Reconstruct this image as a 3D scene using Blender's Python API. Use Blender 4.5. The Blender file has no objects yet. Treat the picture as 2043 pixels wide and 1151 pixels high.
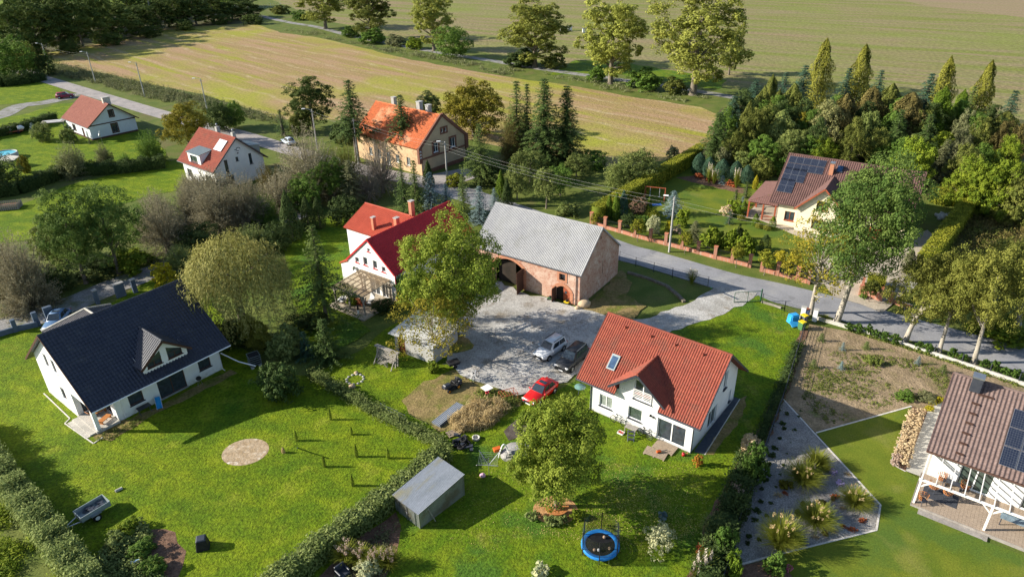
# Aerial view over a village edge: houses, a brick barn, gardens, fields and woods, in low sun from the left.
import bpy, bmesh, math, random
import numpy as np
from mathutils import Vector, Matrix
SC = bpy.context.scene
COL = SC.collection
R = math.radians
PI = math.pi
# ------------------------------------------------------------------ camera
FPX, PITCH, ROLL, CAMH = 1391.35, .490269, -.0184249, 41.0
IW, IH = 2043.0, 1151.0
cp, sp = math.cos(PITCH), math.sin(PITCH)
cr, sr = math.cos(ROLL), math.sin(ROLL)
rt0, fw, dn0 = Vector((1, 0, 0)), Vector((0, cp, -sp)), Vector((0, -sp, -cp))
rt = rt0 * cr - dn0 * sr
dn = rt0 * sr + dn0 * cr
cam_d = bpy.data.cameras.new('camera')
cam_o = bpy.data.objects.new('camera', cam_d)
COL.objects.link(cam_o)
m3 = Matrix((rt, -dn, -fw)).transposed()
cam_o.matrix_world = Matrix.Translation((0, 0, CAMH)) @ m3.to_4x4()
cam_d.sensor_width = 36
cam_d.lens = FPX / IW * 36
cam_d.clip_end = 5000
SC.camera = cam_o
def P(px, py, z=0.0):
 """the point at height z that stands where the survey photo shows (px, py)"""
 d = rt * (px - IW / 2) + dn * (py - IH / 2) + fw * FPX
 t = (z - CAMH) / d.z
 return Vector((d.x * t, d.y * t, z))
def proj(p):
 v = Vector(p) - Vector((0, 0, CAMH))
 d = v.dot(fw)
 return (IW / 2 + v.dot(rt) / d * FPX, IH / 2 + v.dot(dn) / d * FPX, d)
def hgt(b, top):
 """height of a thing that stands at pixel b and reaches up to image row top"""
 g = P(*b)
 lo, hi = 0.05, 39.0
 for _ in range(40):
  m = (lo + hi) / 2
  if proj((g.x, g.y, m))[1] > top: lo = m
  else: hi = m
 return lo
def mpp(b):
 return proj(P(*b))[2] / FPX
# ------------------------------------------------------------------ tags
def tag(o, label=None, cat=None, group=None, kind=None):
 if label: o['label'] = label
 if cat: o['category'] = cat
 if group: o['group'] = group
 if kind: o['kind'] = kind
 return o
def thing(name, label, cat, loc=(0, 0, 0), rz=0, group=None):
 o = bpy.data.objects.new(name, None)
 o.empty_display_size = .3
 COL.objects.link(o)
 o.location = loc
 o.rotation_euler = (0, 0, rz)
 return tag(o, label, cat, group)
def link(name, me, parent=None, mt=None):
 o = bpy.data.objects.new(name, me)
 COL.objects.link(o)
 if parent: o.parent = parent
 if mt and not me.materials: me.materials.append(mt)
 elif mt and me.materials[0] != mt:
  o.material_slots[0].link = 'OBJECT'
  o.material_slots[0].material = mt
 return o
def copy_tree(src, label, loc=None, rz=None, group=None):
 o = src.copy()
 COL.objects.link(o)
 if loc is not None: o.location = loc
 if rz is not None: o.rotation_euler = (0, 0, rz)
 o['label'] = label
 if group: o['group'] = group
 for ch in list(src.children):
  c = ch.copy(); COL.objects.link(c); c.parent = o
  for g in list(ch.children):
   d = g.copy(); COL.objects.link(d); d.parent = c
 return o
# ------------------------------------------------------------------ materials
def _new(name):
 m = bpy.data.materials.new(name)
 m.use_nodes = True
 nt = m.node_tree
 b = nt.nodes['Principled BSDF']
 return m, nt, b
def rgba(c): return (c[0], c[1], c[2], 1)
def _noise(nt, vec, scale, detail=5, rough=.6):
 n = nt.nodes.new('ShaderNodeTexNoise')
 n.inputs['Scale'].default_value = scale
 n.inputs['Detail'].default_value = detail
 n.inputs['Roughness'].default_value = rough
 nt.links.new(vec, n.inputs['Vector'])
 return n.outputs['Fac']
def _ramp(nt, fac, a, b):
 r = nt.nodes.new('ShaderNodeMapRange')
 r.inputs['From Min'].default_value = a
 r.inputs['From Max'].default_value = b
 nt.links.new(fac, r.inputs['Value'])
 return r.outputs['Result']
def _mix(nt, fac, a, b, mode='MIX'):
 n = nt.nodes.new('ShaderNodeMix')
 n.data_type = 'RGBA'
 n.blend_type = mode
 for s, v in ((n.inputs[0], fac), (n.inputs[6], a), (n.inputs[7], b)):
  if isinstance(v, (float, int)): s.default_value = v
  elif isinstance(v, tuple): s.default_value = rgba(v)
  else: nt.links.new(v, s)
 return n.outputs[2]
def _coords(nt, stretch=None, rot=0, kind='Object'):
 tc = nt.nodes.new('ShaderNodeTexCoord')
 v = tc.outputs[kind]
 if stretch or rot:
  if rot:
   r_ = nt.nodes.new('ShaderNodeVectorRotate')
   r_.rotation_type = 'Z_AXIS'
   r_.inputs['Angle'].default_value = rot
   nt.links.new(v, r_.inputs['Vector'])
   v = r_.outputs['Vector']
  if stretch:
   m_ = nt.nodes.new('ShaderNodeMapping')
   m_.inputs['Scale'].default_value = stretch
   nt.links.new(v, m_.inputs['Vector'])
   v = m_.outputs['Vector']
 return v
def mat(name, c1, c2=None, scale=1.0, rough=.85, bump=0, bscale=8, metal=0, stretch=None, rot=0, c3=None, s3=.3,
  r12=(.38, .62), r3=(.5, .62), spec=.12, fine=0, fscale=12, bdist=.05, c4=None, s4=.1, r4=(.5, .6), lines=None):
 """procedural surface: c1 and c2 mixed by noise, patches of c3 and c4, fine grain, bump"""
 m, nt, b = _new(name)
 b.inputs['Roughness'].default_value = rough
 b.inputs['Metallic'].default_value = metal
 b.inputs['Specular IOR Level'].default_value = spec
 v = _coords(nt, stretch, rot)
 v0 = _coords(nt) if (stretch or rot) else v
 col = c1
 if c2: col = _mix(nt, _ramp(nt, _noise(nt, v, scale), *r12), c1, c2)
 if c3: col = _mix(nt, _ramp(nt, _noise(nt, v, s3, 6), *r3), col, c3)
 if c4: col = _mix(nt, _ramp(nt, _noise(nt, v0, s4, 6), *r4), col, c4)
 if lines:       # wheel tracks or mowing rows: (direction, spacing, width, colour, strength)
  sx = nt.nodes.new('ShaderNodeSeparateXYZ'); nt.links.new(_coords(nt, None, lines[0]), sx.inputs[0])
  wob = nt.nodes.new('ShaderNodeMath'); wob.operation = 'MULTIPLY_ADD'; nt.links.new(_noise(nt, v0, .05, 2), wob.inputs[0]); wob.inputs[1].default_value = lines[1] * .8; nt.links.new(sx.outputs[1], wob.inputs[2])
  pp = nt.nodes.new('ShaderNodeMath'); pp.operation = 'PINGPONG'; nt.links.new(wob.outputs[0], pp.inputs[0]); pp.inputs[1].default_value = lines[1] / 2
  mk = _ramp(nt, pp.outputs[0], lines[2], lines[2] * .4)
  ml = nt.nodes.new('ShaderNodeMath'); ml.operation = 'MULTIPLY'; nt.links.new(mk, ml.inputs[0]); nt.links.new(_ramp(nt, _noise(nt, v0, .25, 4), .35, .35 + .3 / lines[4]), ml.inputs[1])
  col = _mix(nt, ml.outputs[0], col, lines[3])
 if fine:
  f = _noise(nt, v0, fscale, 3, .7)
  g = nt.nodes.new('ShaderNodeMapRange')
  g.inputs['From Min'].default_value = .3; g.inputs['From Max'].default_value = .7
  g.inputs['To Min'].default_value = 1 - fine; g.inputs['To Max'].default_value = 1 + fine
  nt.links.new(f, g.inputs['Value'])
  cc = nt.nodes.new('ShaderNodeCombineColor')
  for i in range(3): nt.links.new(g.outputs['Result'], cc.inputs[i])
  col = _mix(nt, 1.0, col, cc.outputs[0], 'MULTIPLY')
 if isinstance(col, tuple): b.inputs['Base Color'].default_value = rgba(col)
 else: nt.links.new(col, b.inputs['Base Color'])
 if bump:
  bn = nt.nodes.new('ShaderNodeBump')
  bn.inputs['Strength'].default_value = bump
  bn.inputs['Distance'].default_value = bdist
  nt.links.new(_noise(nt, v0, bscale, 4, .65), bn.inputs['Height'])
  nt.links.new(bn.outputs['Normal'], b.inputs['Normal'])
 return m
def foliage(name, ca, cb, transl=.28, rough=.75, var=.35):
 """leaf surface: each clump of leaves lies somewhere between two leaf colours; each plant a little different"""
 m, nt, b = _new(name)
 at = nt.nodes.new('ShaderNodeAttribute'); at.attribute_name = 'tint'
 oi = nt.nodes.new('ShaderNodeObjectInfo')
 col = _mix(nt, at.outputs['Fac'], ca, cb)
 g = nt.nodes.new('ShaderNodeMapRange')
 g.inputs['To Min'].default_value = 1 - var / 2; g.inputs['To Max'].default_value = 1 + var / 2
 nt.links.new(oi.outputs['Random'], g.inputs['Value'])
 cc = nt.nodes.new('ShaderNodeCombineColor')
 for i in range(3): nt.links.new(g.outputs['Result'], cc.inputs[i])
 col = _mix(nt, 1.0, col, cc.outputs[0], 'MULTIPLY')
 nt.links.new(col, b.inputs['Base Color'])
 b.inputs['Roughness'].default_value = rough
 b.inputs['Specular IOR Level'].default_value = .1
 tr = nt.nodes.new('ShaderNodeBsdfTranslucent')
 nt.links.new(col, tr.inputs['Color'])
 mx = nt.nodes.new('ShaderNodeMixShader')
 mx.inputs[0].default_value = transl
 nt.links.new(b.outputs[0], mx.inputs[1]); nt.links.new(tr.outputs[0], mx.inputs[2])
 nt.links.new(mx.outputs[0], nt.nodes['Material Output'].inputs['Surface'])
 return m
def brickmat(name, a, b_, mortar, patch=None, bw=.26, bh=.085, noise=.5):
 m, nt, b = _new(name)
 b.inputs['Roughness'].default_value = .9
 tc = nt.nodes.new('ShaderNodeTexCoord')
 sx = nt.nodes.new('ShaderNodeSeparateXYZ'); nt.links.new(tc.outputs['Object'], sx.inputs[0])
 ad = nt.nodes.new('ShaderNodeMath'); nt.links.new(sx.outputs[0], ad.inputs[0]); nt.links.new(sx.outputs[1], ad.inputs[1])
 cx = nt.nodes.new('ShaderNodeCombineXYZ'); nt.links.new(ad.outputs[0], cx.inputs[0]); nt.links.new(sx.outputs[2], cx.inputs[1])
 bt = nt.nodes.new('ShaderNodeTexBrick')
 bt.inputs['Scale'].default_value = 1
 bt.inputs['Brick Width'].default_value = bw; bt.inputs['Row Height'].default_value = bh
 bt.inputs['Mortar Size'].default_value = .012
 bt.inputs['Color1'].default_value = rgba(a); bt.inputs['Color2'].default_value = rgba(b_); bt.inputs['Mortar'].default_value = rgba(mortar)
 nt.links.new(cx.outputs[0], bt.inputs['Vector'])
 col = bt.outputs['Color']
 o = tc.outputs['Object']
 if patch:
  col = _mix(nt, _ramp(nt, _noise(nt, o, 1.1, 8, .7), .45, .62), col, patch)
  col = _mix(nt, _ramp(nt, _noise(nt, o, 2.2, 9, .8), .47, .6), col, b_)
 nt.links.new(col, b.inputs['Base Color'])
 bn = nt.nodes.new('ShaderNodeBump'); bn.inputs['Strength'].default_value = .5; bn.inputs['Distance'].default_value = .03
 nt.links.new(_noise(nt, o, 9, 5), bn.inputs['Height']); nt.links.new(bn.outputs[0], b.inputs['Normal'])
 return m
def glassmat(name, c, rough=.06):
 m, nt, b = _new(name)
 b.inputs['Base Color'].default_value = rgba(c)
 b.inputs['Roughness'].default_value = rough
 b.inputs['Specular IOR Level'].default_value = .8
 nz = _noise(nt, _coords(nt), 3.0, 2)
 nt.links.new(_mix(nt, _ramp(nt, nz, .35, .65), tuple(x * .6 for x in c), c), b.inputs['Base Color'])
 return m
def paint(name, c, rough=.34, metal=0.0):
 m, nt, b = _new(name)
 nz = _noise(nt, _coords(nt), 2.0, 3)
 nt.links.new(_mix(nt, _ramp(nt, nz, .3, .7), tuple(x * .9 for x in c), c), b.inputs['Base Color'])
 b.inputs['Roughness'].default_value = rough
 b.inputs['Metallic'].default_value = metal
 b.inputs['Coat Weight'].default_value = .25
 b.inputs['Coat Roughness'].default_value = .08
 return m
# ------------------------------------------------------------------ mesh building
class MB:
 """collects boxes, bars, tubes and sheets and links them as ONE mesh object"""
 def __init__(s): s.v, s.f, s.sm = [], [], []
 def add(s, vs, fs, smooth=False):
  o = len(s.v)
  s.v += [tuple(x) for x in vs]
  s.f += [tuple(i + o for i in f) for f in fs]
  s.sm += [smooth] * len(fs)
  return s
 def quad(s, a, b, c, d): return s.add([a, b, c, d], [(0, 1, 2, 3)])
 def box(s, c, d, rz=0, taper=1.0, mtx=None):
  hx, hy, hz = d[0] / 2, d[1] / 2, d[2] / 2
  k = taper
  vs = [Vector((x, y, -hz)) for x, y in ((-hx, -hy), (hx, -hy), (hx, hy), (-hx, hy))] + \
   [Vector((x * k, y * k, hz)) for x, y in ((-hx, -hy), (hx, -hy), (hx, hy), (-hx, hy))]
  m = Matrix.Rotation(rz, 3, 'Z') if mtx is None else mtx
  vs = [m @ v + Vector(c) for v in vs]
  return s.add(vs, [(3, 2, 1, 0), (4, 5, 6, 7), (0, 1, 5, 4), (1, 2, 6, 5), (2, 3, 7, 6), (3, 0, 4, 7)])
 def bar(s, a, b, w, h=None, up=(0, 0, 1)):
  a, b = Vector(a), Vector(b)
  h = h or w
  d = (b - a); L = d.length
  if L < 1e-6: return s
  d /= L
  u = Vector(up)
  if abs(d.dot(u)) > .98: u = Vector((1, 0, 0))
  x = d.cross(u).normalized(); y = x.cross(d)
  m = Matrix((d, x, y)).transposed()
  return s.box((a + b) / 2, (L, w, h), mtx=m)
 def tube(s, pts, rads, n=8, cap=True):
  pts = [Vector(p) for p in pts]
  if not hasattr(rads, '__len__'): rads = [rads] * len(pts)
  rings = []
  o = []
  for i, p in enumerate(pts):
   d = (pts[min(i + 1, len(pts) - 1)] - pts[max(i - 1, 0)]).normalized()
   u = Vector((0, 0, 1)) if abs(d.z) < .95 else Vector((1, 0, 0))
   x = d.cross(u).normalized(); y = d.cross(x)
   o += [p + (x * math.cos(2 * PI * k / n) + y * math.sin(2 * PI * k / n)) * rads[i] for k in range(n)]
  fs = [(i * n + k, i * n + (k + 1) % n, (i + 1) * n + (k + 1) % n, (i + 1) * n + k) for i in range(len(pts) - 1) for k in range(n)]
  s.add(o, fs, True)
  if cap: s.add(o[:n], [tuple(range(n))]).add(o[-n:], [tuple(range(n))[::-1]])
  return s
 def lathe(s, prof, c=(0, 0, 0), n=20, axis=(0, 0, 1), close=False):
  c = Vector(c); ax = Vector(axis).normalized()
  u = Vector((1, 0, 0)) if abs(ax.x) < .9 else Vector((0, 1, 0))
  x = ax.cross(u).normalized(); y = ax.cross(x)
  o = [c + ax * z + (x * math.cos(2 * PI * k / n) + y * math.sin(2 * PI * k / n)) * r for r, z in prof for k in range(n)]
  m = len(prof)
  fs = [(i * n + k, i * n + (k + 1) % n, (i + 1) * n + (k + 1) % n, (i + 1) * n + k) for i in range(m - 1) for k in range(n)]
  return s.add(o, fs, True)
 def prism(s, poly, z0, z1):
  n = len(poly)
  vs = [(p[0], p[1], z0) for p in poly] + [(p[0], p[1], z1) for p in poly]
  fs = [tuple(range(n))[::-1], tuple(range(n, 2 * n))] + [(i, (i + 1) % n, n + (i + 1) % n, n + i) for i in range(n)]
  return s.add(vs, fs)
 def blob(s, c, r, rng, n=7, m=10, jit=.15):
  c = Vector(c)
  if not hasattr(r, '__len__'): r = (r, r, r)
  o = []
  for i in range(n + 1):
   t = PI * i / n
   for k in range(m):
    a = 2 * PI * k / m
    j = 1 + rng.uniform(-jit, jit)
    if i in (0, n): j = 1
    o.append(c + Vector((math.sin(t) * math.cos(a) * r[0] * j, math.sin(t) * math.sin(a) * r[1] * j, math.cos(t) * r[2] * j)))
  fs = [(i * m + k, (i + 1) * m + k, (i + 1) * m + (k + 1) % m, i * m + (k + 1) % m) for i in range(n) for k in range(m)]
  return s.add(o, fs, True)
 def mesh(s, name, bevel=0, seg=1):
  me = bpy.data.meshes.new(name)
  me.from_pydata(s.v, [], s.f)
  bm = bmesh.new(); bm.from_mesh(me)
  for f, k in zip(bm.faces, s.sm): f.smooth = k
  if bevel:
   bmesh.ops.remove_doubles(bm, verts=bm.verts, dist=1e-5)
   bmesh.ops.bevel(bm, geom=[e for e in bm.edges if len(e.link_faces) == 2 and e.calc_face_angle(0) > .5], offset=bevel, segments=seg, affect='EDGES', clamp_overlap=True)
  bmesh.ops.recalc_face_normals(bm, faces=bm.faces)
  bm.to_mesh(me); bm.free()
  return me
 def build(s, name, mt, parent=None, bevel=0, seg=1, label=None, cat=None, group=None, kind=None):
  o = link(name, s.mesh(name, bevel, seg), parent, mt)
  return tag(o, label, cat, group, kind)
def npmesh(name, verts, quads, tint=None, mt=None, smooth=False):
 me = bpy.data.meshes.new(name)
 nv, nq = len(verts), len(quads)
 me.vertices.add(nv); me.vertices.foreach_set('co', np.asarray(verts, np.float32).ravel())
 me.loops.add(nq * 4); me.loops.foreach_set('vertex_index', np.asarray(quads, np.int32).ravel())
 me.polygons.add(nq)
 me.polygons.foreach_set('loop_start', np.arange(0, nq * 4, 4, dtype=np.int32))
 if tint is not None:
  a = me.attributes.new('tint', 'FLOAT', 'POINT')
  a.data.foreach_set('value', np.asarray(tint, np.float32))
 me.update(calc_edges=True)
 if mt: me.materials.append(mt)
 return me
# ------------------------------------------------------------------ light
W = bpy.data.worlds.new('World'); SC.world = W; W.use_nodes = True
wn = W.node_tree
sky = wn.nodes.new('ShaderNodeTexSky'); sky.sky_type = 'NISHITA'; sky.sun_disc = False
SUN_EL, SUN_AZ = R(25), R(-1.5)          # light travels towards +x, a touch towards the viewer
sky.sun_elevation = SUN_EL
sky.sun_rotation = R(-90) + 0.03
sky.air_density = 1.0; sky.dust_density = .6; sky.ozone_density = 1.2
wn.links.new(sky.outputs[0], wn.nodes['Background'].inputs[0])
wn.nodes['Background'].inputs[1].default_value = .09
sd = bpy.data.lights.new('sun', 'SUN'); sd.energy = 5; sd.angle = R(.53); sd.color = (1, .93, .80)
so = bpy.data.objects.new('sun', sd); COL.objects.link(so)
ld = Vector((math.cos(SUN_EL) * math.cos(SUN_AZ), math.cos(SUN_EL) * math.sin(SUN_AZ), -math.sin(SUN_EL)))
so.rotation_euler = ld.to_track_quat('-Z', 'Y').to_euler()
so.location = (-60, 60, 60)
SC.view_settings.view_transform = 'Standard'; SC.view_settings.look = 'None'
SC.view_settings.exposure = .95; SC.view_settings.gamma = 1
SC.cycles.max_bounces = 6; SC.cycles.diffuse_bounces = 3; SC.cycles.glossy_bounces = 3; SC.cycles.transmission_bounces = 3
SC.cycles.sample_clamp_indirect = 4; SC.cycles.use_denoising = True; SC.cycles.denoiser = 'OPENIMAGEDENOISE'; SC.cycles.denoising_input_passes = 'RGB_ALBEDO_NORMAL'; SC.cycles.denoising_prefilter = 'ACCURATE'
# ------------------------------------------------------------------ ground sheets
LAY = []
def resample(pts, step, jit, rng):
 out = []
 n = len(pts)
 for i in range(n):
  a, b = pts[i], pts[(i + 1) % n]
  k = max(1, min(60, int((b - a).length / step)))
  nrm = Vector((-(b - a).y, (b - a).x, 0)).normalized() if (b - a).length > 0 else Vector((0, 0, 0))
  for j in range(k):
   q = a.lerp(b, j / k)
   if j or jit > .3: q = q + nrm * rng.uniform(-jit, jit)
   out.append(q)
 return out
def sheet(name, px, mt, step=1.5, jit=0.0, z=None, world=None):
 rng = random.Random(name)
 pts = world or [P(x, y) for x, y in px]
 bb = (min(p.x for p in pts), max(p.x for p in pts), min(p.y for p in pts), max(p.y for p in pts))
 h = .006 + max([0] + [l for b, l in LAY if b[0] < bb[1] and bb[0] < b[1] and b[2] < bb[3] and bb[2] < b[3]])
 LAY.append((bb, h))
 if jit: pts = resample(pts, step, jit, rng)
 me = bpy.data.meshes.new(name)
 bm = bmesh.new()
 f = bm.faces.new([bm.verts.new((p.x, p.y, h)) for p in pts])
 f.normal_update()
 if f.normal.z < 0: f.normal_flip()
 bmesh.ops.triangulate(bm, faces=bm.faces)
 bm.to_mesh(me); bm.free()
 o = link(name, me, None, mt)
 o['kind'] = 'structure'
 return o
def ribbon(pl, w):
 """outline of a strip of width w along a centre line"""
 a, b = [], []
 for i, p in enumerate(pl):
  d = (pl[min(i + 1, len(pl) - 1)] - pl[max(0, i - 1)])
  n = Vector((-d.y, d.x, 0)).normalized()
  ww = w[i] if hasattr(w, '__len__') else w
  a.append(p + n * ww / 2); b.append(p - n * ww / 2)
 return a + b[::-1]
def smooth(pl, k=6):
 out = []
 n = len(pl)
 for i in range(n - 1):
  p0, p1, p2, p3 = pl[max(0, i - 1)], pl[i], pl[i + 1], pl[min(n - 1, i + 2)]
  for j in range(k):
   t = j / k
   out.append(.5 * ((2 * p1) + (p2 - p0) * t + (2 * p0 - 5 * p1 + 4 * p2 - p3) * t * t + (-p0 + 3 * p1 - 3 * p2 + p3) * t ** 3))
 return out + [pl[-1]]
ST = math.atan2(-(189.9 - 271), -57.9 + 138.4)   # direction of the drill rows in the stubble
G = {}
G['base'] = mat('rough_grass', (.085, .12, .022), (.13, .15, .035), .35, bump=.8, bscale=5, c3=(.14, .12, .05), s3=.12, fine=.35, fscale=7, r3=(.55, .7))
G['lawn'] = mat('lawn_grass', (.108, .162, .005), (.178, .228, .008), .6, bump=1.0, bscale=6, c3=(.06, .125, .006), s3=.16, fine=.5, fscale=4.5, bdist=.14, r3=(.48, .7), c4=(.20, .235, .02), s4=.3, r4=(.56, .72), lines=(R(25), 2.2, .8, (.085, .15, .006), .7))
G['lawn2'] = mat('mossy_lawn_grass', (.085, .15, .006), (.145, .195, .009), .5, bump=1.0, bscale=7, c3=(.065, .135, .014), s3=.2, fine=.5, fscale=5, bdist=.13, c4=(.19, .19, .04), s4=.25, r4=(.6, .75))
G['lawn3'] = mat('short_lawn_grass', (.10, .14, .014), (.145, .17, .018), .35, bump=.6, bscale=9, c3=(.08, .13, .02), s3=.15, fine=.28, fscale=8, bdist=.05, c4=(.19, .19, .045), s4=.2, r4=(.55, .75))
G['meadow'] = mat('meadow_grass', (.13, .19, .02), (.19, .23, .025), .3, bump=.6, bscale=4, fine=.25, fscale=4)
G['stubble'] = mat('stubble_field', (.35, .23, .13), (.285, .21, .085), .6, stretch=(.035, .42, 1), rot=ST, bump=.8, bscale=2.5, c3=(.27, .265, .035), s3=.5, r3=(.54, .66), fine=.32, fscale=1.6, bdist=.2, c4=(.285, .285, .04), s4=.02, r4=(.47, .62), r12=(.42, .56), lines=(ST, 9, .9, (.44, .345, .21), .6))
G['far'] = mat('far_field', (.235, .195, .10), (.175, .19, .045), .7, stretch=(.025, .22, 1), rot=R(33), bump=.8, bscale=1.2, c3=(.25, .19, .105), s3=.5, r3=(.5, .66), fine=.38, fscale=.9, bdist=.3, c4=(.19, .215, .05), s4=.018, r4=(.5, .7), r12=(.42, .57), lines=(R(33), 14, 1.1, (.15, .20, .035), .35))
G['fardry'] = mat('ploughed_strip', (.27, .195, .125), (.24, .20, .10), .6, stretch=(.03, .3, 1), rot=R(33), bump=.6, bscale=1, fine=.25, fscale=1)
G['gravel'] = mat('gravel', (.43, .415, .39), (.32, .305, .28), .35, bump=.9, bscale=9, c3=(.24, .21, .17), s3=.45, r3=(.55, .66), fine=.4, fscale=7, bdist=.06, c4=(.52, .50, .475), s4=.16, r4=(.52, .66), lines=(R(48), 1.9, .3, (.50, .485, .46), .4))
G['lane'] = mat('lane_gravel', (.30, .29, .28), (.22, .21, .2), .5, bump=.8, bscale=8, c3=(.15, .16, .09), s3=.3, fine=.35, fscale=6, bdist=.06)
G['asphalt'] = mat('asphalt', (.27, .27, .285), (.22, .22, .235), .3, rough=.8, bump=.25, bscale=25, c3=(.33, .32, .31), s3=.12, fine=.14, fscale=9, c4=(.20, .20, .21), s4=.5, r4=(.58, .64))
G['oldroad'] = mat('worn_asphalt', (.36, .32, .30), (.28, .26, .25), .4, bump=.3, bscale=12, c3=(.20, .19, .18), s3=.5, fine=.2, fscale=5, r3=(.55, .7))
G['soil'] = mat('bare_soil', (.32, .24, .155), (.22, .165, .10), .5, bump=1.0, bscale=4, c3=(.20, .16, .08), s3=.35, fine=.35, fscale=6, bdist=.12, r3=(.5, .68), c4=(.17, .19, .06), s4=.5, r4=(.6, .72))
G['dirt'] = mat('mown_dry_grass', (.26, .19, .085), (.19, .155, .055), .6, bump=1.0, bscale=6, c3=(.14, .15, .03), s3=.4, fine=.4, fscale=5, bdist=.08)
G['mulch'] = mat('bark_mulch', (.13, .075, .05), (.20, .12, .08), 3, bump=1.0, bscale=8, fine=.4, fscale=9)
G['chips'] = mat('wood_chips', (.50, .30, .14), (.36, .19, .08), 4, bump=1, bscale=9, fine=.4, fscale=8)
G['slate'] = mat('grey_gravel_bed', (.23, .215, .20), (.31, .295, .275), 2, bump=1.0, bscale=9, c3=(.20, .19, .185), s3=.5, fine=.45, fscale=8, bdist=.06)
G['paving'] = mat('concrete_paving', (.42, .40, .36), (.36, .345, .31), .8, bump=.3, bscale=8, fine=.15, fscale=8)
G['beige'] = mat('beige_pavers', (.44, .38, .30), (.37, .32, .25), .7, bump=.4, bscale=8, fine=.2, fscale=6)
G['darkpave'] = mat('dark_paving', (.055, .065, .085), (.075, .085, .105), 2, bump=.2, bscale=8, rough=.7)
G['ash'] = mat('burnt_earth', (.075, .06, .05), (.12, .10, .085), 1.5, bump=.8, bscale=6, fine=.3)
G['sand'] = mat('sandy_circle', (.44, .34, .23), (.33, .24, .145), 2.2, bump=1, bscale=5, fine=.3, fscale=6, c3=(.62, .55, .45), s3=1.6, r3=(.55, .68))
G['scrubg'] = mat('scrub_floor', (.07, .08, .03), (.11, .09, .045), .6, bump=1, bscale=4, fine=.35, fscale=5)
g = link('ground', bpy.data.meshes.new('ground'), None, G['base'])
me = g.data
me.from_pydata([(-1500, -60, 0), (1500, -60, 0), (1500, 2500, 0), (-1500, 2500, 0)], [], [(0, 1, 2, 3)])
g['kind'] = 'structure'
sheet('far_field', [(380, -60), (2500, -120), (2600, 260), (2043, 250), (1700, 215), (1450, 176), (1225, 142), (1080, 125), (900, 96), (760, 70), (640, 38), (560, 8)], G['far'], 8, .8)
sheet('ploughed_strip', [(1640, -30), (2300, -60), (2400, 90), (2043, 36), (1850, 12)], G['fardry'], 8, 1.0)
sheet('far_meadow', [(1090, 150), (1150, 120), (1260, 128), (1450, 160), (1430, 180), (1240, 150)], G['lawn2'], 3, .8)
sheet('stubble_field', [(70, 112), (150, 96), (240, 82), (330, 58), (430, 44), (515, 50), (560, 66), (640, 76), (700, 90), (800, 116), (900, 134), (1000, 152), (1150, 174), (1280, 196), (1395, 214), (1450, 236), (1430, 268), (1396, 308), (1330, 318), (1230, 335), (1120, 320), (900, 268), (700, 240), (560, 238), (430, 196), (300, 168), (200, 146), (110, 128)], G['stubble'], 5, .6)
sheet('field_track', None, G['lane'], world=ribbon(smooth([P(*p) for p in ((440, 2), (500, 26), (570, 44), (630, 54), (700, 72), (780, 88), (880, 106), (940, 115), (1080, 138), (1240, 160), (1320, 170), (1470, 196))]), 3.4))
sheet('meadow', [(-60, 20), (120, 10), (200, 40), (430, 12), (520, -10), (380, -60), (-200, -60)], G['meadow'], 8, .5)
# upper left plots
sheet('upper_lawn', [(-60, 178), (60, 164), (100, 168), (140, 190), (112, 196), (60, 206), (-60, 212)], G['lawn'], 3, .3)
sheet('left_garden_lawn', [(-80, 252), (60, 226), (110, 208), (150, 205), (200, 240), (290, 262), (330, 300), (330, 330), (200, 345), (90, 366), (-90, 392)], G['lawn'], 3, .4)
sheet('middle_lawn', [(-90, 440), (40, 410), (130, 372), (300, 330), (370, 318), (380, 350), (350, 380), (200, 420), (90, 470), (-60, 500)], G['lawn'], 3, .4)
sheet('gravel_drive', None, G['lane'], world=ribbon(smooth([P(*p) for p in ((-60, 246), (0, 232), (40, 212), (90, 205), (150, 192), (176, 186))]), 5))
sheet('village_road', None, G['oldroad'], world=ribbon(smooth([P(*p) for p in ((40, 140), (76, 154), (160, 180), (240, 204), (300, 222), (400, 250), (470, 267), (540, 288), (620, 312), (720, 338), (820, 358), (905, 378))]), 4.7))
sheet('house_forecourt', [(845, 352), (930, 335), (960, 352), (900, 372)], G['oldroad'])
sheet('village_road', None, G['asphalt'], world=ribbon(smooth([P(*p) for p in ((880, 372), (985, 408), (1110, 452), (1235, 500), (1290, 515), (1345, 531), (1450, 562), (1540, 582), (1610, 599), (1700, 624), (1800, 652), (1900, 679), (2060, 724), (2200, 762))]), 5.3))
# the lane on the left
sheet('gravel_lane', None, G['lane'], 2, .25, world=ribbon(smooth([P(*p) for p in ((-120, 690), (0, 652), (80, 630), (150, 604), (230, 570), (315, 540), (400, 508), (470, 486), (560, 440), (600, 425))]), 4.6))
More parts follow.
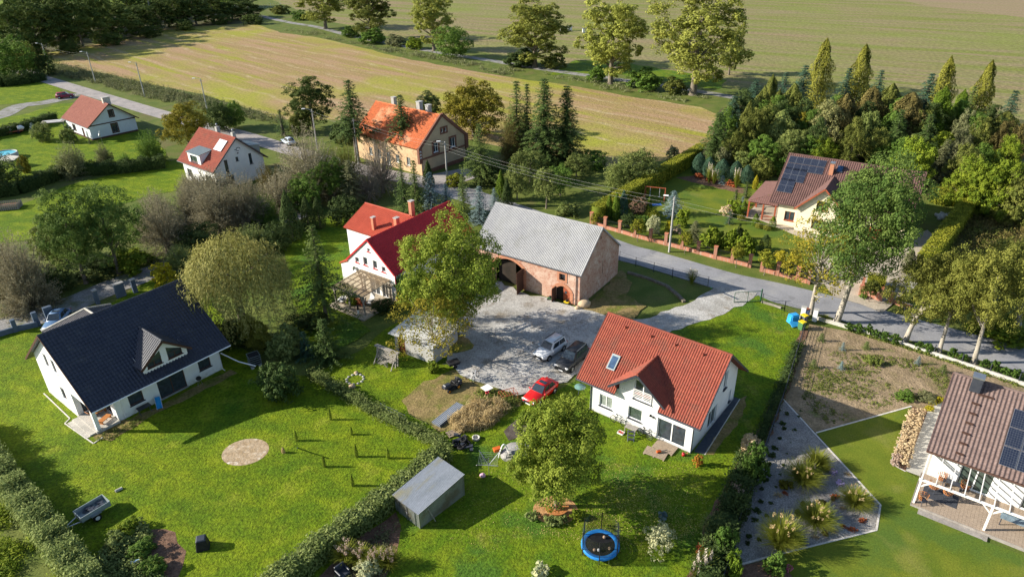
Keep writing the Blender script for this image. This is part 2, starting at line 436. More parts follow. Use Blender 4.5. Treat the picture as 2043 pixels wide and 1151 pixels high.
# lawns of the dark-roofed house and of the red-roofed house
sheet('big_lawn', [(-140, 720), (60, 645), (100, 660), (160, 640), (300, 560), (420, 600), (480, 690), (540, 740), (622, 752), (760, 828), (905, 905), (800, 985), (690, 1060), (560, 1165), (480, 1230), (200, 1190), (120, 1060), (50, 980), (-60, 880)], G['lawn'], 2, .25)
sheet('garden_lawn', [(905, 895), (1000, 830), (1060, 800), (1150, 760), (1220, 700), (1330, 662), (1400, 640), (1470, 608), (1512, 590), (1606, 640), (1600, 680), (1560, 790), (1500, 905), (1440, 1000), (1400, 1090), (1350, 1250), (500, 1250), (700, 1072), (800, 1000)], G['lawn2'], 2, .25)
sheet('white_house_lawn', [(560, 470), (690, 420), (740, 400), (700, 520), (690, 560), (660, 590), (740, 660), (640, 720), (600, 690), (580, 560)], G['lawn2'], 2, .3)
sheet('yard_grass', [(628, 742), (700, 712), (800, 640), (880, 660), (930, 700), (925, 740), (960, 770), (1040, 795), (1060, 812), (960, 880), (903, 898), (760, 820)], G['lawn'], 1.2, .35)
sheet('dry_ground', [(800, 800), (850, 765), (900, 742), (960, 765), (1030, 785), (1040, 812), (960, 850), (880, 860), (830, 838)], G['dirt'], 1, .4)
sheet('gravel_yard', [(985, 560), (1060, 590), (1152, 612), (1200, 628), (1280, 640), (1362, 611), (1405, 588), (1436, 573), (1515, 587), (1490, 604), (1427, 632), (1360, 659), (1240, 690), (1170, 735), (1149, 753), (1107, 770), (1032, 790), (967, 768), (925, 748), (898, 722), (885, 690), (895, 650), (950, 590)], G['gravel'], 1.0, .35)
sheet('barn_side_earth', [(1160, 618), (1240, 540), (1262, 565), (1248, 590), (1290, 612), (1262, 640), (1200, 628)], G['dirt'], 1, .3)
sheet('burnt_patch', [(1005, 862), (1030, 838), (1052, 832), (1056, 850), (1040, 872), (1015, 880)], G['ash'], .7, .2)
sheet('side_path', [(1384, 902), (1462, 792), (1476, 797), (1406, 908)], G['darkpave'])
sheet('side_earth', [(1406, 908), (1476, 797), (1490, 790), (1482, 830), (1424, 908)], G['dirt'], .8, .15)
sheet('sandy_circle', None, G['sand'], .8, .18, world=[P(490, 902) + Vector((2.0 * math.cos(a), 1.75 * math.sin(a), 0)) for a in np.linspace(0, 2 * PI, 24, endpoint=False)])
sheet('vegetable_bed', [(190, 1165), (210, 1090), (280, 1050), (350, 1062), (372, 1100), (350, 1165)], G['mulch'], 1, .3)
sheet('mulch_bed', [(620, 1165), (700, 1085), (790, 1022), (800, 1050), (790, 1110), (760, 1165)], G['mulch'], 1, .2)
sheet('house_edge_soil', [(148, 838), (260, 838), (460, 738), (474, 745), (290, 838), (225, 880), (190, 878)], G['dirt'], .8, .15)
# plot with soil, gravel bed and lawn on the right
sheet('bare_plot', [(1614, 648), (1690, 662), (1840, 708), (2043, 776), (2160, 810), (2160, 880), (1850, 822), (1818, 812), (1628, 865), (1562, 798), (1600, 690)], G['soil'], 2, .15)
sheet('gravel_bed', [(1562, 798), (1756, 1009), (1748, 1059), (1554, 1107), (1452, 1134), (1520, 915)], G['slate'])
sheet('terrace_lawn', [(1628, 865), (1818, 812), (1778, 925), (1840, 960), (1960, 1080), (2100, 1130), (2150, 1300), (1560, 1260), (1500, 1180), (1554, 1107), (1748, 1059), (1756, 1009)], G['lawn3'])
sheet('terrace_path', [(1850, 822), (1890, 790), (1900, 830), (1868, 940), (1842, 954), (1806, 941)], G['paving'])
sheet('hydrangea_bed', [(1819, 812), (1850, 822), (1806, 941), (1777, 926)], G['mulch'])
sheet('planting_bed', [(1500, 1180), (1440, 1140), (1548, 1112), (1600, 1175), (1580, 1230)], G['mulch'], 1, .1)
# hedge strip and verge
sheet('hedge_bed', [(1600, 655), (1612, 662), (1566, 800), (1510, 940), (1470, 1040), (1430, 1180), (1360, 1180), (1420, 1020), (1490, 900), (1560, 770)], G['mulch'], 1, .2)
# garden of the house with solar roof
sheet('garden_right_lawn', [(1205, 448), (1392, 318), (1500, 362), (1560, 400), (1560, 455), (1640, 475), (1640, 540), (1480, 520), (1340, 488)], G['lawn3'], 2, .2)
sheet('paved_drive', [(1618, 528), (1700, 500), (1800, 480), (1850, 460), (1872, 480), (1826, 556), (1790, 600), (1760, 625), (1716, 608), (1660, 592)], G['beige'])
sheet('back_path', [(1800, 560), (1850, 480), (1920, 400), (1940, 400), (1900, 460), (1850, 540), (1812, 590)], G['paving'])
sheet('terrace_pad', [(1480, 425), (1500, 418), (1640, 470), (1630, 490)], G['beige'])
sheet('flower_border', [(1348, 356), (1395, 350), (1490, 378), (1484, 388), (1400, 370)], G['mulch'], 1, .2)
sheet('scrub_floor', [(1880, 470), (1930, 420), (2043, 410), (2200, 400), (2250, 620), (2043, 560), (1900, 540)], G['scrubg'], 2, .5)
sheet('forest_floor', [(1410, 330), (1440, 215), (1560, 200), (1800, 215), (2043, 240), (2250, 270), (2250, 410), (2043, 415), (1900, 400), (1600, 330), (1500, 372)], G['scrubg'], 3, .6)
sheet('wood_floor', [(-100, 150), (60, 112), (240, 80), (330, 56), (520, 46), (520, 20), (300, 20), (-100, 60)], G['scrubg'], 4, 1)
sheet('wood_chip_circle', None, G['chips'], .5, .12, world=[P(1108, 1018) + Vector((1.75 * math.cos(a), 1.5 * math.sin(a), 0)) for a in np.linspace(0, 2 * PI, 22, endpoint=False)])
# ------------------------------------------------------------------ buildings
def rofs(base, ridge=None, **k):
 return mat(base, *k.pop('c'), **k)
MT = {}
MT['white'] = mat('white_render', (.80, .80, .79), (.74, .74, .73), .8, rough=.9, bump=.04, bscale=12, c3=(.68, .67, .64), s3=.5, r3=(.58, .75))
MT['cream'] = mat('cream_render', (.78, .70, .52), (.70, .62, .45), .8, rough=.9, bump=.1, bscale=30)
MT['ochre'] = mat('ochre_render', (.58, .42, .25), (.50, .35, .21), .9, rough=.9, bump=.3, bscale=12, c3=(.42, .27, .16), s3=.8)
MT['tan'] = mat('tan_plaster', (.50, .38, .25), (.44, .33, .22), .8, rough=.9, bump=.3, bscale=14)
MT['brownstone'] = mat('brown_brick_trim', (.16, .075, .055), (.21, .10, .07), 4, rough=.9, bump=.4, bscale=14)
MT['graywhite'] = mat('pale_siding', (.62, .66, .70), (.56, .60, .64), 1, rough=.85, bump=.05, bscale=12)
MT['redtile'] = mat('red_clay_tile', (.275, .075, .048), (.23, .06, .042), 1.5, rough=.75, fine=.25, fscale=6, c3=(.19, .07, .05), s3=.7, r3=(.5, .7), c4=(.16, .085, .055), s4=2.6, r4=(.62, .72))
MT['redtile2'] = mat('brick_red_tile', (.29, .115, .085), (.25, .095, .072), 1.5, rough=.75, fine=.2, fscale=6)
MT['orangetile'] = mat('old_orange_tile', (.62, .19, .075), (.50, .15, .065), 2.5, rough=.85, fine=.3, fscale=5, bump=.6, bscale=5, c3=(.66, .36, .20), s3=.35, r3=(.54, .66), c4=(.32, .12, .07), s4=.9, r4=(.57, .7))
MT['redmetal'] = mat('dark_red_metal', (.52, .038, .045), (.45, .032, .038), .8, rough=.5, fine=.1, fscale=5)
MT['scarlet'] = mat('scarlet_metal', (.42, .085, .05), (.36, .07, .042), .8, rough=.5, fine=.12, fscale=5)
MT['blacktile'] = mat('anthracite_tile', (.022, .025, .040), (.030, .033, .048), 1.2, rough=.42, fine=.3, fscale=6, spec=.5, c3=(.045, .047, .055), s3=.8, r3=(.56, .7))
MT['browntile'] = mat('dark_brown_tile', (.15, .085, .075), (.12, .07, .062), 1.2, rough=.6, fine=.2, fscale=6)
MT['shingle'] = mat('brown_shingle', (.19, .105, .09), (.16, .085, .075), 4, rough=.85, fine=.25, fscale=9)
MT['fibre'] = mat('grey_corrugated_sheet', (.37, .37, .37), (.32, .32, .33), .6, rough=.7, fine=.12, fscale=5, c3=(.27, .27, .26), s3=.35, stretch=(1, .35, 1), r3=(.55, .7))
MT['galv'] = mat('galvanised_sheet', (.40, .42, .455), (.33, .355, .385), .8, rough=.45, metal=.3, fine=.12, fscale=6, c3=(.42, .38, .24), s3=.4, r3=(.60, .7), stretch=(.4, 1.5, 1))
MT['galvwall'] = mat('weathered_sheet_wall', (.34, .36, .33), (.26, .28, .25), .9, rough=.5, metal=.5, fine=.15, c3=(.22, .20, .15), s3=.6)
MT['oldbrick'] = brickmat('weathered_pale_brick', (.50, .29, .20), (.36, .15, .095), (.56, .48, .40), patch=(.62, .50, .41))
MT['redbrick'] = brickmat('orange_brick', (.50, .16, .065), (.42, .12, .05), (.40, .30, .22))
MT['fencebrick'] = brickmat('fence_brick', (.46, .15, .075), (.40, .12, .06), (.42, .33, .27))
MT['anth'] = mat('anthracite_metal', (.035, .04, .055), (.05, .055, .07), 2, rough=.4, spec=.5)
MT['dkwood'] = mat('dark_wood', (.075, .04, .03), (.10, .055, .04), 3, rough=.7, stretch=(1, 1, 6))
MT['wood'] = mat('weathered_wood', (.38, .30, .225), (.29, .225, .17), 2, rough=.85, stretch=(1, 6, 6), fine=.2)
MT['redwood'] = mat('red_stained_wood', (.36, .10, .05), (.28, .075, .04), 3, rough=.7)
MT['greywood'] = mat('grey_wood', (.34, .31, .28), (.26, .235, .21), 3, rough=.9, fine=.25)
MT['orangewood'] = mat('oiled_wood', (.48, .20, .07), (.38, .15, .05), 3, rough=.6)
MT['whitewood'] = mat('white_painted_wood', (.80, .77, .73), (.74, .71, .67), 2, rough=.6)
MT['pvc'] = mat('white_frame', (.80, .80, .80), (.76, .76, .76), 2, rough=.4)
MT['steel'] = mat('steel', (.45, .46, .48), (.38, .39, .41), 3, rough=.35, metal=.8)
MT['white_metal'] = mat('white_sheet_roof', (.62, .62, .61), (.52, .52, .51), .8, rough=.5, fine=.1, c3=(.55, .53, .48), s3=.5, r3=(.55, .7))
MT['zinc'] = mat('grey_standing_seam', (.30, .35, .36), (.26, .31, .32), 1, rough=.5, metal=.2)
MT['stone'] = mat('pale_stone', (.52, .49, .44), (.40, .38, .34), 1.5, rough=.9, bump=.5, bscale=6, fine=.2)
MT['concrete'] = mat('concrete', (.42, .41, .39), (.35, .34, .32), 1.2, rough=.9, bump=.3, bscale=10, fine=.15)
MT['kerb'] = mat('pale_kerb_stone', (.60, .57, .52), (.50, .47, .43), 1.5, rough=.9, fine=.2, fscale=5)
MT['black'] = mat('black_plastic', (.02, .02, .022), (.03, .03, .032), 4, rough=.5)
MT['rubber'] = mat('rubber', (.018, .018, .019), (.026, .026, .027), 5, rough=.8)
MT['interior_shade'] = mat('barn_darkness', (.03, .025, .02), (.045, .035, .028), 1, rough=.95)  # near-black colour stands in for the shade inside the barn
MT['glass'] = glassmat('window_glass', (.045, .06, .075))
MT['glass_green'] = glassmat('window_glass_green', (.07, .10, .085))
MT['curtain'] = glassmat('window_with_curtain', (.30, .34, .31), .12)
MT['collector'] = mat('collector_glass', (.085, .11, .15), (.10, .13, .17), 2, rough=.5)
MT['bark'] = mat('bark', (.20, .17, .13), (.13, .11, .085), 3, rough=.95, bump=.8, bscale=9, stretch=(1, 1, .35))
MT['palebark'] = mat('pale_bark', (.40, .36, .30), (.28, .25, .20), 2.2, rough=.95, bump=.7, bscale=8, stretch=(1, 1, .4), c3=(.20, .19, .13), s3=.8)
MT['birchbark'] = mat('birch_bark', (.66, .64, .60), (.40, .38, .35), 3, rough=.8)
_nt = MT['white'].node_tree; _b = _nt.nodes['Principled BSDF']       # splash dirt along the foot of rendered walls
_sx = _nt.nodes.new('ShaderNodeSeparateXYZ'); _nt.links.new(_coords(_nt), _sx.inputs[0])
_mm = _nt.nodes.new('ShaderNodeMath'); _mm.operation = 'MULTIPLY'
_nt.links.new(_ramp(_nt, _sx.outputs[2], .75, .0), _mm.inputs[0]); _nt.links.new(_ramp(_nt, _noise(_nt, _coords(_nt), 2.5, 6), .35, .65), _mm.inputs[1])
_nt.links.new(_mix(_nt, _mm.outputs[0], _b.inputs['Base Color'].links[0].from_socket, (.42, .38, .31)), _b.inputs['Base Color'])
def solarmat():
 m, nt, b = _new('solar_cells')
 tc = nt.nodes.new('ShaderNodeTexCoord')
 bt = nt.nodes.new('ShaderNodeTexBrick')
 bt.offset = 0; bt.inputs['Scale'].default_value = 1
 bt.inputs['Brick Width'].default_value = .165; bt.inputs['Row Height'].default_value = .165
 bt.inputs['Mortar Size'].default_value = .006
 bt.inputs['Color1'].default_value = (.012, .017, .035, 1); bt.inputs['Color2'].default_value = (.016, .022, .042, 1)
 bt.inputs['Mortar'].default_value = (.10, .11, .13, 1)
 nt.links.new(tc.outputs['Object'], bt.inputs['Vector'])
 nt.links.new(bt.outputs['Color'], b.inputs['Base Color'])
 b.inputs['Roughness'].default_value = .22
 return m
MT['solar'] = solarmat()
def wallpts(p0, p1):
 p0, p1 = Vector((p0[0], p0[1], 0)), Vector((p1[0], p1[1], 0))
 d = (p1 - p0); L = d.length; d /= L
 return p0, d, Vector((d.y, -d.x, 0)), L
def wall(mb, p0, p1, top, ops=(), depth=.16, zb=0.0):
 """one outer wall from p0 to p1 (outside on the right), its upper edge given as (u, z) points, with real openings"""
 o, d, n, L = wallpts(p0, p1)
 def zt(u):
  for (a, za), (b, zb_) in zip(top, top[1:]):
   if a - 1e-6 <= u <= b + 1e-6: return za + (zb_ - za) * (u - a) / max(b - a, 1e-6)
  return top[-1][1]
 us = sorted(set([0, L] + [t[0] for t in top] + [x for q in ops for x in (q[0], q[2])]))
 W3 = lambda u, z, k=0: o + d * u + Vector((0, 0, z)) - n * k
 for a, b in zip(us, us[1:]):
  if b - a < 1e-5: continue
  m_ = (a + b) / 2
  cuts = sorted([(q[1], q[3]) for q in ops if q[0] - 1e-6 <= a and b <= q[2] + 1e-6])
  z = zb
  for z0, z1 in cuts:
   if z0 > z + 1e-5: mb.quad(W3(a, z), W3(b, z), W3(b, z0), W3(a, z0))
   z = z1
  mb.quad(W3(a, z), W3(b, z), W3(b, zt(b)), W3(a, zt(a)))
 for u0, z0, u1, z1 in ops:
  D = depth
  mb.quad(W3(u0, z0), W3(u0, z1), W3(u0, z1, D), W3(u0, z0, D))
  mb.quad(W3(u1, z1), W3(u1, z0), W3(u1, z0, D), W3(u1, z1, D))
  mb.quad(W3(u0, z1), W3(u1, z1), W3(u1, z1, D), W3(u0, z1, D))
  mb.quad(W3(u1, z0), W3(u0, z0), W3(u0, z0, D), W3(u1, z0, D))
 return mb
def window(par, p0, p1, op, frame='pvc', pane='glass', bars=1, hbar=0, depth=.16, sill='anth', fw_=.07, name='window', trim=None, tw=.14, label=None):
 o, d, n, L = wallpts(p0, p1)
 u0, z0, u1, z1 = op
 Q = lambda u, z, k=0: o + d * u + Vector((0, 0, z)) - n * k
 f = MB(); k = depth - .03
 t = fw_
 for a, b in (((u0, z0 + t / 2), (u1, z0 + t / 2)), ((u0, z1 - t / 2), (u1, z1 - t / 2))): f.bar(Q(*a, k), Q(*b, k), .06, t)
 for u in [u0 + t / 2, u1 - t / 2] + [u0 + (u1 - u0) * (i + 1) / (bars + 1) for i in range(bars)]:
  f.bar(Q(u, z0 + t, k + .002), Q(u, z1 - t, k + .002), t, .055, up=n)
 for i in range(hbar):
  z = z0 + (z1 - z0) * (i + 1) / (hbar + 1)
  f.bar(Q(u0, z, k + .004), Q(u1, z, k + .004), .05, t * .7)
 w = f.build(name, MT[frame], par, label=label)
 MB().quad(Q(u0, z0, depth - .012), Q(u1, z0, depth - .012), Q(u1, z1, depth - .012), Q(u0, z1, depth - .012)).build('pane', MT[pane], w)
 if sill:
  MB().bar(Q(u0 - .06, z0 - .015, -.03), Q(u1 + .06, z0 - .015, -.03), .20, .05).build('sill', MT[sill], w)
 if trim:
  tb = MB()
  tb.bar(Q(u0 - tw, z1 + tw / 2, -.02), Q(u1 + tw, z1 + tw / 2, -.02), .07, tw)
  tb.bar(Q(u0 - tw, z0 - tw / 2, -.02), Q(u1 + tw, z0 - tw / 2, -.02), .07, tw)
  tb.bar(Q(u0 - tw / 2, z0, -.02), Q(u0 - tw / 2, z1, -.02), tw, .06, up=n).bar(Q(u1 + tw / 2, z0, -.02), Q(u1 + tw / 2, z1, -.02), tw, .06, up=n)
  tb.build('surround', MT[trim], w)
 return w
def roofplane(mb, O, U, V, N, Lu, Lv, pu=.3, au=.03, pv=0, av=.03, kind='sin', keep=None, th=.12, nper=5):
 """a roof slope with its ribs and tile courses as geometry: O eave corner, U along the eave, V up the slope"""
 O, U, V, N = Vector(O), Vector(U).normalized(), Vector(V).normalized(), Vector(N).normalized()
 if kind == 'sin':
  us = [(i / nper * pu, au * (.5 + .5 * math.cos(2 * PI * i / nper))) for i in range(int(Lu / pu * nper) + 1)]
 else:   # trapezoid ribs
  us = []
  for i in range(int(Lu / pu) + 1):
   for q, h in ((0, 0), (.30, 0), (.42, 1), (.58, 1), (.70, 0)): us.append(((i + q) * pu, h * au))
  us = [u for u in us if u[0] < Lu]
 us.append((Lu, us[-1][1]))
 vs = []
 if pv:
  nr = max(1, round(Lv / pv)); s = Lv / nr
  for r in range(nr): vs += [(r * s, av), ((r + 1) * s - .004, 0.0)]
 else:
  nr = max(1, int(Lv / .8)) if keep else 1
  vs = [(Lv * i / nr, 0) for i in range(nr + 1)]
 if keep and pv:
  vs = sorted(vs)
 nu = len(us)
 P3 = [O + U * u + V * v + N * (h + k) for v, k in vs for u, h in us]
 fs = []
 for j in range(len(vs) - 1):
  for i in range(nu - 1):
   if keep and not keep((us[i][0] + us[i + 1][0]) / 2, (vs[j][0] + vs[j + 1][0]) / 2): continue
   fs.append((j * nu + i, j * nu + i + 1, (j + 1) * nu + i + 1, (j + 1) * nu + i))
 mb.add(P3, fs, False)
 if th and not keep:
  a, b, c, d = O, O + U * Lu, O + U * Lu + V * Lv, O + V * Lv
  e = [q - N * th for q in (a, b, c, d)]
  mb.add([a, b, c, d] + e, [(4, 7, 6, 5), (0, 1, 5, 4), (1, 2, 6, 5), (3, 0, 4, 7)])
 return mb
def gable(L, Wd, ze, zr):
 """helper numbers of a gable roof in its own frame: slope vectors for both sides"""
 a = math.atan2(zr - ze, Wd / 2)
 sl = math.hypot(zr - ze, Wd / 2)
 return a, sl, Vector((0, math.cos(a), math.sin(a))), Vector((0, -math.sin(a), math.cos(a))), Vector((0, -math.cos(a), math.sin(a))), Vector((0, math.sin(a), math.cos(a)))
def gableroof(par, L, Wd, ze, zr, mt, front_keep=None, th=.14, ridge=.13, fascia='anth', gutter=None, name='roof', **k):
 a, sl, V1, N1, V2, N2 = gable(L, Wd, ze, zr)
 mb = MB()
 roofplane(mb, (-L / 2, -Wd / 2, ze), (1, 0, 0), V1, N1, L, sl, keep=front_keep, th=th, **k)
 roofplane(mb, (L / 2, Wd / 2, ze), (-1, 0, 0), V2, N2, L, sl, th=th, **k)
 ro = mb.build(name, mt, par)
 if ridge:
  r = MB()
  n = max(2, int(L / .4))
  for i in range(n):
   x0, x1 = -L / 2 + L * i / n, -L / 2 + L * (i + 1) / n
   r.tube([(x0, 0, zr - .03), (x1 + .02, 0, zr - .03)], [ridge, ridge * .85], 8)
  r.build('ridge_cap', mt, ro)
 if fascia:
  for s in (-1, 1):
   x = s * (L / 2 + .015); f = MB()
   for y0, V in ((-Wd / 2, V1), (Wd / 2, V2)):
    p = Vector((x, y0, ze - .06)); f.bar(p, p + V * sl, .035, .2, up=(0, 0, 1))
   f.build('bargeboard', MT[fascia], ro)
 if gutter:
  segs = gutter if isinstance(gutter, list) else [(-L / 2, L / 2, -1), (-L / 2, L / 2, 1)]
  for x0, x1, s in segs: MB().tube([(x0, s * (Wd / 2 + .06), ze - .05), (x1, s * (Wd / 2 + .06), ze - .05)], .07, 8).build('gutter', MT['anth'] if gutter is True or isinstance(gutter, list) else MT[gutter], ro)
 return ro
def at_(h, u, v, w):
 """local point of house h in the world"""
 return h.matrix_basis @ Vector((u, v, w))
def house(name, label, cx, cy, rot, cat='house'):
 t = thing(name, label, cat, (cx, cy, 0), R(rot))
 t.rotation_euler = (0, 0, R(rot))
 return t
def floorline(par, x0, x1, y0, y1, h=.35, mt='stone', name='plinth', o=.03):
 mb = MB()
 mb.bar((x0 - o, y0 - o / 2, h / 2), (x1 + o, y0 - o / 2, h / 2), o, h).bar((x0 - o, y1 + o / 2, h / 2), (x1 + o, y1 + o / 2, h / 2), o, h)
 mb.bar((x0 - o / 2, y0, h / 2 - .002), (x0 - o / 2, y1, h / 2 - .002), o, h).bar((x1 + o / 2, y0, h / 2 - .002), (x1 + o / 2, y1, h / 2 - .002), o, h)
 return mb.build(name, MT[mt], par)
def rect(u, z, w, h): return (u - w / 2, z, u + w / 2, z + h)
# ---- A: red-roofed white house in front
A = house('detached_house', 'white rendered house with ribbed red tile roof and gabled balcony dormer', 13.8, 53.1, -38.3)
L_, Wd, ze, zr = 12.2, 10.5, 3.35, 7.9
x0, x1, y0, y1 = -4.85, 5.3, -4.7, 4.7
sl_ = (zr - ze) / (Wd / 2)
zw = ze + (y0 + Wd / 2) * sl_ - .16
fo = [(-3.85, 1.0, -2.5, 2.3), (-.85, 1.0, .5, 2.3), (2.05, .16, 4.75, 2.35), (-.45, 3.35, 1.25, 5.35)]
fo = [(a - x0, b, c - x0, d) for a, b, c, d in fo]
mb = MB()
DZ = 6.35
wall(mb, (x0, y0), (x1, y0), [(0, zw), (-1.9 - x0, zw), (-1.9 - x0 + .001, 4.55), (.1 - x0, DZ - .18), (2.1 - x0 - .001, 4.55), (2.1 - x0, zw), (x1 - x0, zw)], fo)
gt = [(0, zw), (4.7, zr - .2), (9.4, zw)]
ro_ = [(1.38 - y0 - 0, 3.0, 2.12 - y0, 4.9), (.1 - y0 - 1.5, .2, .45 - y0, 2.2), (3.25 - y0, .5, 3.75 - y0, 1.85)]
wall(mb, (x1, y0), (x1, y1), gt, ro_)
wall(mb, (x1, y1), (x0, y1), [(0, zw), (x1 - x0, zw)], [(2, .9, 3.6, 2.3), (6.5, .1, 7.5, 2.2)])
wall(mb, (x0, y1), (x0, y0), gt, [(4, 3.2, 5.6, 4.8)])
mb.build('wall', MT['white'], A)
floorline(A, x0, x1, y0, y1, .14, 'concrete')
for i in (0, 1): window(A, (x0, y0), (x1, y0), fo[i], pane='curtain' if i == 0 else 'glass_green', bars=0 if i else 1)
window(A, (x0, y0), (x1, y0), fo[2], pane='glass', bars=1, name='sliding_door', fw_=.11, sill=None)
bd = window(A, (x0, y0), (x1, y0), fo[3], pane='glass', bars=1, name='balcony_door', fw_=.09, sill=None)
b = MB()
for z in (3.55, 3.72, 3.89, 4.06, 4.23, 4.38): b.bar((-.5, y0 - .06, z), (1.3, y0 - .06, z), .03, .055 if z < 4.3 else .06)
for x in (-.48, 1.28): b.bar((x, y0 - .05, 3.35), (x, y0 - .05, 4.4), .05, .05)
b.build('balcony_rail', MT['pvc'], bd)
MB().bar((-.55, y0 - .05, 3.3), (1.35, y0 - .05, 3.3), .18, .06).build('sill', MT['anth'], bd)
for i, op in enumerate(ro_): window(A, (x1, y0), (x1, y1), op, frame='pvc', pane='glass_green' if i else 'glass', bars=1 if i == 1 else 0, name='patio_door' if i == 1 else 'window', sill='anth' if i != 1 else None)
window(A, (x1, y1), (x0, y1), (2, .9, 3.6, 2.3)); window(A, (x1, y1), (x0, y1), (6.5, .1, 7.5, 2.2), name='door', pane='glass', frame='anth', sill=None, bars=0)
window(A, (x0, y1), (x0, y0), (4, 3.2, 5.6, 4.8))
kA = lambda u, v: not (-2.05 < u - L_ / 2 < 2.2 and v < .75)
ra = gableroof(A, L_, Wd, ze, zr, MT['redtile'], front_keep=kA, pu=.225, au=.055, pv=.38, av=.03, gutter=[(-6.1, -2.1, -1), (2.25, 6.1, -1), (-6.1, 6.1, 1)], nper=6)
mb = MB()   # underside of the front slope, left and right of the dormer
a, sl, V1, N1, V2, N2 = gable(L_, Wd, ze, zr)
for xa, xb in ((-6.1, -2.06), (2.21, 6.1)):
 O = Vector((xa, -Wd / 2, ze)) - N1 * .12
 mb.quad(O, O + Vector((xb - xa, 0, 0)), O + Vector((xb - xa, 0, 0)) + V1 * sl, O + V1 * sl)
 mb.bar((xa, -Wd / 2, ze - .05), (xb, -Wd / 2, ze - .05), .03, .16)
mb.build('soffit', MT['anth'], ra)
# dormer: its roof runs back into the main slope
mb = MB()
dh, dy0, hw = DZ + .02, y0 - .75, 2.75
dze = 4.1
dslope = (dh - dze) / hw
for s in (-1, 1):
 vv = Vector((-s * hw, 0, dh - dze)).normalized(); dl = math.hypot(hw, dh - dze)
 nn = Vector((s * (dh - dze), 0, hw)).normalized()
 yb = -.9
 def kd(u, v, s=s):      # only where it lies above the main roof
  yy = (dy0 + u); zz = dze + v * (dh - dze) / dl
  return zz > ze + (yy + Wd / 2) * sl_ - .12
 O = Vector((.1 + s * hw, dy0, dze))
 if s < 0: roofplane(mb, O, (0, 1, 0), vv, nn, yb - dy0, dl, pu=.225, au=.05, pv=.38, av=.03, keep=kd, nper=6)
 else: roofplane(mb, O, (0, 1, 0), vv, nn, yb - dy0, dl, pu=.225, au=.05, pv=.38, av=.03, keep=kd, nper=6)
dr = mb.build('dormer_roof', MT['redtile'], A)
r = MB()
zc = dh + .03
yi = (dh - ze) / sl_ - Wd / 2
for i in range(9):
 ya, yb_ = dy0 + (yi - dy0) * i / 9, dy0 + (yi - dy0) * (i + 1) / 9
 r.tube([(.1, ya, zc), (.1, yb_ + .02, zc)], [.13, .11], 8)
r.build('ridge_cap', MT['redtile'], dr)
f = MB()
for s in (-1, 1):
 f.bar((.1 + s * hw, dy0 - .01, dze - .07), (.1, dy0 - .01, dh - .07), .04, .2)
 f.quad((.1 + s * hw, dy0, dze - .06), (.1, dy0, dh - .06), (.1, -2, dh - .06), (.1 + s * hw, -4.0, dze - .06))
f.build('bargeboard', MT['anth'], dr)
mb = MB()
for s in (-1, 1):       # dormer cheeks
 x = .1 + s * 2.0
 mb.quad((x, y0 + .01, zw - .3), (x, -3.6, zw + .6), (x, -3.6, 4.72), (x, y0 + .01, 4.5))
mb.build('dormer_cheek', MT['white'], A)
m_ = Matrix.Rotation(math.atan2(zr - ze, Wd / 2), 3, 'X')
def onroof(ze_, sl__, W__, y): return ze_ + (y + W__ / 2) * sl__
yv = -3.3
f = MB(); f.box((-3.4, yv, onroof(ze, sl_, Wd, yv) + .1), (.84, 1.5, .14), mtx=m_)
sk = f.build('roof_window', MT['zinc'], A)
f = MB(); f.box((-3.4, yv - .05, onroof(ze, sl_, Wd, yv - .05) + .155), (.6, 1.2, .08), mtx=m_)
f.build('pane', glassmat('sky_window_glass', (.06, .11, .2)), sk)
for x in (-3.8, -1.15, 1.2, 3.83):
 f = MB(); f.tube([(x, -.69, 7.2), (x, -.74, 7.62)], [.09, .07], 8); f.build('roof_vent', MT['redtile'], A)
for x, y in ((5.36, y0 - .04), (x0 + .1, y0 - .06)): MB().tube([(x, y, .05), (x, y, ze - .15), (x, -Wd / 2 - .03, ze - .05)], .05, 6).build('downpipe', MT['anth'], A)
f = MB(); f.box((1.35, y0 - .07, 2.25), (.12, .14, .2)); f.box((1.65, y0 - .07, 2.2), (.10, .14, .16)); f.build('wall_lamp', MT['black'], A)
# ---- B: dark-roofed house on the left
B = house('detached_house', 'white house with big anthracite tile roof, gabled dormer and corner porch', -38.1, 58.4, 51.6)
L_, Wd, ze, zr = 13.5, 14.1, 3.53, 8.76
x0, x1, y0, y1 = -6.35, 6.35, -5.1, 5.2
sl_ = (zr - ze) / (Wd / 2)
zwf = ze + (y0 + Wd / 2) * sl_ - .2
zwb = ze + (Wd / 2 - y1) * sl_ - .2
mb = MB()
px_, py_ = -4.35, -1.45     # porch recess corner
fo = [(-3.05, 1.0, -1.7, 2.15), (-.25, .12, 2.48, 2.35), (4.0, 1.05, 5.3, 2.25)]
fo = [(a - px_, b, c - px_, d) for a, b, c, d in fo]
wall(mb, (px_, y0), (x1, y0), [(0, zwf), (x1 - px_, zwf)], fo)
zq = ze + (py_ + Wd / 2) * sl_ - .2
lw = [(y1 - 2.45, 4.4, y1 - 1.7, 5.8), (y1 - .75, 4.4, y1 + .0, 5.8), (y1 - 1.1, 1.25, y1 - .15, 2.6)]
wall(mb, (x0, y1), (x0, py_), [(0, zwb), (y1, zr - .25), (y1 - py_, zq)], lw)
wall(mb, (x0, py_), (px_, py_), [(0, zq), (px_ - x0, zq)], [(.5, .4, 1.5, 2.5)])
wall(mb, (px_, py_), (px_, y0), [(0, zq), (py_ - y0, zwf)], [(1.2, .4, 2.6, 2.4)])
wall(mb, (x1, y0), (x1, y1), [(0, zwf), (-y0, zr - .25), (y1 - y0, zwb)], [(3, 1, 4.2, 2.3), (6, 1, 7.2, 2.3), (4.4, 4.2, 5.6, 5.6)])
wall(mb, (x1, y1), (x0, y1), [(0, zwb), (x1 - x0, zwb)], [(2, .9, 3.4, 2.2), (8, .2, 9.2, 2.3)])
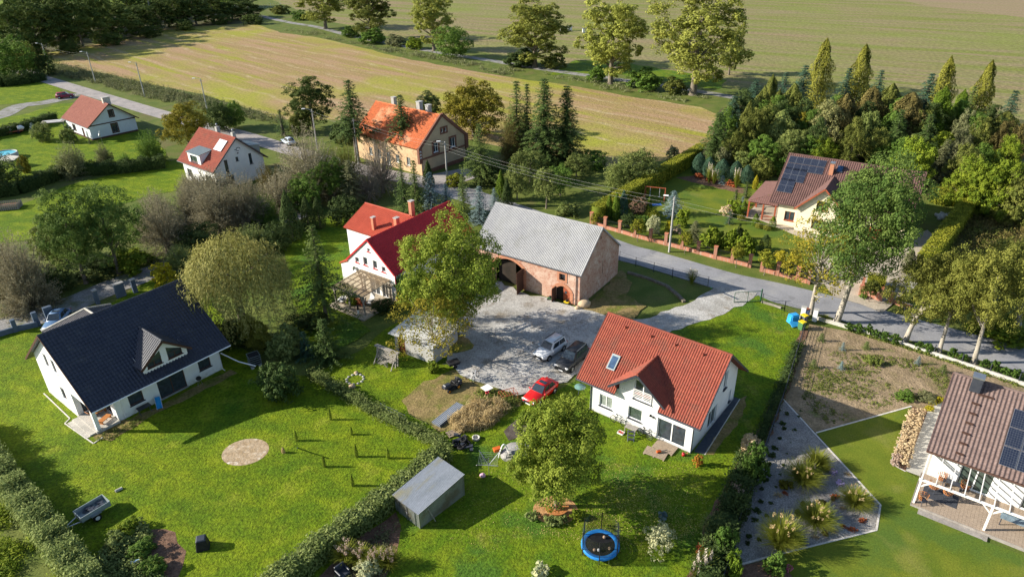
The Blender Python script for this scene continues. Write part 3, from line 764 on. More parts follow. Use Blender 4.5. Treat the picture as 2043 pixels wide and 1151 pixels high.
# lintel over the porch on the gable side
mb.add([(x0, py_, 2.9), (x0, y0, 2.9), (x0, y0, zwf), (x0, py_, zq)], [(0, 1, 2, 3)])
mb.build('wall', MT['white'], B)
for i, op in enumerate(fo): window(B, (px_, y0), (x1, y0), op, frame='dkwood', pane='glass', bars=0 if i != 1 else 1, name='window' if i != 1 else 'terrace_shutter', sill='anth' if i != 1 else 'concrete')
for op in lw: window(B, (x0, y1), (x0, py_), op, frame='dkwood', pane='glass', bars=0, sill='graywhite', trim=None)
window(B, (x0, py_), (px_, py_), (.5, .4, 1.5, 2.5), frame='dkwood', name='door', bars=0, sill=None)
window(B, (px_, py_), (px_, y0), (1.2, .4, 2.6, 2.4), frame='dkwood', name='door', sill=None)
for op in [(3, 1, 4.2, 2.3), (6, 1, 7.2, 2.3), (4.4, 4.2, 5.6, 5.6)]: window(B, (x1, y0), (x1, y1), op, frame='dkwood')
window(B, (x1, y1), (x0, y1), (2, .9, 3.4, 2.2), frame='dkwood'); window(B, (x1, y1), (x0, y1), (8, .2, 9.2, 2.3), frame='dkwood', name='door', sill=None)
mb = MB(); mb.box((-5.4, -3.4, .16), (2.1, 3.9, .32)); mb.box((-6.72, -3.3, .105), (.55, 3.7, .21)).box((-7.2, -3.3, .05), (.45, 3.7, .10))
mb.build('porch_step', MT['stone'], B)
MB().box((-6.15, -5.05, 1.85), (.34, .34, 3.08)).build('porch_pillar', MT['white'], B)
rb = gableroof(B, L_, Wd, ze, zr, MT['blacktile'], pu=.30, au=.06, pv=.36, av=.03, gutter='pvc', fascia='dkwood')
MB().quad((-6.7, -Wd / 2 + .05, ze - .18), (6.7, -Wd / 2 + .05, ze - .18), (6.7, y0, zwf - .02), (-6.7, y0, zwf - .02)).build('soffit', MT['pvc'], rb)
f = MB(); f.tube([(6.3, y0 - .05, .1), (6.3, y0 - .05, zwf - .3), (6.3, -Wd / 2, ze - .08)], .05, 6).tube([(6.3, y0 - .05, .1), (6.3, y0 - .5, .05)], .05, 6)
f.build('downpipe', MT['pvc'], B); MB().tube([(-3.75, y0 - .05, .1), (-3.75, y0 - .05, zwf - .2)], .05, 6).build('downpipe', MT['pvc'], B)
# gabled dormer with slanted-top windows
dc, hw, dyf, dh, dze = .72, 2.45, -6.2, 6.9, 4.9
mb = MB()
wall(mb, (dc - 2.15, dyf), (dc + 2.15, dyf), [(0, 4.95), (2.15, 6.6), (4.3, 4.95)], [(.45, 4.55, 1.85, 5.15), (2.45, 4.55, 3.85, 5.15)], zb=4.05, depth=.1)
for s in (-1, 1): mb.quad((dc + s * 2.15, dyf, 4.05), (dc + s * 2.15, -4.3, 5.4), (dc + s * 2.15, -4.3, 5.5), (dc + s * 2.15, dyf, 4.95))
mb.build('dormer_wall', MT['white'], B)
for op in ((.45, 4.55, 1.85, 5.15), (2.45, 4.55, 3.85, 5.15)):
 w = window(B, (dc - 2.15, dyf), (dc + 2.15, dyf), op, frame='dkwood', bars=1, depth=.1, sill='dkwood')
 q = [dc - 2.15 + op[0], dc - 2.15 + op[2]]; k = 0 if op[0] < 1 else 1
 zt_ = [5.15, 5.75][::1 if k == 0 else -1]
 MB().add([(q[0], dyf - .012, 5.15), (q[1], dyf - .012, 5.15), (q[1] if k == 0 else q[0], dyf - .012, 5.85)], [(0, 1, 2)]).build('pane', MT['glass'], w)
mb = MB()
for s in (-1, 1):
 dl = math.hypot(hw, dh - dze)
 vv = Vector((-s * hw, 0, dh - dze)).normalized(); nn = Vector((s * (dh - dze), 0, hw)).normalized()
 def kd(u, v): return dze + v * (dh - dze) / dl > ze + (dyf - .45 + u + Wd / 2) * sl_ - .1
 roofplane(mb, (dc + s * hw, dyf - .45, dze), (0, 1, 0), vv, nn, 4.3, dl, pu=.30, au=.06, pv=.36, av=.03, keep=kd)
dr = mb.build('dormer_roof', MT['blacktile'], B)
r = MB()
yi = (dh - ze) / sl_ - Wd / 2
for i in range(10): r.tube([(dc, dyf - .45 + (yi - dyf + .45) * i / 10, dh + .02), (dc, dyf - .45 + (yi - dyf + .45) * (i + 1) / 10 + .02, dh + .02)], [.13, .11], 8)
r.build('ridge_cap', mat('grey_ridge_tile', (.11, .11, .12), (.08, .08, .09), 3, rough=.5), dr)
f = MB()
for s in (-1, 1):
 f.bar((dc + s * hw, dyf - .46, dze - .08), (dc, dyf - .46, dh - .08), .05, .2)
 f.quad((dc + s * hw, dyf - .44, dze - .05), (dc, dyf - .44, dh - .05), (dc, -4, dh - .05), (dc + s * hw, -5.6, dze - .05))
f.build('bargeboard', MT['dkwood'], dr)
# garage wing behind, with a hipped roof
mb = MB()
gx0, gx1, gy0, gy1 = -2.6, 3.4, 5.2, 12.2
wall(mb, (gx0, gy1), (gx0, gy0), [(0, 2.7), (7, 2.7)], [(2, 1, 3.2, 2)]); wall(mb, (gx1, gy0), (gx1, gy1), [(0, 2.7), (7, 2.7)]); wall(mb, (gx1, gy1), (gx0, gy1), [(0, 2.7), (6, 2.7)], [(1, .05, 5, 2.3)])
gw = mb.build('garage_wall', MT['white'], B)
window(B, (gx0, gy1), (gx0, gy0), (2, 1, 3.2, 2), frame='dkwood')
window(B, (gx1, gy1), (gx0, gy1), (1, .05, 5, 2.3), frame='anth', pane='graywhite', bars=0, hbar=3, name='garage_door', sill=None)
mb = MB()
ex0, ex1, ey1, hz, rz_ = gx0 - .6, gx1 + .6, gy1 + .7, 2.75, 5.0
rxm, ryh = (ex0 + ex1) / 2, ey1 - 3.4
wv = (ex1 - ex0) / 2
sla = math.hypot(wv, rz_ - hz)
for s in (-1, 1):
 ln = ey1 - 3.0
 def kh(u, v, s=s): return (ey1 - 3.0) - u >= 0 and u <= ln - v / sla * 3.4 if s < 0 else u >= v / sla * 3.4
 if s < 0: roofplane(mb, (ex0, 3.0, hz), (0, 1, 0), (wv, 0, rz_ - hz), (-(rz_ - hz), 0, wv), ln, sla, pu=.30, au=.06, pv=.36, av=.03, keep=kh)
 else: roofplane(mb, (ex1, ey1, hz), (0, -1, 0), (-wv, 0, rz_ - hz), ((rz_ - hz), 0, wv), ln, sla, pu=.30, au=.06, pv=.36, av=.03, keep=kh)
slh = math.hypot(3.4, rz_ - hz)
roofplane(mb, (ex1, ey1, hz), (-1, 0, 0), (0, -3.4, rz_ - hz), (0, rz_ - hz, 3.4), ex1 - ex0, slh, pu=.30, au=.06, pv=.36, av=.03, keep=lambda u, v: v / slh * wv <= u <= (ex1 - ex0) - v / slh * wv)
gr = mb.build('garage_roof', mat('grey_brown_tile', (.10, .095, .10), (.075, .072, .08), 2, rough=.5, fine=.2), B)
r = MB()
for a, b in (((rxm, 3, rz_), (rxm, ryh, rz_)), ((rxm, ryh, rz_), (ex0, ey1, hz)), ((rxm, ryh, rz_), (ex1, ey1, hz))): r.tube([Vector(a) + Vector((0, 0, .05)), Vector(b) + Vector((0, 0, .05))], .12, 8)
r.build('ridge_cap', MT['stone'], gr)
# ---- C: brick barn
Cb = house('barn', 'brick barn with grey corrugated roof, big arched gateway and small arched door', 4.5, 80.4, -34.8, 'barn')
L_, Wd, ze, zr = 15.6, 10.2, 4.14, 8.36
x0, x1, y0, y1 = -7.65, 7.65, -5.0, 5.0
zw = ze - .04
def archop(uc, w, z0, zs, rise, n=10):
 """an arched opening as a stack of narrow rectangles"""
 out = []
 for i in range(n):
  a = -w / 2 + w * i / n; b = a + w / n
  m = (a + b) / 2
  out.append((uc + a, z0, uc + b, zs + rise * (1 - (2 * m / w) ** 2)))
 return out
big = archop(-2.45 - x0, 4.4, 0.0, 2.9, .75, 14)
sm = archop(5.35 - x0, 2.05, 0.0, 1.55, .55, 8)
mb = MB()
wop = (4.85 - x0, 2.88, 5.68 - x0, 3.7)
# strips over arched openings must not clash with the small window above the small door
us_ops = big + sm + [wop]
o, d, n, LL = wallpts((x0, y0), (x1, y0))
def Q(u, z, k=0): return o + d * u + Vector((0, 0, z)) - n * k
us = sorted(set([0, LL] + [x for q in us_ops for x in (q[0], q[2])]))
for a, b in zip(us, us[1:]):
 z = 0
 for q in sorted([q for q in us_ops if q[0] - 1e-6 <= a and b <= q[2] + 1e-6], key=lambda q: q[1]):
  if q[1] > z + 1e-4: mb.quad(Q(a, z), Q(b, z), Q(b, q[1]), Q(a, q[1]))
  z = q[3]
 mb.quad(Q(a, z), Q(b, z), Q(b, zw), Q(a, zw))
for grp in (big, sm, [wop]):
 D = .45
 mb.quad(Q(grp[0][0], grp[0][1]), Q(grp[0][0], grp[0][3]), Q(grp[0][0], grp[0][3], D), Q(grp[0][0], grp[0][1], D))
 mb.quad(Q(grp[-1][2], grp[-1][1]), Q(grp[-1][2], grp[-1][3]), Q(grp[-1][2], grp[-1][3], D), Q(grp[-1][2], grp[-1][1], D))
 for q in grp: mb.quad(Q(q[0], q[3]), Q(q[2], q[3]), Q(q[2], q[3], D), Q(q[0], q[3], D))
gt = [(0, zw), (5, zr - .12), (10, zw)]
wall(mb, (x1, y0), (x1, y1), gt, [(5.55, 1.95, 5.75, 3.85), (4.7, 6.85, 5.1, 7.3)], depth=.3)
wall(mb, (x1, y1), (x0, y1), [(0, zw), (LL, zw)]); wall(mb, (x0, y1), (x0, y0), gt)
mb.build('wall', MT['oldbrick'], Cb)
mb = MB(); mb.box((0, 2.4, 1.75), (14.9, 4.6, 3.5)); mb.build('interior_shade', MT['interior_shade'], Cb)  # solid block painted near-black in place of the unlit hall
def archtrim(uc, w, zs, rise, tw, t=.09, seg=12, z0=0.0):
 f = MB()
 pts = [(uc - w / 2 - tw / 2, z0)] + [(uc + (w / 2 + tw / 2) * (2 * i / seg - 1), zs + (rise + tw / 2) * (1 - (2 * i / seg - 1) ** 2)) for i in range(seg + 1)] + [(uc + w / 2 + tw / 2, z0)]
 for a, b in zip(pts, pts[1:]): f.bar(Q(a[0], a[1], -.02), Q(b[0], b[1], -.02), t, tw)
 return f
gate = archtrim(-2.45 - x0, 4.4, 2.9, .75, .38).build('gateway_arch', MT['redbrick'], Cb)
f = MB()
hin = Q(-.25 - x0, 0, .0)
for k in range(7): f.box(hin + Vector((.02 * k, -.12 - .24 * k * 1.0, 1.55)), (.05, .23, 2.9))
f.box(hin + Vector((.06, -.85, .7)), (.05, 1.7, .16)).box(hin + Vector((.06, -.85, 2.3)), (.05, 1.7, .16))
f.build('gate_leaf', MT['dkwood'], Cb)
f = MB(); f.box(Q(-3.0 - x0, 1.6, .55), (2.6, .1, 3.0)); f.build('inner_leaf', MT['interior_shade'], Cb)  # leaf painted in the shade colour so the gateway looks dark
f = archtrim(5.35 - x0, 2.05, 1.55, .55, .42); f.bar(Q(3.95 - x0, 1.2, -.015), Q(3.95 - x0, 0, -.015), .3, .08, up=n)
f.build('door_arch', MT['redbrick'], Cb)
f = MB()
for k in range(5): f.box(Q(5.5 - x0 + k * .18, .95, .12), (.17, .06, 1.85))
db = f.build('door_leaf', MT['redwood'], Cb); MB().box(Q(5.75 - x0, 1.35, .06), (.26, .04, .3)).build('pane', MT['glass'], db)
f = MB(); hp = Q(4.36 - x0, 0, 0)
for k in range(5): f.box(hp + Vector((.05, -.1 - .19 * k, .95)), (.06, .18, 1.85))
f.build('open_door_leaf', MT['dkwood'], Cb)
MB().box(Q(5.35 - x0, 1.0, .32), (2.2, .05, 2.1)).build('door_recess_shade', MT['interior_shade'], Cb)  # flat panel; the shade behind the door is put into its colour
window(Cb, (x0, y0), (x1, y0), wop, frame='dkwood', bars=0, depth=.3, sill=None, trim='redbrick', tw=.26)
window(Cb, (x1, y0), (x1, y1), (5.55, 1.95, 5.75, 3.85), frame='dkwood', bars=0, depth=.3, sill=None, fw_=.04, name='slit_window')
window(Cb, (x1, y0), (x1, y1), (4.7, 6.85, 5.1, 7.3), frame='redbrick', bars=0, depth=.2, sill=None, fw_=.08, name='gable_opening')
rc = gableroof(Cb, L_, Wd, ze, zr, MT['fibre'], pu=.21, au=.055, gutter=[(-7.8, 7.8, -1), (-7.8, 7.8, 1)], fascia='fibre', ridge=.12, nper=6, th=.06)
f = MB(); f.tube([(7.2, y0 - .08, .05), (7.2, y0 - .08, ze - .25), (7.2, -5.15, ze - .05)], .05, 6); f.build('downpipe', MT['anth'], Cb)
# ---- D: old white house with the dark red roof
D = house('farmhouse', 'white farmhouse with dark red metal roof and glazed pergola on its gable', -12.7, 82.1, 53.8)
L_, Wd, ze, zr = 15.2, 8.2, 3.77, 7.4
x0, x1, y0, y1 = -7.5, 7.5, -4.0, 4.0
zw = ze - .05
gt = [(0, zw), (4, zr - .12), (8, zw)]
lo = [(y1 - 2.6, 3.7, y1 - 1.95, 4.4), (y1 - 1.15, 3.72, y1 - .45, 4.8), (y1 + .5, 3.7, y1 + 1.2, 4.78), (y1 + 1.95, 3.65, y1 + 2.6, 4.35), (y1 - .2, 5.75, y1 + .25, 6.2), (3.6, .1, 5.2, 2.1), (5.6, .1, 6.6, 2.1)]
mb = MB()
wall(mb, (x0, y1), (x0, y0), gt, lo)
wall(mb, (x0, y0), (x1, y0), [(0, zw), (15, zw)], [(3, 1, 4, 2.3), (7, 1, 8, 2.3), (11, 1, 12, 2.3)])
wall(mb, (x1, y0), (x1, y1), gt, [(2, 1, 3, 2.2), (5, 1, 6, 2.2)]); wall(mb, (x1, y1), (x0, y1), [(0, zw), (15, zw)])
mb.build('wall', MT['white'], D)
for i, op in enumerate(lo): window(D, (x0, y1), (x0, y0), op, pane='glass', bars=1 if i > 4 else 0, name='window' if i < 5 else 'patio_door', sill='redmetal' if i < 5 else None)
for op in [(3, 1, 4, 2.3), (7, 1, 8, 2.3), (11, 1, 12, 2.3)]: window(D, (x0, y0), (x1, y0), op)
for op in [(2, 1, 3, 2.2), (5, 1, 6, 2.2)]: window(D, (x1, y0), (x1, y1), op)
gableroof(D, L_, Wd, ze, zr, MT['redmetal'], pu=.22, au=.03, pv=.36, av=.025, gutter='redmetal', fascia='redmetal', ridge=.1, nper=6)
f = MB(); f.tube([(-7.45, -4.08, .1), (-7.45, -4.08, 3.4), (-7.45, -4.2, 3.7)], .05, 6); f.build('downpipe', MT['redmetal'], D)
f = MB(); f.lathe([(0, 0), (.2, .03), (.36, .12)], (-7.62, 2.7, 2.75), 16, (-1, 0, .2)); f.tube([(-7.5, 2.7, 2.7), (-7.75, 2.7, 2.78)], .03, 6); f.build('satellite_dish', MT['steel'], D)
# rear wing, taller, brighter red
mb = MB()
ex0, ex1 = -2.4, 4.4
rx = 1.6
wall(mb, (ex0, 9.6), (ex0, 4.0), [(0, 4.9), (5.6, 4.9)]); wall(mb, (ex1, 4.0), (ex1, 9.6), [(0, 4.9), (5.6, 4.9)])
wall(mb, (ex1, 9.6), (ex0, 9.6), [(0, 4.9), (2.8, 6.9), (6.8, 4.9)])
mb.build('rear_wing_wall', MT['white'], D)
mb = MB()
w1 = rx - ex0 + .3; dz = 2.05; s1 = math.hypot(w1, dz)
roofplane(mb, (ex0 - .3, .5, 4.9), (0, 1, 0), (w1, 0, dz), (-dz, 0, w1), 9.4, s1, pu=.24, au=.04, pv=.36, av=.025, nper=6)
w2 = ex1 + .3 - rx; s2 = math.hypot(w2, dz)
roofplane(mb, (ex1 + .3, 9.9, 4.9), (0, -1, 0), (-w2, 0, dz), (dz, 0, w2), 9.4, s2, pu=.24, au=.04, pv=.36, av=.025, nper=6)
rw = mb.build('rear_wing_roof', MT['scarlet'], D)
MB().tube([(rx, 1.5, 6.97), (rx, 9.9, 6.97)], .1, 8).build('ridge_cap', MT['scarlet'], rw)
f = MB()
mb = MB(); mb.add([(-7.6, 4.0, 3.6), (-5.4, 4.0, 3.6), (-5.4, 5.6, 2.9), (-7.6, 5.6, 2.9), (-7.6, 4.0, 3.45), (-5.4, 4, 3.45), (-5.4, 5.6, 2.75), (-7.6, 5.6, 2.75)], [(0, 1, 2, 3), (4, 7, 6, 5), (0, 3, 7, 4), (3, 2, 6, 7), (2, 1, 5, 6)])
mb.build('lean_to_roof', MT['scarlet'], D)
mb = MB(); wall(mb, (-7.5, 5.4), (-7.5, 4.0), [(0, 2.85), (1.4, 3.45)]); wall(mb, (-5.5, 5.4), (-7.5, 5.4), [(0, 2.8), (2, 2.8)]); mb.build('lean_to_wall', MT['white'], D)
for (x, y, z0, z1, w) in ((-1.6, 5.1, 4.6, 7.0, .5), (-.6, 1.9, 5.2, 7.3, .6), (2.4, 2.0, 5.5, 8.6, .62)):
 f = MB(); f.box((x, y, (z0 + z1) / 2), (w, w * .8, z1 - z0)); c = f.build('chimney', MT['redbrick'], D)
 f = MB(); f.box((x, y, z1 + .05), (w + .12, w * .8 + .12, .1)); f.build('chimney_cap', MT['concrete'], c)
sl_ = (zr - ze) / (Wd / 2); a = math.atan2(zr - ze, Wd / 2)
f = MB(); f.box((-.2, -2.7, ze + (4.1 - 2.7) * sl_ + .1), (.8, 1.2, .12), mtx=Matrix.Rotation(a, 3, 'X')); f.build('roof_window', MT['glass'], D)
# ---- E: small house with pale gable on the far left
E_ = house('cottage', 'small pale house with red tile roof and dark-framed gable windows beside the village road', -90.8, 155.2, -40.8)
L_, Wd, ze, zr = 14.3, 10.8, 2.95, 7.0
x0, x1, y0, y1 = -6.4, 6.42, -4.86, 4.86
sl_ = (zr - ze) / (Wd / 2); zw = ze + .5 * sl_ - .12
gt = [(0, zw), (4.86, zr - .2), (9.72, zw)]
go = [(-.15 - y0, 4.2, .7 - y0, 5.5), (-.35 - y0, .85, .8 - y0, 2.6)]
fo = [(1.9 - x0, .1, 3.0 - x0, 2.15), (-3 - x0, .9, -1.6 - x0, 2.1)]
mb = MB()
wall(mb, (x0, y0), (x1, y0), [(0, zw), (x1 - x0, zw)], fo); wall(mb, (x1, y0), (x1, y1), gt, go)
wall(mb, (x1, y1), (x0, y1), [(0, zw), (x1 - x0, zw)]); wall(mb, (x0, y1), (x0, y0), gt)
mb.build('wall', MT['graywhite'], E_)
for op in go: window(E_, (x1, y0), (x1, y1), op, frame='dkwood', trim='dkwood', tw=.2, sill=None, bars=1)
window(E_, (x0, y0), (x1, y0), fo[0], frame='redwood', name='door', pane='dkwood', bars=1, sill=None); window(E_, (x0, y0), (x1, y0), fo[1], frame='dkwood', trim='dkwood')
MB().bar((x1 + .03, y0, 3.05), (x1 + .03, y1, 3.05), .06, .22).build('timber_band', MT['dkwood'], E_)
floorline(E_, x0, x1, y0, y1, .4, 'dkwood')
gableroof(E_, L_, Wd, ze, zr, MT['redtile2'], pu=.3, au=.04, pv=.36, av=.045, gutter=True, fascia='dkwood')
f = MB(); f.box((5.0, .5, 7.2), (.7, 1.5, 1.6)); c = f.build('chimney', MT['stone'], E_); MB().box((5.0, .5, 8.05), (.85, 1.65, .12)).build('chimney_cap', MT['concrete'], c)
# ---- F: red roof house with boxy dormers and solar collectors
F_ = house('cottage', 'white house with orange-red tile roof, boxy grey dormers and two solar collectors', -51.3, 121.4, -38.8)
L_, Wd, ze, zr = 11.6, 10.8, 3.53, 8.3
x0, x1, y0, y1 = -5.2, 5.25, -4.8, 4.8
sl_ = (zr - ze) / (Wd / 2); zw = ze + .6 * sl_ - .14
gt = [(0, zw), (4.8, zr - .2), (9.6, zw)]
go = [(-2.75 - y0, 2.5, -2.1 - y0, 4.9), (-.5 - y0, 4.2, .0 - y0, 4.9), (2.0 - y0, 3.0, 2.6 - y0, 4.9), (-3 - y0, .3, -1.5 - y0, 2.1)]
mb = MB()
wall(mb, (x0, y0), (x1, y0), [(0, zw), (x1 - x0, zw)], [(1, 1, 2.6, 2.3), (7, .2, 9, 2.3)]); wall(mb, (x1, y0), (x1, y1), gt, go)
wall(mb, (x1, y1), (x0, y1), [(0, zw), (x1 - x0, zw)]); wall(mb, (x0, y1), (x0, y0), gt)
mb.build('wall', MT['white'], F_)
for op in go: window(F_, (x1, y0), (x1, y1), op, frame='anth', bars=0)
for op in [(1, 1, 2.6, 2.3), (7, .2, 9, 2.3)]: window(F_, (x0, y0), (x1, y0), op, frame='anth')
gableroof(F_, L_, Wd, ze, zr, MT['redtile'], pu=.3, au=.04, pv=.4, av=.05, gutter=True, fascia='anth')
for nm, s, xa, xb in (('dormer', -1, -2.4, 1.55), ('dormer', 1, .8, 4.4)):
 mb = MB()
 yf = s * 4.95; zf0, zf1 = ze + .2, 5.72; yb = s * 2.4; zb_ = 6.1
 for x in (xa, xb): mb.add([(x, yf, zf0), (x, yf, zf1), (x, yb, zb_), (x, yb + s * .2, zb_ - .2)], [(0, 1, 2, 3)])
 if s < 0: wall(mb, (xa, yf), (xb, yf), [(0, zf1), (xb - xa, zf1)], [(.7, ze + .5, 3.0, zf1 - .45)], zb=zf0 - .1)
 else: mb.quad((xb, yf, zf0 - .1), (xa, yf, zf0 - .1), (xa, yf, zf1), (xb, yf, zf1))
 dm = mb.build('dormer', MT['white'] if s < 0 else MT['zinc'], F_)
 if s < 0: window(dm, (xa, yf), (xb, yf), (.7, ze + .5, 3.0, zf1 - .45), frame='anth', pane='glass_green')
 mb = MB()
 Vv = Vector((0, yb - yf, zb_ - zf1)); ln = Vv.length
 Nn = Vector((0, -(zb_ - zf1) * (1 if yb > yf else -1), abs(yb - yf))).normalized()
 if s < 0: roofplane(mb, (xa - .12, yf - .2, zf1 + .02), (1, 0, 0), Vv, Nn, xb - xa + .24, ln + .3, pu=.45, au=.05, kind='trap', th=.1)
 else: roofplane(mb, (xb + .12, yf + .2, zf1 + .02), (-1, 0, 0), Vv, Nn, xb - xa + .24, ln + .3, pu=.45, au=.05, kind='trap', th=.1)
 mb.build('dormer_roof', MT['zinc'], dm)
a = math.atan2(zr - ze, Wd / 2); mr = Matrix.Rotation(a, 3, 'X')
for x in (2.75, 3.95):
 f = MB(); f.box((x, -1.7, ze + (5.4 - 1.7) * sl_ + .2), (1.12, 2.2, .1), mtx=mr); sc = f.build('solar_collector', MT['steel'], F_)
 f = MB(); f.box((x, -1.7, ze + (5.4 - 1.7) * sl_ + .255), (1.02, 2.1, .012), mtx=mr); f.build('collector_glass', MT['collector'], sc)
for x, y, h in ((-.4, .4, 9.1), (4.6, .35, 8.9)):
 f = MB(); f.box((x, y, h - .8), (.6, .6, 1.8)); c = f.build('chimney', MT['concrete'], F_)
 f = MB(); f.tube([(x, y, h), (x, y, h + .5)], .12, 8).lathe([(.2, 0), (.02, .2)], (x, y, h + .5), 8); f.build('chimney_pot', MT['steel'], c)
f = MB()     # plaster ornament on the gable: a small open ring with a tail
for k in range(9):
 a0, a1 = k * .55, (k + 1) * .55
 f.bar((x1 + .02, .3 + .38 * math.cos(a0), 6.15 + .3 * math.sin(a0)), (x1 + .02, .3 + .38 * math.cos(a1), 6.15 + .3 * math.sin(a1)), .03, .1)
f.bar((x1 + .02, -.4, 6.2), (x1 + .02, -.05, 6.1), .03, .09).box((x1 + .02, .1, 5.5), (.04, .3, .2))
f.build('wall_emblem', MT['anth'], F_)
# ---- G: long ochre house, patched orange roof
G_ = house('old_house', 'long ochre house with patched orange tile roof and brown brick gable trim', -18.9, 130.8, -40.6)
L_, Wd, ze, zr = 18.0, 12.2, 4.8, 9.75
x0, x1, y0, y1 = -8.9, 9.0, -5.7, 5.7
sl_ = (zr - ze) / (Wd / 2); zw = ze + .4 * sl_ - .15
gt = [(0, zw), (5.7, zr + .05), (11.4, zw)]
go = [(-2.55 - y0, 3.45, -1.35 - y0, 5.2), (1.75 - y0, 3.35, 3.05 - y0, 5.1), (-.35 - y0, 6.6, .15 - y0, 7.35), (.5 - y0, 6.6, 1.0 - y0, 7.35)]
fo = [(3.4, 1.2, 4.4, 2.7), (5.8, 1.2, 6.8, 2.7), (8.4, .2, 9.5, 2.6), (11.0, 1.2, 12, 2.7), (14, 1.2, 15, 2.7)]
mb = MB()
wall(mb, (x0, y0), (x1, y0), [(0, zw), (x1 - x0, zw)], fo); wall(mb, (x1, y1), (x0, y1), [(0, zw), (x1 - x0, zw)]); wall(mb, (x0, y1), (x0, y0), gt)
mb.build('wall', MT['ochre'], G_)
mb = MB(); wall(mb, (x1, y0), (x1, y1), gt, go); mb.build('gable_wall', MT['tan'], G_)
for i, op in enumerate(go): window(G_, (x1, y0), (x1, y1), op, trim='brownstone', tw=.34 if i < 2 else .3, sill='pvc' if i < 2 else None, bars=1 if i < 2 else 0)
for op in fo: window(G_, (x0, y0), (x1, y0), op, sill='stone', pane='glass_green')
f = MB()
for s in (-1, 1):       # stepped foot and verge of the gable in brown brick
 f.bar((x1 + .04, s * 6.0, 4.9), (x1 + .04, 0, zr + .15), .32, .55)
 f.box((x1 + .02, s * 5.95, 3.7), (.55, .75, 2.9))
f.bar((x1 + .05, y0, 2.9), (x1 + .05, y1, 2.9), .12, .3).bar((x1 + .04, y0, .35), (x1 + .04, y1, .35), .1, .7)
gv = f.build('gable_trim', MT['brownstone'], G_)
f = MB()      # pale zigzag wall ornament on the brick foot of the gable
X = x1 + .31
for z in (4.3, 3.75, 3.2):
 f.bar((X, -6.15, z), (X, -5.95, z + .32), .04, .1).bar((X, -5.95, z + .32), (X, -5.75, z), .04, .1).bar((X, -6.15, z), (X, -6.15, z + .34), .04, .08)
f.build('wall_ornament', MT['white'], G_)
gableroof(G_, L_, Wd, ze, zr, MT['orangetile'], pu=.26, au=.06, pv=.34, av=.05, fascia='brownstone', ridge=.16)
for x, y, h, w in ((-4.1, .4, 11.0, .75), (5.4, .3, 10.9, .8), (1.2, 2.0, 10.6, .9)):
 f = MB(); f.box((x, y, h - 1.1), (w, w, 2.3)); c = f.build('chimney', MT['concrete'], G_)
 MB().box((x, y, h + .1), (w + .15, w + .15, .14)).build('chimney_cap', MT['concrete'], c)
f = MB(); f.box((-8.5, -5.6, 4.6), (.5, .7, 2.4)); c = f.build('chimney', MT['redbrick'], G_); MB().lathe([(.3, 0), (.3, .15), (.1, .4)], (-8.5, -5.6, 5.8), 10).build('chimney_cap', MT['pvc'], c)
# ---- H: cream house with solar roof
H_ = house('villa', 'cream house with dark brown tile roof, solar panels and a veranda', 50.2, 97.6, -33)
L_, Wd, ze, zr = 18.5, 16.6, 3.53, 8.6
x0, x1, y0, y1 = -8.0, 8.6, -7.6, 7.4
sl_ = (zr - ze) / (Wd / 2); zw = ze + .6 * sl_ - .14
gt = [(0, zw), (7.6, zr - .2), (15, zw)]
fo = [(1, .9, 2.4, 2.3), (4.4, .1, 5.5, 2.3), (8, .9, 9.6, 2.3), (11.6, .05, 14.6, 2.4)]
mb = MB()
wall(mb, (x0, y0), (x1, y0), [(0, zw), (x1 - x0, zw)], fo); wall(mb, (x1, y0), (x1, y1), gt, [(3, 1, 4.2, 2.3), (6.5, 4, 8.2, 5.6)])
wall(mb, (x1, y1), (x0, y1), [(0, zw), (x1 - x0, zw)]); wall(mb, (x0, y1), (x0, y0), gt, [(5, .2, 7, 2.3), (10, .2, 12.5, 2.4)])
mb.build('wall', MT['cream'], H_)
for i, op in enumerate(fo): window(H_, (x0, y0), (x1, y0), op, frame='redwood', pane='glass' if i != 3 else 'redwood', name='window' if i in (0, 2) else ('door' if i == 1 else 'garage_door'), sill='redwood' if i in (0, 2) else None, hbar=3 if i == 3 else 0, bars=0 if i == 3 else 1)
for op in [(3, 1, 4.2, 2.3), (6.5, 4, 8.2, 5.6)]: window(H_, (x1, y0), (x1, y1), op, frame='redwood')
for op in [(5, .2, 7, 2.3), (10, .2, 12.5, 2.4)]: window(H_, (x0, y1), (x0, y0), op, frame='redwood', name='patio_door', sill=None)
gableroof(H_, L_, Wd, ze, zr, MT['browntile'], pu=.30, au=.065, pv=.38, av=.035, gutter='browntile', fascia='browntile')
# cross gable in front, right of the panels
mb = MB(); cx0, cx1, cyf, cz, cr_ = -5.2, 1.2, -8.6, 3.6, 7.0
wall(mb, (cx0, cyf), (cx1, cyf), [(0, cz - .1), (3.2, cr_ - .2), (6.4, cz - .1)], [(2.2, .9, 4.2, 2.2), (2.4, 3.6, 4.0, 5.0)])
for s, x in ((0, cx0), (1, cx1)): mb.quad((x, cyf, 0), (x, -4, 0), (x, -4, cz), (x, cyf, cz))
mb.build('front_gable_wall', MT['cream'], H_)
window(H_, (cx0, cyf), (cx1, cyf), (2.2, .9, 4.2, 2.2), frame='redwood'); window(H_, (cx0, cyf), (cx1, cyf), (2.4, 3.6, 4.0, 5.0), frame='redwood')
mb = MB(); hw, cm = 3.6, -2.0
for s in (-1, 1):
 dl = math.hypot(hw, cr_ - 3.45); vv = (-s * hw, 0, cr_ - 3.45); nn = (s * (cr_ - 3.45), 0, hw)
 kd = lambda u, v: 3.45 + v * (cr_ - 3.45) / dl > ze + (cyf - .5 + u + Wd / 2) * sl_ - .1
 roofplane(mb, (cm + s * hw, cyf - .5, 3.45), (0, 1, 0), vv, nn, 7, dl, pu=.30, au=.06, pv=.38, av=.035, keep=kd)
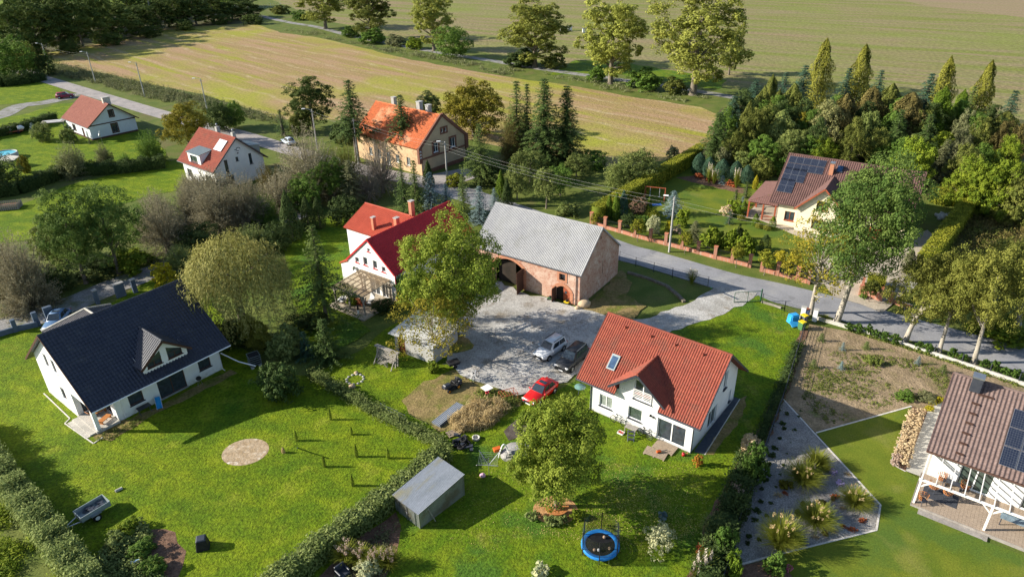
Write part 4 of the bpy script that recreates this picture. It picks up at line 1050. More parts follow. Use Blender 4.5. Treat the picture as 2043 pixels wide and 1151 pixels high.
fr = mb.build('front_gable_roof', MT['browntile'], H_)
f = MB()
for s in (-1, 1): f.bar((cm + s * hw, cyf - .52, 3.4), (cm, cyf - .52, cr_ - .05), .05, .2)
f.build('bargeboard', MT['redwood'], fr)
# solar panels
a = math.atan2(zr - ze, Wd / 2); mr = Matrix.Rotation(a, 3, 'X')
def panel(par, x, y, w, h, ze, W__, sl__, mr):
 z = ze + (y + W__ / 2) * sl__
 f = MB(); f.box((x, y, z + .15), (w, h, .05), mtx=mr); p = f.build('solar_panel', MT['steel'], par)
 f = MB(); n = mr @ Vector((0, 0, .03)); f.box(Vector((x, y, z + .15)) + n, (w - .06, h - .06, .006), mtx=mr); f.build('cells', MT['solar'], p)
for cols, ys in ((5, (-1.15, -2.35)), (3, (-3.05, -4.2)), (2, (-4.95, -6.05))):
 for y in ys:
  for k in range(cols): panel(H_, -8.38 + k * 1.045, y + .0, 1.02, 1.3, ze, Wd, sl_, mr)
f = MB(); f.box((-2.6, -2.3, 7.8), (.55, .7, 1.8)); c = f.build('chimney', MT['redbrick'], H_); MB().box((-2.6, -2.3, 8.78), (.65, .8, .16)).build('chimney_cap', MT['steel'], c)
f = MB(); f.box((-1.6, -1.6, ze + (Wd / 2 - 1.6) * sl_ + .14), (.85, 1.3, .14), mtx=mr); s_ = f.build('roof_window', MT['anth'], H_)
f = MB(); f.box((-1.6, -1.6, ze + (Wd / 2 - 1.6) * sl_ + .215), (.62, 1.05, .02), mtx=mr); f.build('pane', glassmat('blue_pane', (.04, .10, .22)), s_)
# veranda roof on the left end
mb = MB(); vz, vt = 2.75, 4.4
vx0, vy0, vy1 = -12.6, -7.6, 2.6
roofplane(mb, (vx0, vy1, vz), (0, -1, 0), (4.6, 0, vt - vz), (-(vt - vz), 0, 4.6), vy1 - vy0, math.hypot(4.6, vt - vz), pu=.3, au=.02, pv=.25, av=.02, keep=lambda u, v: u < (vy1 - vy0) - v * .55 and u > v * .55)
roofplane(mb, (vx0, vy0, vz), (1, 0, 0), (0, 2.7, vt - vz), (0, -(vt - vz), 2.7), 5.0, math.hypot(2.7, vt - vz), pu=.3, au=.02, pv=.25, av=.02, keep=lambda u, v: u > v * 1.45)
vr = mb.build('veranda_roof', MT['shingle'], H_)
f = MB()
for x, y in ((-12.3, -7.3), (-12.3, -2.6), (-12.3, 2.3), (-10.2, -7.3), (-8.4, -7.5)): f.box((x, y, vz / 2), (.22, .22, vz))
f.bar((-12.3, -7.3, vz - .1), (-12.3, 2.3, vz - .1), .14, .2).bar((-12.3, -7.3, vz - .102), (-8.2, -7.3, vz - .102), .14, .2)
f.bar((-12.3, -7.3, .9), (-12.3, -3, .9), .06, .1).bar((-10.2, -7.3, .9), (-8.4, -7.4, .9), .06, .1)
for k in range(12): f.box((-10.2 + k * .16, -7.35, .45), (.04, .04, .9))
f.build('veranda_post', MT['redwood'], H_)
MB().box((-10.3, -2.5, .07), (4.6, 10.2, .14)).build('veranda_floor', G['beige'], H_)
# ---- I: brown-roofed house bottom right with pergola terrace
I_ = house('bungalow', 'white bungalow with brown ribbed roof, solar panels and a pergola over its deck', 32.77, 42.59, -37.5)
hw = 6.3; ze, zr = 3.0, 6.9
LI = 15.0
def I_roof():
 a = math.atan2(zr - ze, hw); sl = math.hypot(hw, zr - ze)
 mb = MB()
 roofplane(mb, (0, 0, ze), (1, 0, 0), (0, hw, zr - ze), (0, -(zr - ze), hw), LI, sl, pu=.30, au=.07, pv=.36, av=.03, nper=6)
 roofplane(mb, (LI, 2 * hw, ze), (-1, 0, 0), (0, -hw, zr - ze), (0, (zr - ze), hw), LI, sl, pu=.30, au=.07, pv=.36, av=.03, nper=6)
 return mb.build('roof', MT['browntile2'], I_)
MT['browntile2'] = mat('cocoa_tile', (.19, .135, .12), (.155, .11, .10), 1.2, rough=.65, fine=.25, fscale=6)
ri = I_roof()
f = MB()
for i in range(30): f.tube([(LI * i / 30, hw, zr), (LI * (i + 1) / 30 + .02, hw, zr)], [.13, .11], 8)
f.build('ridge_cap', MT['browntile2'], ri)
f = MB()
f.bar((-.02, 0, ze - .1), (-.02, hw, zr - .1), .04, .2).bar((-.02, 2 * hw, ze - .1), (-.02, hw, zr - .1), .04, .2); f.build('bargeboard', MT['browntile'], ri)
f = MB(); f.tube([(0, -.06, ze - .06), (LI, -.06, ze - .06)], .08, 8); f.build('gutter', MT['dkwood'], ri)
x0, x1, y0, y1 = .5, 14.5, .7, 11.9
zw = ze + .7 * (zr - ze) / hw - .15
io = [(2.0, .25, 4.3, 2.3), (6.3, .25, 8.2, 2.3), (10.4, .9, 12, 2.2)]
mb = MB()
wall(mb, (x0, y0), (x1, y0), [(0, zw), (14, zw)], io); wall(mb, (x1, y0), (x1, y1), [(0, zw), (5.6, zr - .2), (11.2, zw)])
wall(mb, (x1, y1), (x0, y1), [(0, zw), (14, zw)]); wall(mb, (x0, y1), (x0, y0), [(0, zw), (5.6, zr - .2), (11.2, zw)], [(3, 1, 4.5, 2.3)])
mb.build('wall', MT['white'], I_)
for i, op in enumerate(io): window(I_, (x0, y0), (x1, y0), op, pane='glass_green', bars=1, name='sliding_door' if i < 2 else 'window', sill=None if i < 2 else 'anth', fw_=.1)
window(I_, (x0, y1), (x0, y0), (3, 1, 4.5, 2.3))
a = math.atan2(zr - ze, hw); mr = Matrix.Rotation(a, 3, 'X'); sl_ = (zr - ze) / hw
for r in range(3):
 for k in range(4):
  x, y = 5.15 + k * 1.1, 1.35 + r * 1.42
  z = ze + y * sl_
  f = MB(); f.box((x, y, z + .17), (1.06, 1.62, .05), mtx=mr); p = f.build('solar_panel', MT['steel'], I_)
  f = MB(); f.box(Vector((x, y, z + .17)) + mr @ Vector((0, 0, .03)), (1.0, 1.56, .006), mtx=mr); f.build('cells', MT['solar'], p)
f = MB(); f.box((1.75, 5.55, 7.0), (.75, .8, 1.3)); c = f.build('chimney', MT['anth'], I_); f = MB(); f.box((1.75, 5.55, 7.7), (.85, .9, .12)); f.build('chimney_cap', MT['steel'], c)
for k in range(7):
 y = .45 + k * .78
 f = MB(); z = ze + y * sl_
 f.box((2.1 - (k == 6) * -.5, y, z + .16), (.55 if k < 6 else 1.1, .25, .04)); f.bar((1.9, y + .1, z + .02), (1.9, y, z + .15), .03).bar((2.3, y + .1, z + .02), (2.3, y, z + .15), .03)
 f.build('roof_step', MT['dkwood'], I_)
# deck, steps, pergola
f = MB()
nb = 60
for i in range(nb): f.box((.15 + i * .24 + .12, -1.45, .2), (.232, 4.3, .1))
f.build('deck', MT['wood'], I_)
f = MB(); f.bar((.1, -3.62, .14), (14.6, -3.62, .14), .06, .26).bar((.12, -3.6, .142), (.12, .7, .142), .06, .26); f.build('deck_edge', MT['greywood'], I_)
f = MB(); f.box((3.0, -3.95, .06), (4.6, .6, .12)).box((3.0, -4.5, .03), (4.6, .5, .06)); f.build('deck_step', MT['greywood'], I_)
f = MB(); zt_ = 2.5
for x in (.25, 4.95, 9.8, 14.4): f.box((x, -3.3, .24 + (zt_ - .24) / 2), (.15, .15, zt_ - .24))
f.bar((.1, -3.3, zt_ + .09), (14.6, -3.3, zt_ + .09), .1, .18)
for x in (.25, 4.95, 9.8):
 f.bar((x, -3.3, zt_ - .6), (x + .6, -3.3, zt_), .09).bar((x, -3.3, zt_ - .6), (x - .6 if x > 1 else x, -3.3 if x > 1 else -2.7, zt_), .09)
for i in range(16): f.bar((.28 + i * .94, -3.4, zt_ + .2), (.28 + i * .94, .1, 2.78), .06, .12)
f.bar((.26, -3.3, zt_ - .02), (.26, .6, 2.6), .1, .16)
f.build('pergola', MT['whitewood'], I_)
# ---- sheet metal garage
K_ = thing('metal_shed', 'grey corrugated sheet metal garage standing on the lawn by the hedge', 'shed', P(834.8, 1054))
h0, h1 = 1.65, 2.25
p00, p10, p01 = P(834.8, 1023.7, h0), P(923.7, 946.1, h1), P(780.5, 990.4, h0)
K_.location = (p00.x, p00.y, 0)
ux = (p10 - p00); Lx = ux.xy.length; Wy = (p01 - p00).xy.length
K_.rotation_euler = (0, 0, math.atan2(ux.y, ux.x))
mb = MB()
for o, u, v in (((0, 0, 0), (1, 0, 0), Lx), ((Lx, 0, 0), (0, 1, 0), Wy), ((Lx, Wy, 0), (-1, 0, 0), Lx), ((0, Wy, 0), (0, -1, 0), Wy)):
 u = Vector(u); n = Vector((u.y, -u.x, 0))
 roofplane(mb, o, u, (0, 0, 1), n, v, 1.0, pu=.14, au=.025, kind='trap', th=0)
mb.v = [(x, y, z * (h0 + (h1 - h0) * x / Lx)) for x, y, z in mb.v]
mb.build('wall', MT['galvwall'], K_)
mb = MB(); roofplane(mb, (-.12, Wy + .1, h0), (0, -1, 0), (Lx + .24, 0, h1 - h0), (-(h1 - h0), 0, Lx), Wy + .2, Lx + .25, pu=.11, au=.03, th=.03, nper=5)
mb.build('roof', MT['galv'], K_)
mb = MB()
for y in (.45, 1.4, 2.35): mb.bar((-.05, y, 0), (-.05, y, 1.5), .05)
mb.bar((-.05, .45, 1.5), (-.05, 2.35, 1.5), .05).bar((-.05, 1.3, .8), (-.09, 1.5, .8), .05)
mb.build('door_frame', MT['steel'], K_)
f = MB(); f.bar((0, -.02, 0), (0, -.02, h0), .06).bar((Lx, -.02, 0), (Lx, -.02, h1), .06); f.build('corner_strip', MT['steel'], K_)
f = MB(); f.bar((1.3, -.35, 0), (.9, -.04, 1.5), .05); f.build('prop', MT['greywood'], K_)
# ---- white roofed shed under the trees in the yard
S_ = thing('yard_shed', 'low yard shed with white sheet roof behind the thin yellow tree', 'shed', P(800, 722))
q0, q1 = P(783, 668, 2.4), P(860, 690, 2.4)
S_.location = (P(790, 700).x, P(790, 700).y, 0)
S_.rotation_euler = (0, 0, R(-33))
mb = MB(); wall(mb, (0, 0), (5.2, 0), [(0, 2.3), (5.2, 2.3)], [(.4, .05, 1.4, 2.0)]); wall(mb, (5.2, 0), (5.2, 4.2), [(0, 2.3), (4.2, 2.6)]); wall(mb, (5.2, 4.2), (0, 4.2), [(0, 2.6), (5.2, 2.6)]); wall(mb, (0, 4.2), (0, 0), [(0, 2.6), (4.2, 2.3)])
mb.build('wall', MT['concrete'], S_)
window(S_, (0, 0), (5.2, 0), (.4, .05, 1.4, 2.0), frame='dkwood', pane='redwood', bars=0, name='door', sill=None)
mb = MB(); roofplane(mb, (-.4, -.5, 2.36), (1, 0, 0), (0, 5.2, .36), (0, -.36, 5.2), 6.0, 5.2, pu=.18, au=.03, th=.04); mb.build('roof', MT['white_metal'], S_)
# ---- pergola at the farmhouse gable
def local(h, u, v, w=0): return h.matrix_basis @ Vector((u, v, w))
Pg = thing('glazed_pergola', 'grey wooden pergola with tinted roof panes over the terrace', 'pergola', (-12.7, 82.1, 0), R(53.8))
f = MB()
xf, xb, ya, yb = -12.0, -7.7, -3.2, 1.7
for x, y in ((xf, ya), (xf, yb), (xb, ya), (xb, yb), (xf, -.75)):
 f.box((x, y, 1.2), (.16, .16, 2.4))
 for dx, dy in ((.5, 0), (0, .5), (0, -.5)): f.bar((x, y, 1.75), (x + (dx if x < -9 else -dx), y + dy, 2.35), .09)
for x, z in ((xf, 2.45), (xb, 2.75)): f.bar((x, ya - .2, z), (x, yb + .2, z), .12, .18)
f.build('frame', MT['greywood'], Pg)
f = MB()
for i in range(7): y = ya + (yb - ya) * i / 6; f.bar((xf - .2, y, 2.56), (xb + .15, y, 2.88), .07, .1)
for i in range(1, 4): x = xf + (xb - xf) * i / 4; f.bar((x, ya, 2.585 + .32 * i / 4), (x, yb, 2.585 + .32 * i / 4), .05, .08)
f.build('rafter', MT['greywood'], Pg)
def tinted(name, c, al):
 m, nt, b = _new(name)
 tr = nt.nodes.new('ShaderNodeBsdfTransparent'); mx = nt.nodes.new('ShaderNodeMixShader'); mx.inputs[0].default_value = al
 tr.inputs[0].default_value = (.8, .7, .55, 1)
 b.inputs['Base Color'].default_value = rgba(c); b.inputs['Roughness'].default_value = .2
 nt.links.new(tr.outputs[0], mx.inputs[1]); nt.links.new(b.outputs[0], mx.inputs[2]); nt.links.new(mx.outputs[0], nt.nodes['Material Output'].inputs[0])
 return m
f = MB(); f.add([(xf - .25, ya - .15, 2.63), (xf - .25, yb + .15, 2.63), (xb + .15, yb + .15, 2.96), (xb + .15, ya - .15, 2.96)], [(0, 3, 2, 1)])
f.build('roof_pane', tinted('tinted_pane', (.25, .19, .13), .45), Pg)
tr_ = MB(); tr_.add([local(D, *p) for p in ((-12.9, -3.9, 0), (-12.9, 2.3, 0), (-7.5, 2.3, 0), (-7.5, -3.9, 0), (-12.9, -3.9, .2), (-12.9, 2.3, .2), (-7.5, 2.3, .2), (-7.5, -3.9, .2))], [(4, 7, 6, 5), (0, 1, 5, 4), (3, 0, 4, 7), (1, 2, 6, 5)])
o = tr_.build('terrace', G['beige']); o['kind'] = 'structure'
# small lean-to with light panels beside the cottage, and a low roof by the pool
f = thing('garden_shelter', 'small flat shelter roofed with pale panels beside the pale cottage', 'shelter', P(112, 262), R(20))
MB().box((0, 0, 2.2), (4.6, 2.8, .1)).build('roof', MT['greywood'], f)
mb = MB()
for k in (-1, 1): mb.box((0, k * .62, 2.27), (3.6, .7, .04))
mb.build('roof_panel', MT['white_metal'], f)
mb = MB()
for x in (-2.1, 2.1):
 for y in (-1.2, 1.2): mb.box((x, y, 1.1), (.12, .12, 2.2))
mb.build('post', MT['greywood'], f)
f = thing('garden_shelter', 'low sloping board roof beside the round pool', 'shelter', P(25, 332), R(-20))
MB().box((0, 0, 1.6), (3.4, 2.0, .08), mtx=Matrix.Rotation(.2, 3, 'X')).build('roof', MT['stone'], f)
mb = MB()
for x in (-1.5, 1.5):
 for y in (-.8, .8): mb.box((x, y, .75), (.1, .1, 1.5))
mb.build('post', MT['greywood'], f)
# ------------------------------------------------------------------ vegetation generators (many leaf-sized faces)
FO = {}
def fo(n, a, b, **k): FO[n] = foliage(n, a, b, **k)
fo('ash_leaf', (0.102, 0.156, 0.017), (0.324, 0.372, 0.054)); fo('ash_dark', (0.072, 0.137, 0.029), (0.195, 0.260, 0.058))
fo('poplar_leaf', (0.171, 0.193, 0.033), (0.396, 0.407, 0.088)); fo('linden_leaf', (0.115, 0.132, 0.025), (0.310, 0.305, 0.063)); fo('walnut_leaf', (0.165, 0.159, 0.021), (0.425, 0.342, 0.038))
fo('wood_leaf', (0.049, 0.084, 0.020), (0.142, 0.176, 0.041)); fo('olive_leaf', (0.090, 0.114, 0.024), (0.228, 0.234, 0.050)); fo('brown_leaf', (.095, .085, .03), (.22, .175, .055))
fo('autumn_leaf', (.12, .115, .014), (.30, .25, .03)); fo('lime_leaf', (.11, .175, .016), (.31, .36, .035)); fo('yellow_leaf', (0.283, 0.260, 0.019), (0.590, 0.496, 0.028))
fo('green_leaf', (0.072, 0.135, 0.023), (0.176, 0.271, 0.045)); fo('grey_leaf', (0.127, 0.142, 0.062), (0.269, 0.269, 0.131)); fo('apple_leaf', (0.108, 0.149, 0.038), (0.271, 0.299, 0.087))
fo('willow_leaf', (.20, .20, .04), (.56, .52, .19)); fo('dry_twig', (0.170, 0.145, 0.115), (0.340, 0.290, 0.230), var=.25); fo('twig_leaf', (.165, .15, .085), (.37, .33, .22))
fo('spruce_needle', (0.031, 0.066, 0.019), (0.102, 0.144, 0.036), transl=.12); fo('fir_needle', (0.026, 0.062, 0.036), (0.078, 0.138, 0.084), transl=.12); fo('blue_needle', (0.088, 0.143, 0.143), (0.242, 0.319, 0.308), transl=.12)
fo('light_needle', (0.063, 0.101, 0.025), (0.164, 0.215, 0.051), transl=.15); fo('gold_needle', (.12, .125, .016), (.27, .26, .045), transl=.15); fo('thuja_needle', (0.061, 0.110, 0.011), (0.165, 0.231, 0.022), transl=.15)
fo('hedge_leaf', (.12, .15, .016), (.42, .40, .045)); fo('hedge_dark', (0.037, 0.062, 0.018), (0.094, 0.131, 0.037)); fo('privet_leaf', (0.106, 0.147, 0.038), (0.319, 0.366, 0.123))
fo('tuft_green', (0.118, 0.153, 0.019), (0.307, 0.319, 0.047)); fo('tuft_dry', (.36, .26, .11), (.64, .50, .27)); fo('plume', (0.500, 0.420, 0.320), (0.780, 0.700, 0.600), var=.15); fo('plume_pink', (0.380, 0.270, 0.200), (0.580, 0.460, 0.380))
fo('hydrangea', (0.520, 0.380, 0.220), (0.800, 0.680, 0.460), var=.2); fo('red_leaf', (0.260, 0.065, 0.028), (0.496, 0.153, 0.057)); fo('plum_leaf', (0.189, 0.118, 0.080), (0.354, 0.236, 0.151)); fo('aster', (0.500, 0.380, 0.620), (0.720, 0.600, 0.800)); fo('variegated', (0.300, 0.340, 0.200), (0.660, 0.620, 0.340)); fo('orange_leaf', (0.450, 0.170, 0.040), (0.680, 0.360, 0.050)); fo('pink_flower', (0.500, 0.100, 0.220), (0.720, 0.280, 0.400)); fo('weed', (0.100, 0.136, 0.028), (0.236, 0.260, 0.057)); fo('laurel', (0.041, 0.088, 0.015), (0.130, 0.212, 0.038)); fo('litter', (0.100, 0.065, 0.040), (0.200, 0.130, 0.080)); fo('fallen', (0.420, 0.360, 0.100), (0.660, 0.560, 0.220)); fo('birch_leaf', (0.201, 0.212, 0.076), (0.401, 0.378, 0.160))
def unit(a): return a / (np.linalg.norm(a, axis=-1, keepdims=True) + 1e-9)
def leaves(c, n, size, aspect=.62, rng=None, longdir=None):
 """kite-shaped leaves at points c with normals n"""
 N = len(c)
 n = unit(n)
 if longdir is None: longdir = rng.normal(size=(N, 3))
 t = longdir - n * (longdir * n).sum(1, keepdims=True)
 t = unit(t); b = np.cross(n, t)
 s = np.asarray(size).reshape(-1, 1) if hasattr(size, '__len__') else np.full((N, 1), size)
 s = s * rng.uniform(.75, 1.25, (N, 1))
 v = np.stack([c - t * s * .5, c + b * s * .5 * aspect - t * s * .05, c + t * s * .5, c - b * s * .5 * aspect - t * s * .05], 1)
 return v.reshape(-1, 3)
def leafmesh(name, parts, mt):
 v = np.concatenate([p[0] for p in parts]); ti = np.concatenate([np.repeat(p[1], 4) for p in parts])
 q = np.arange(len(v)).reshape(-1, 4)
 return npmesh(name, v, q, np.clip(ti, 0, 1), mt)
def crown(seed, H, Wd, base, nl=28, nc=14, nv=36, ls=.28, spread=.66, lr=.34, up=.3, egg=.25, jz=1.0, low=.0, gap=0, aspect=.66):
 """points of a lumpy crown: limbs carry lobes, lobes carry clumps, clumps carry leaves"""
 rng = np.random.default_rng(seed)
 Rr, rz, cz = Wd / 2, (H - base) / 2, (H + base) / 2
 i = np.arange(nl) + .5
 ph = np.arccos(1 - 2 * i / nl) ; th = PI * (1 + 5 ** .5) * i + rng.uniform(0, 6)
 d = np.stack([np.cos(th) * np.sin(ph), np.sin(th) * np.sin(ph), np.cos(ph)], 1) + rng.normal(size=(nl, 3)) * .16
 d = unit(d)
 rr = spread * rng.uniform(.72, 1.22, nl); rr[::4] *= .55
 hor = Rr * rr * (1 - egg * d[:, 2])
 L = np.stack([d[:, 0] * hor, d[:, 1] * hor, cz + d[:, 2] * rz * rr * 1.12], 1)
 Lr = lr * Rr * rng.uniform(.7, 1.3, nl)
 P_, N_, T_ = [], [], []
 for k in range(nl):
  if gap and rng.random() < gap: continue
  m = nc
  e = unit(rng.normal(size=(m, 3)) + d[k] * .55 + np.array([0, 0, up]))
  cc = L[k] + e * Lr[k] * rng.uniform(.55, 1.05, (m, 1)) * np.array([1, 1, jz])
  tl = rng.uniform(-.16, .16)
  for j in range(m):
   q = unit(rng.normal(size=(nv, 3)) + e[j] * .7 + np.array([0, 0, .25]))
   P_.append(cc[j] + q * Lr[k] * .42 * rng.uniform(.45, 1.1, (nv, 1)) * np.array([1, 1, .8 * jz])); N_.append(q + rng.normal(size=(nv, 3)) * .32 + np.array([0, 0, up * .6]))
   T_.append(np.full(nv, .42 + tl + rng.uniform(-.26, .26)) + rng.uniform(-.14, .14, nv))
 p = np.concatenate(P_); n = np.concatenate(N_); t = np.concatenate(T_)
 k = p[:, 2] > low
 p, n, t = p[k], n[k], t[k]
 return (leaves(p, n, ls, aspect, rng), t), L
def trunk_mb(H, base, r, L, rng, lean=(0, 0), nlimb=9, twist=.15, top=.75):
 mb = MB()
 n = 6
 pts = [Vector((lean[0] * (i / n) ** 1.1 + rng.uniform(-twist, twist) * (i > 0) * .5, lean[1] * (i / n) + rng.uniform(-twist, twist) * (i > 0) * .5, H * top * i / n)) for i in range(n + 1)]
 pts.insert(1, pts[0].lerp(pts[1], .18))
 rad = [r * 1.45, r * 1.08] + [r * (1 - .82 * i / n) for i in range(1, n + 1)]
 mb.tube(pts, rad, 9)
 idx = list(range(len(L))); rng.shuffle(idx)
 for k in idx[:nlimb]:
  e = Vector(L[k])
  t = min(.95, max(.25, (e.z * .62) / (H * top)))
  q = t * n; i = min(n - 1, int(q)); s = pts[i + 1].lerp(pts[min(i + 2, n)], q - i)
  m_ = s.lerp(e, .5) + Vector((0, 0, -.04 * (e - s).length))
  r0 = max(.05, r * (1 - .75 * t) * .55)
  mb.tube([s, m_, e], [r0, r0 * .6, r0 * .22], 6)
 return mb
TREES = {}
def broad(key, H, Wd, base, seed, leaf, bark='bark', r=.28, limbs=9, lean=(0, 0), **k):
 part, L = crown(seed, H, Wd, base, **k)
 if lean != (0, 0):
  z = np.clip(part[0][:, 2:3] / H, 0, 1); part[0][:, 0:1] += lean[0] * z; part[0][:, 1:2] += lean[1] * z
  L = L + np.array([lean[0], lean[1], 0]) * (L[:, 2:3] / H)
 cm = leafmesh('crown', [part], FO[leaf])
 tm = trunk_mb(H, base, r, [tuple(x) for x in L], random.Random(seed), lean, limbs).mesh('trunk')
 tm.materials.append(MT[bark])
 TREES[key] = (cm, tm, H, Wd)
def conifer(key, H, Wd, base, seed, leaf, levels=24, nb=9, droop=.28, ls=.42, dens=3, shape=.72, sparse=0, ragged=.25, r=.16, aspect=.42):
 rng = np.random.default_rng(seed)
 P_, N_, D_, T_ = [], [], [], []
 for i in range(levels):
  t = (i / levels) ** .93
  z0 = base + (H - base) * t
  rad = Wd / 2 * max(.03, (1 - t)) ** shape * rng.uniform(1 - ragged, 1.12)
  m = max(4, int(nb * (1 - .45 * t)))
  a0 = rng.uniform(0, 6)
  for b in range(m):
   if sparse and rng.random() < sparse: continue
   a = a0 + 2 * PI * b / m + rng.normal() * .18
   Rb = rad * rng.uniform(1 - ragged, 1.1)
   ns = max(2, int(Rb / .24))
   s = (np.arange(ns) + .6) / ns
   up = .35 * max(0, t - .6)
   x = np.stack([np.cos(a) * Rb * s, np.sin(a) * Rb * s, z0 - droop * Rb * s ** 1.3 + up * Rb * s], 1)
   for q in range(dens):
    side = (q - (dens - 1) / 2) * .75 + rng.normal(size=ns) * .25
    dd = np.stack([np.cos(a + side), np.sin(a + side), np.full(ns, -droop * .9 + up) + rng.normal(size=ns) * .15], 1)
    off = dd * (ls * .35)
    P_.append(x + off + rng.normal(size=(ns, 3)) * .07)
    nn = np.stack([np.cos(a) * .35 + rng.normal(size=ns) * .35, np.sin(a) * .35 + rng.normal(size=ns) * .35, np.full(ns, .8)], 1)
    N_.append(nn); D_.append(dd)
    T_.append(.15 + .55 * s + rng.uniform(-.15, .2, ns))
 p = np.concatenate(P_)
 v = leaves(p, np.concatenate(N_), ls, aspect, rng, np.concatenate(D_))
 cm = leafmesh('crown', [(v, np.concatenate(T_))], FO[leaf])
 mb = MB().tube([(0, 0, 0), (0, 0, H * .5), (0, 0, H * .97)], [r * 1.2, r * .7, .03], 7)
 tm = mb.mesh('trunk'); tm.materials.append(MT['bark'])
 TREES[key] = (cm, tm, H, Wd)
def column(key, H, Wd, base, seed, leaf, n=4200, prof='egg', ls=.26, lump=.14, upw=1.0, aspect=.4, r=.12, trunk=True, deep=.32):
 """dense fastigiate or clipped crown: upright sprays over an uneven shell"""
 rng = np.random.default_rng(seed)
 t = rng.uniform(0, 1, n) ** .85; a = rng.uniform(0, 2 * PI, n)
 if prof == 'egg': f = np.sin(PI * np.clip(t * .92 + .08, 0, 1) ** .75) ** .62
 elif prof == 'cone': f = (1 - t) ** .8 * np.minimum(1, .55 + t * 4)
 elif prof == 'flame': f = np.minimum(1, .62 + t * 2.2) * (1 - t ** 2.2) ** .8
 elif prof == 'ball': f = np.sqrt(np.clip(1 - (2 * t - 1) ** 2, 0, 1))
 else: f = np.minimum(1, .85 + t) * (1 - t ** 6)
 lm = 1 + lump * (np.sin(a * 3 + t * 7 + seed) + np.sin(a * 5 - t * 11 + 2 * seed) * .7 + np.sin(t * 23 + a * 2)) / 1.6
 rad = Wd / 2 * f * lm * (1 - deep * rng.uniform(0, 1, n) ** 2.2)
 z = base + (H - base) * t + rng.normal(size=n) * .06
 p = np.stack([np.cos(a) * rad, np.sin(a) * rad, z], 1)
 out = np.stack([np.cos(a), np.sin(a), np.zeros(n)], 1)
 nz = (2 * t - 1) if prof == 'ball' else (t - .2)
 N_ = out + rng.normal(size=(n, 3)) * .45 + np.array([0, 0, 1]) * (nz[:, None] * .8 + .15)
 D_ = out * .35 + np.array([0, 0, upw]) + rng.normal(size=(n, 3)) * .35
 T_ = .3 + .35 * (lm - 1) / max(lump, .01) * .5 + rng.uniform(-.15, .35, n)
 cm = leafmesh('crown' if trunk else 'foliage', [(leaves(p, N_, ls, aspect, rng, D_), T_)], FO[leaf])
 mb = MB().tube([(0, 0, 0), (0, 0, base + (H - base) * .6)], [r * 1.1, r * .5], 7)
 tm = mb.mesh('trunk'); tm.materials.append(MT['bark'])
 TREES[key] = (cm, tm if trunk else None, H, Wd)
def bush(key, H, Wd, seed, leaf, nl=16, nc=12, nv=24, ls=.22, spread=.6, lr=.42, **k):
 part, L = crown(seed, H, Wd, -.1 * H, nl, nc, nv, ls, spread, lr, low=.02, egg=.1, **k)
 TREES[key] = (leafmesh('foliage', [part], FO[leaf]), None, H, Wd)
def twiggy(key, H, Wd, seed, leaf='twig_leaf', ntw=420, nleaf=5200, base=.6, pollard=0.0, ls=.17, r=.22):
 """bare-looking crown: fans of thin twigs and few small leaves"""
 rng = np.random.default_rng(seed)
 vs, qs = [], []
 tips = []
 c0 = np.array([0, 0, base + pollard])
 for i in range(ntw):
  d = unit(rng.normal(size=3) * np.array([1, 1, .7]) + np.array([0, 0, .55]))
  ln = rng.uniform(.65, 1.0)
  e = c0 + d * np.array([Wd / 2, Wd / 2, (H - c0[2])]) * ln
  s = c0 + d * rng.uniform(0, .35) * np.array([Wd / 2, Wd / 2, (H - c0[2]) * .6]) + rng.normal(size=3) * .15
  m1 = s + (e - s) * .5 + rng.normal(size=3) * .2 + np.array([0, 0, .12 * H * .3])
  w = np.cross(e - s, rng.normal(size=3)); w = unit(w) * rng.uniform(.018, .035)
  k = len(vs)
  vs += [s - w, s + w, m1 + w * .8, m1 - w * .8, e + w * .35, e - w * .35]
  qs += [(k, k + 1, k + 2, k + 3), (k + 3, k + 2, k + 4, k + 5)]
  tips.append((s, m1, e))
 tp = np.array(tips)
 j = rng.integers(0, ntw, nleaf); q = rng.uniform(.25, 1.03, nleaf)[:, None]
 p = np.where(q < .5, tp[j, 0] + (tp[j, 1] - tp[j, 0]) * q * 2, tp[j, 1] + (tp[j, 2] - tp[j, 1]) * (q - .5) * 2) + rng.normal(size=(nleaf, 3)) * .14
 p[:, 2] = np.maximum(p[:, 2], .08)
 lv = leaves(p, rng.normal(size=(nleaf, 3)) + np.array([0, 0, .6]), ls, .5, rng)
 nt_ = len(vs)
 v = np.concatenate([np.array(vs), lv]); qq = np.concatenate([np.array(qs), np.arange(len(lv)).reshape(-1, 4) + nt_])
 ti = np.concatenate([np.full(nt_, .55), np.repeat(.25 + .5 * rng.random(nleaf), 4)])
 cm = npmesh('crown', v, qq, ti, FO[leaf])
 mb = MB().tube([(0, 0, 0), (.05, 0, c0[2] * .6), (0, .05, c0[2] + .3)], [r * 1.3, r, r * 1.15], 8)
 for i in range(0, ntw, max(1, ntw // 12)): mb.tube([(0, 0, c0[2] * .9), tips[i][1], tips[i][2]], [r * .4, .05, .02], 5)
 tm = mb.mesh('trunk'); tm.materials.append(MT['bark'])
 TREES[key] = (cm, tm, H, Wd)
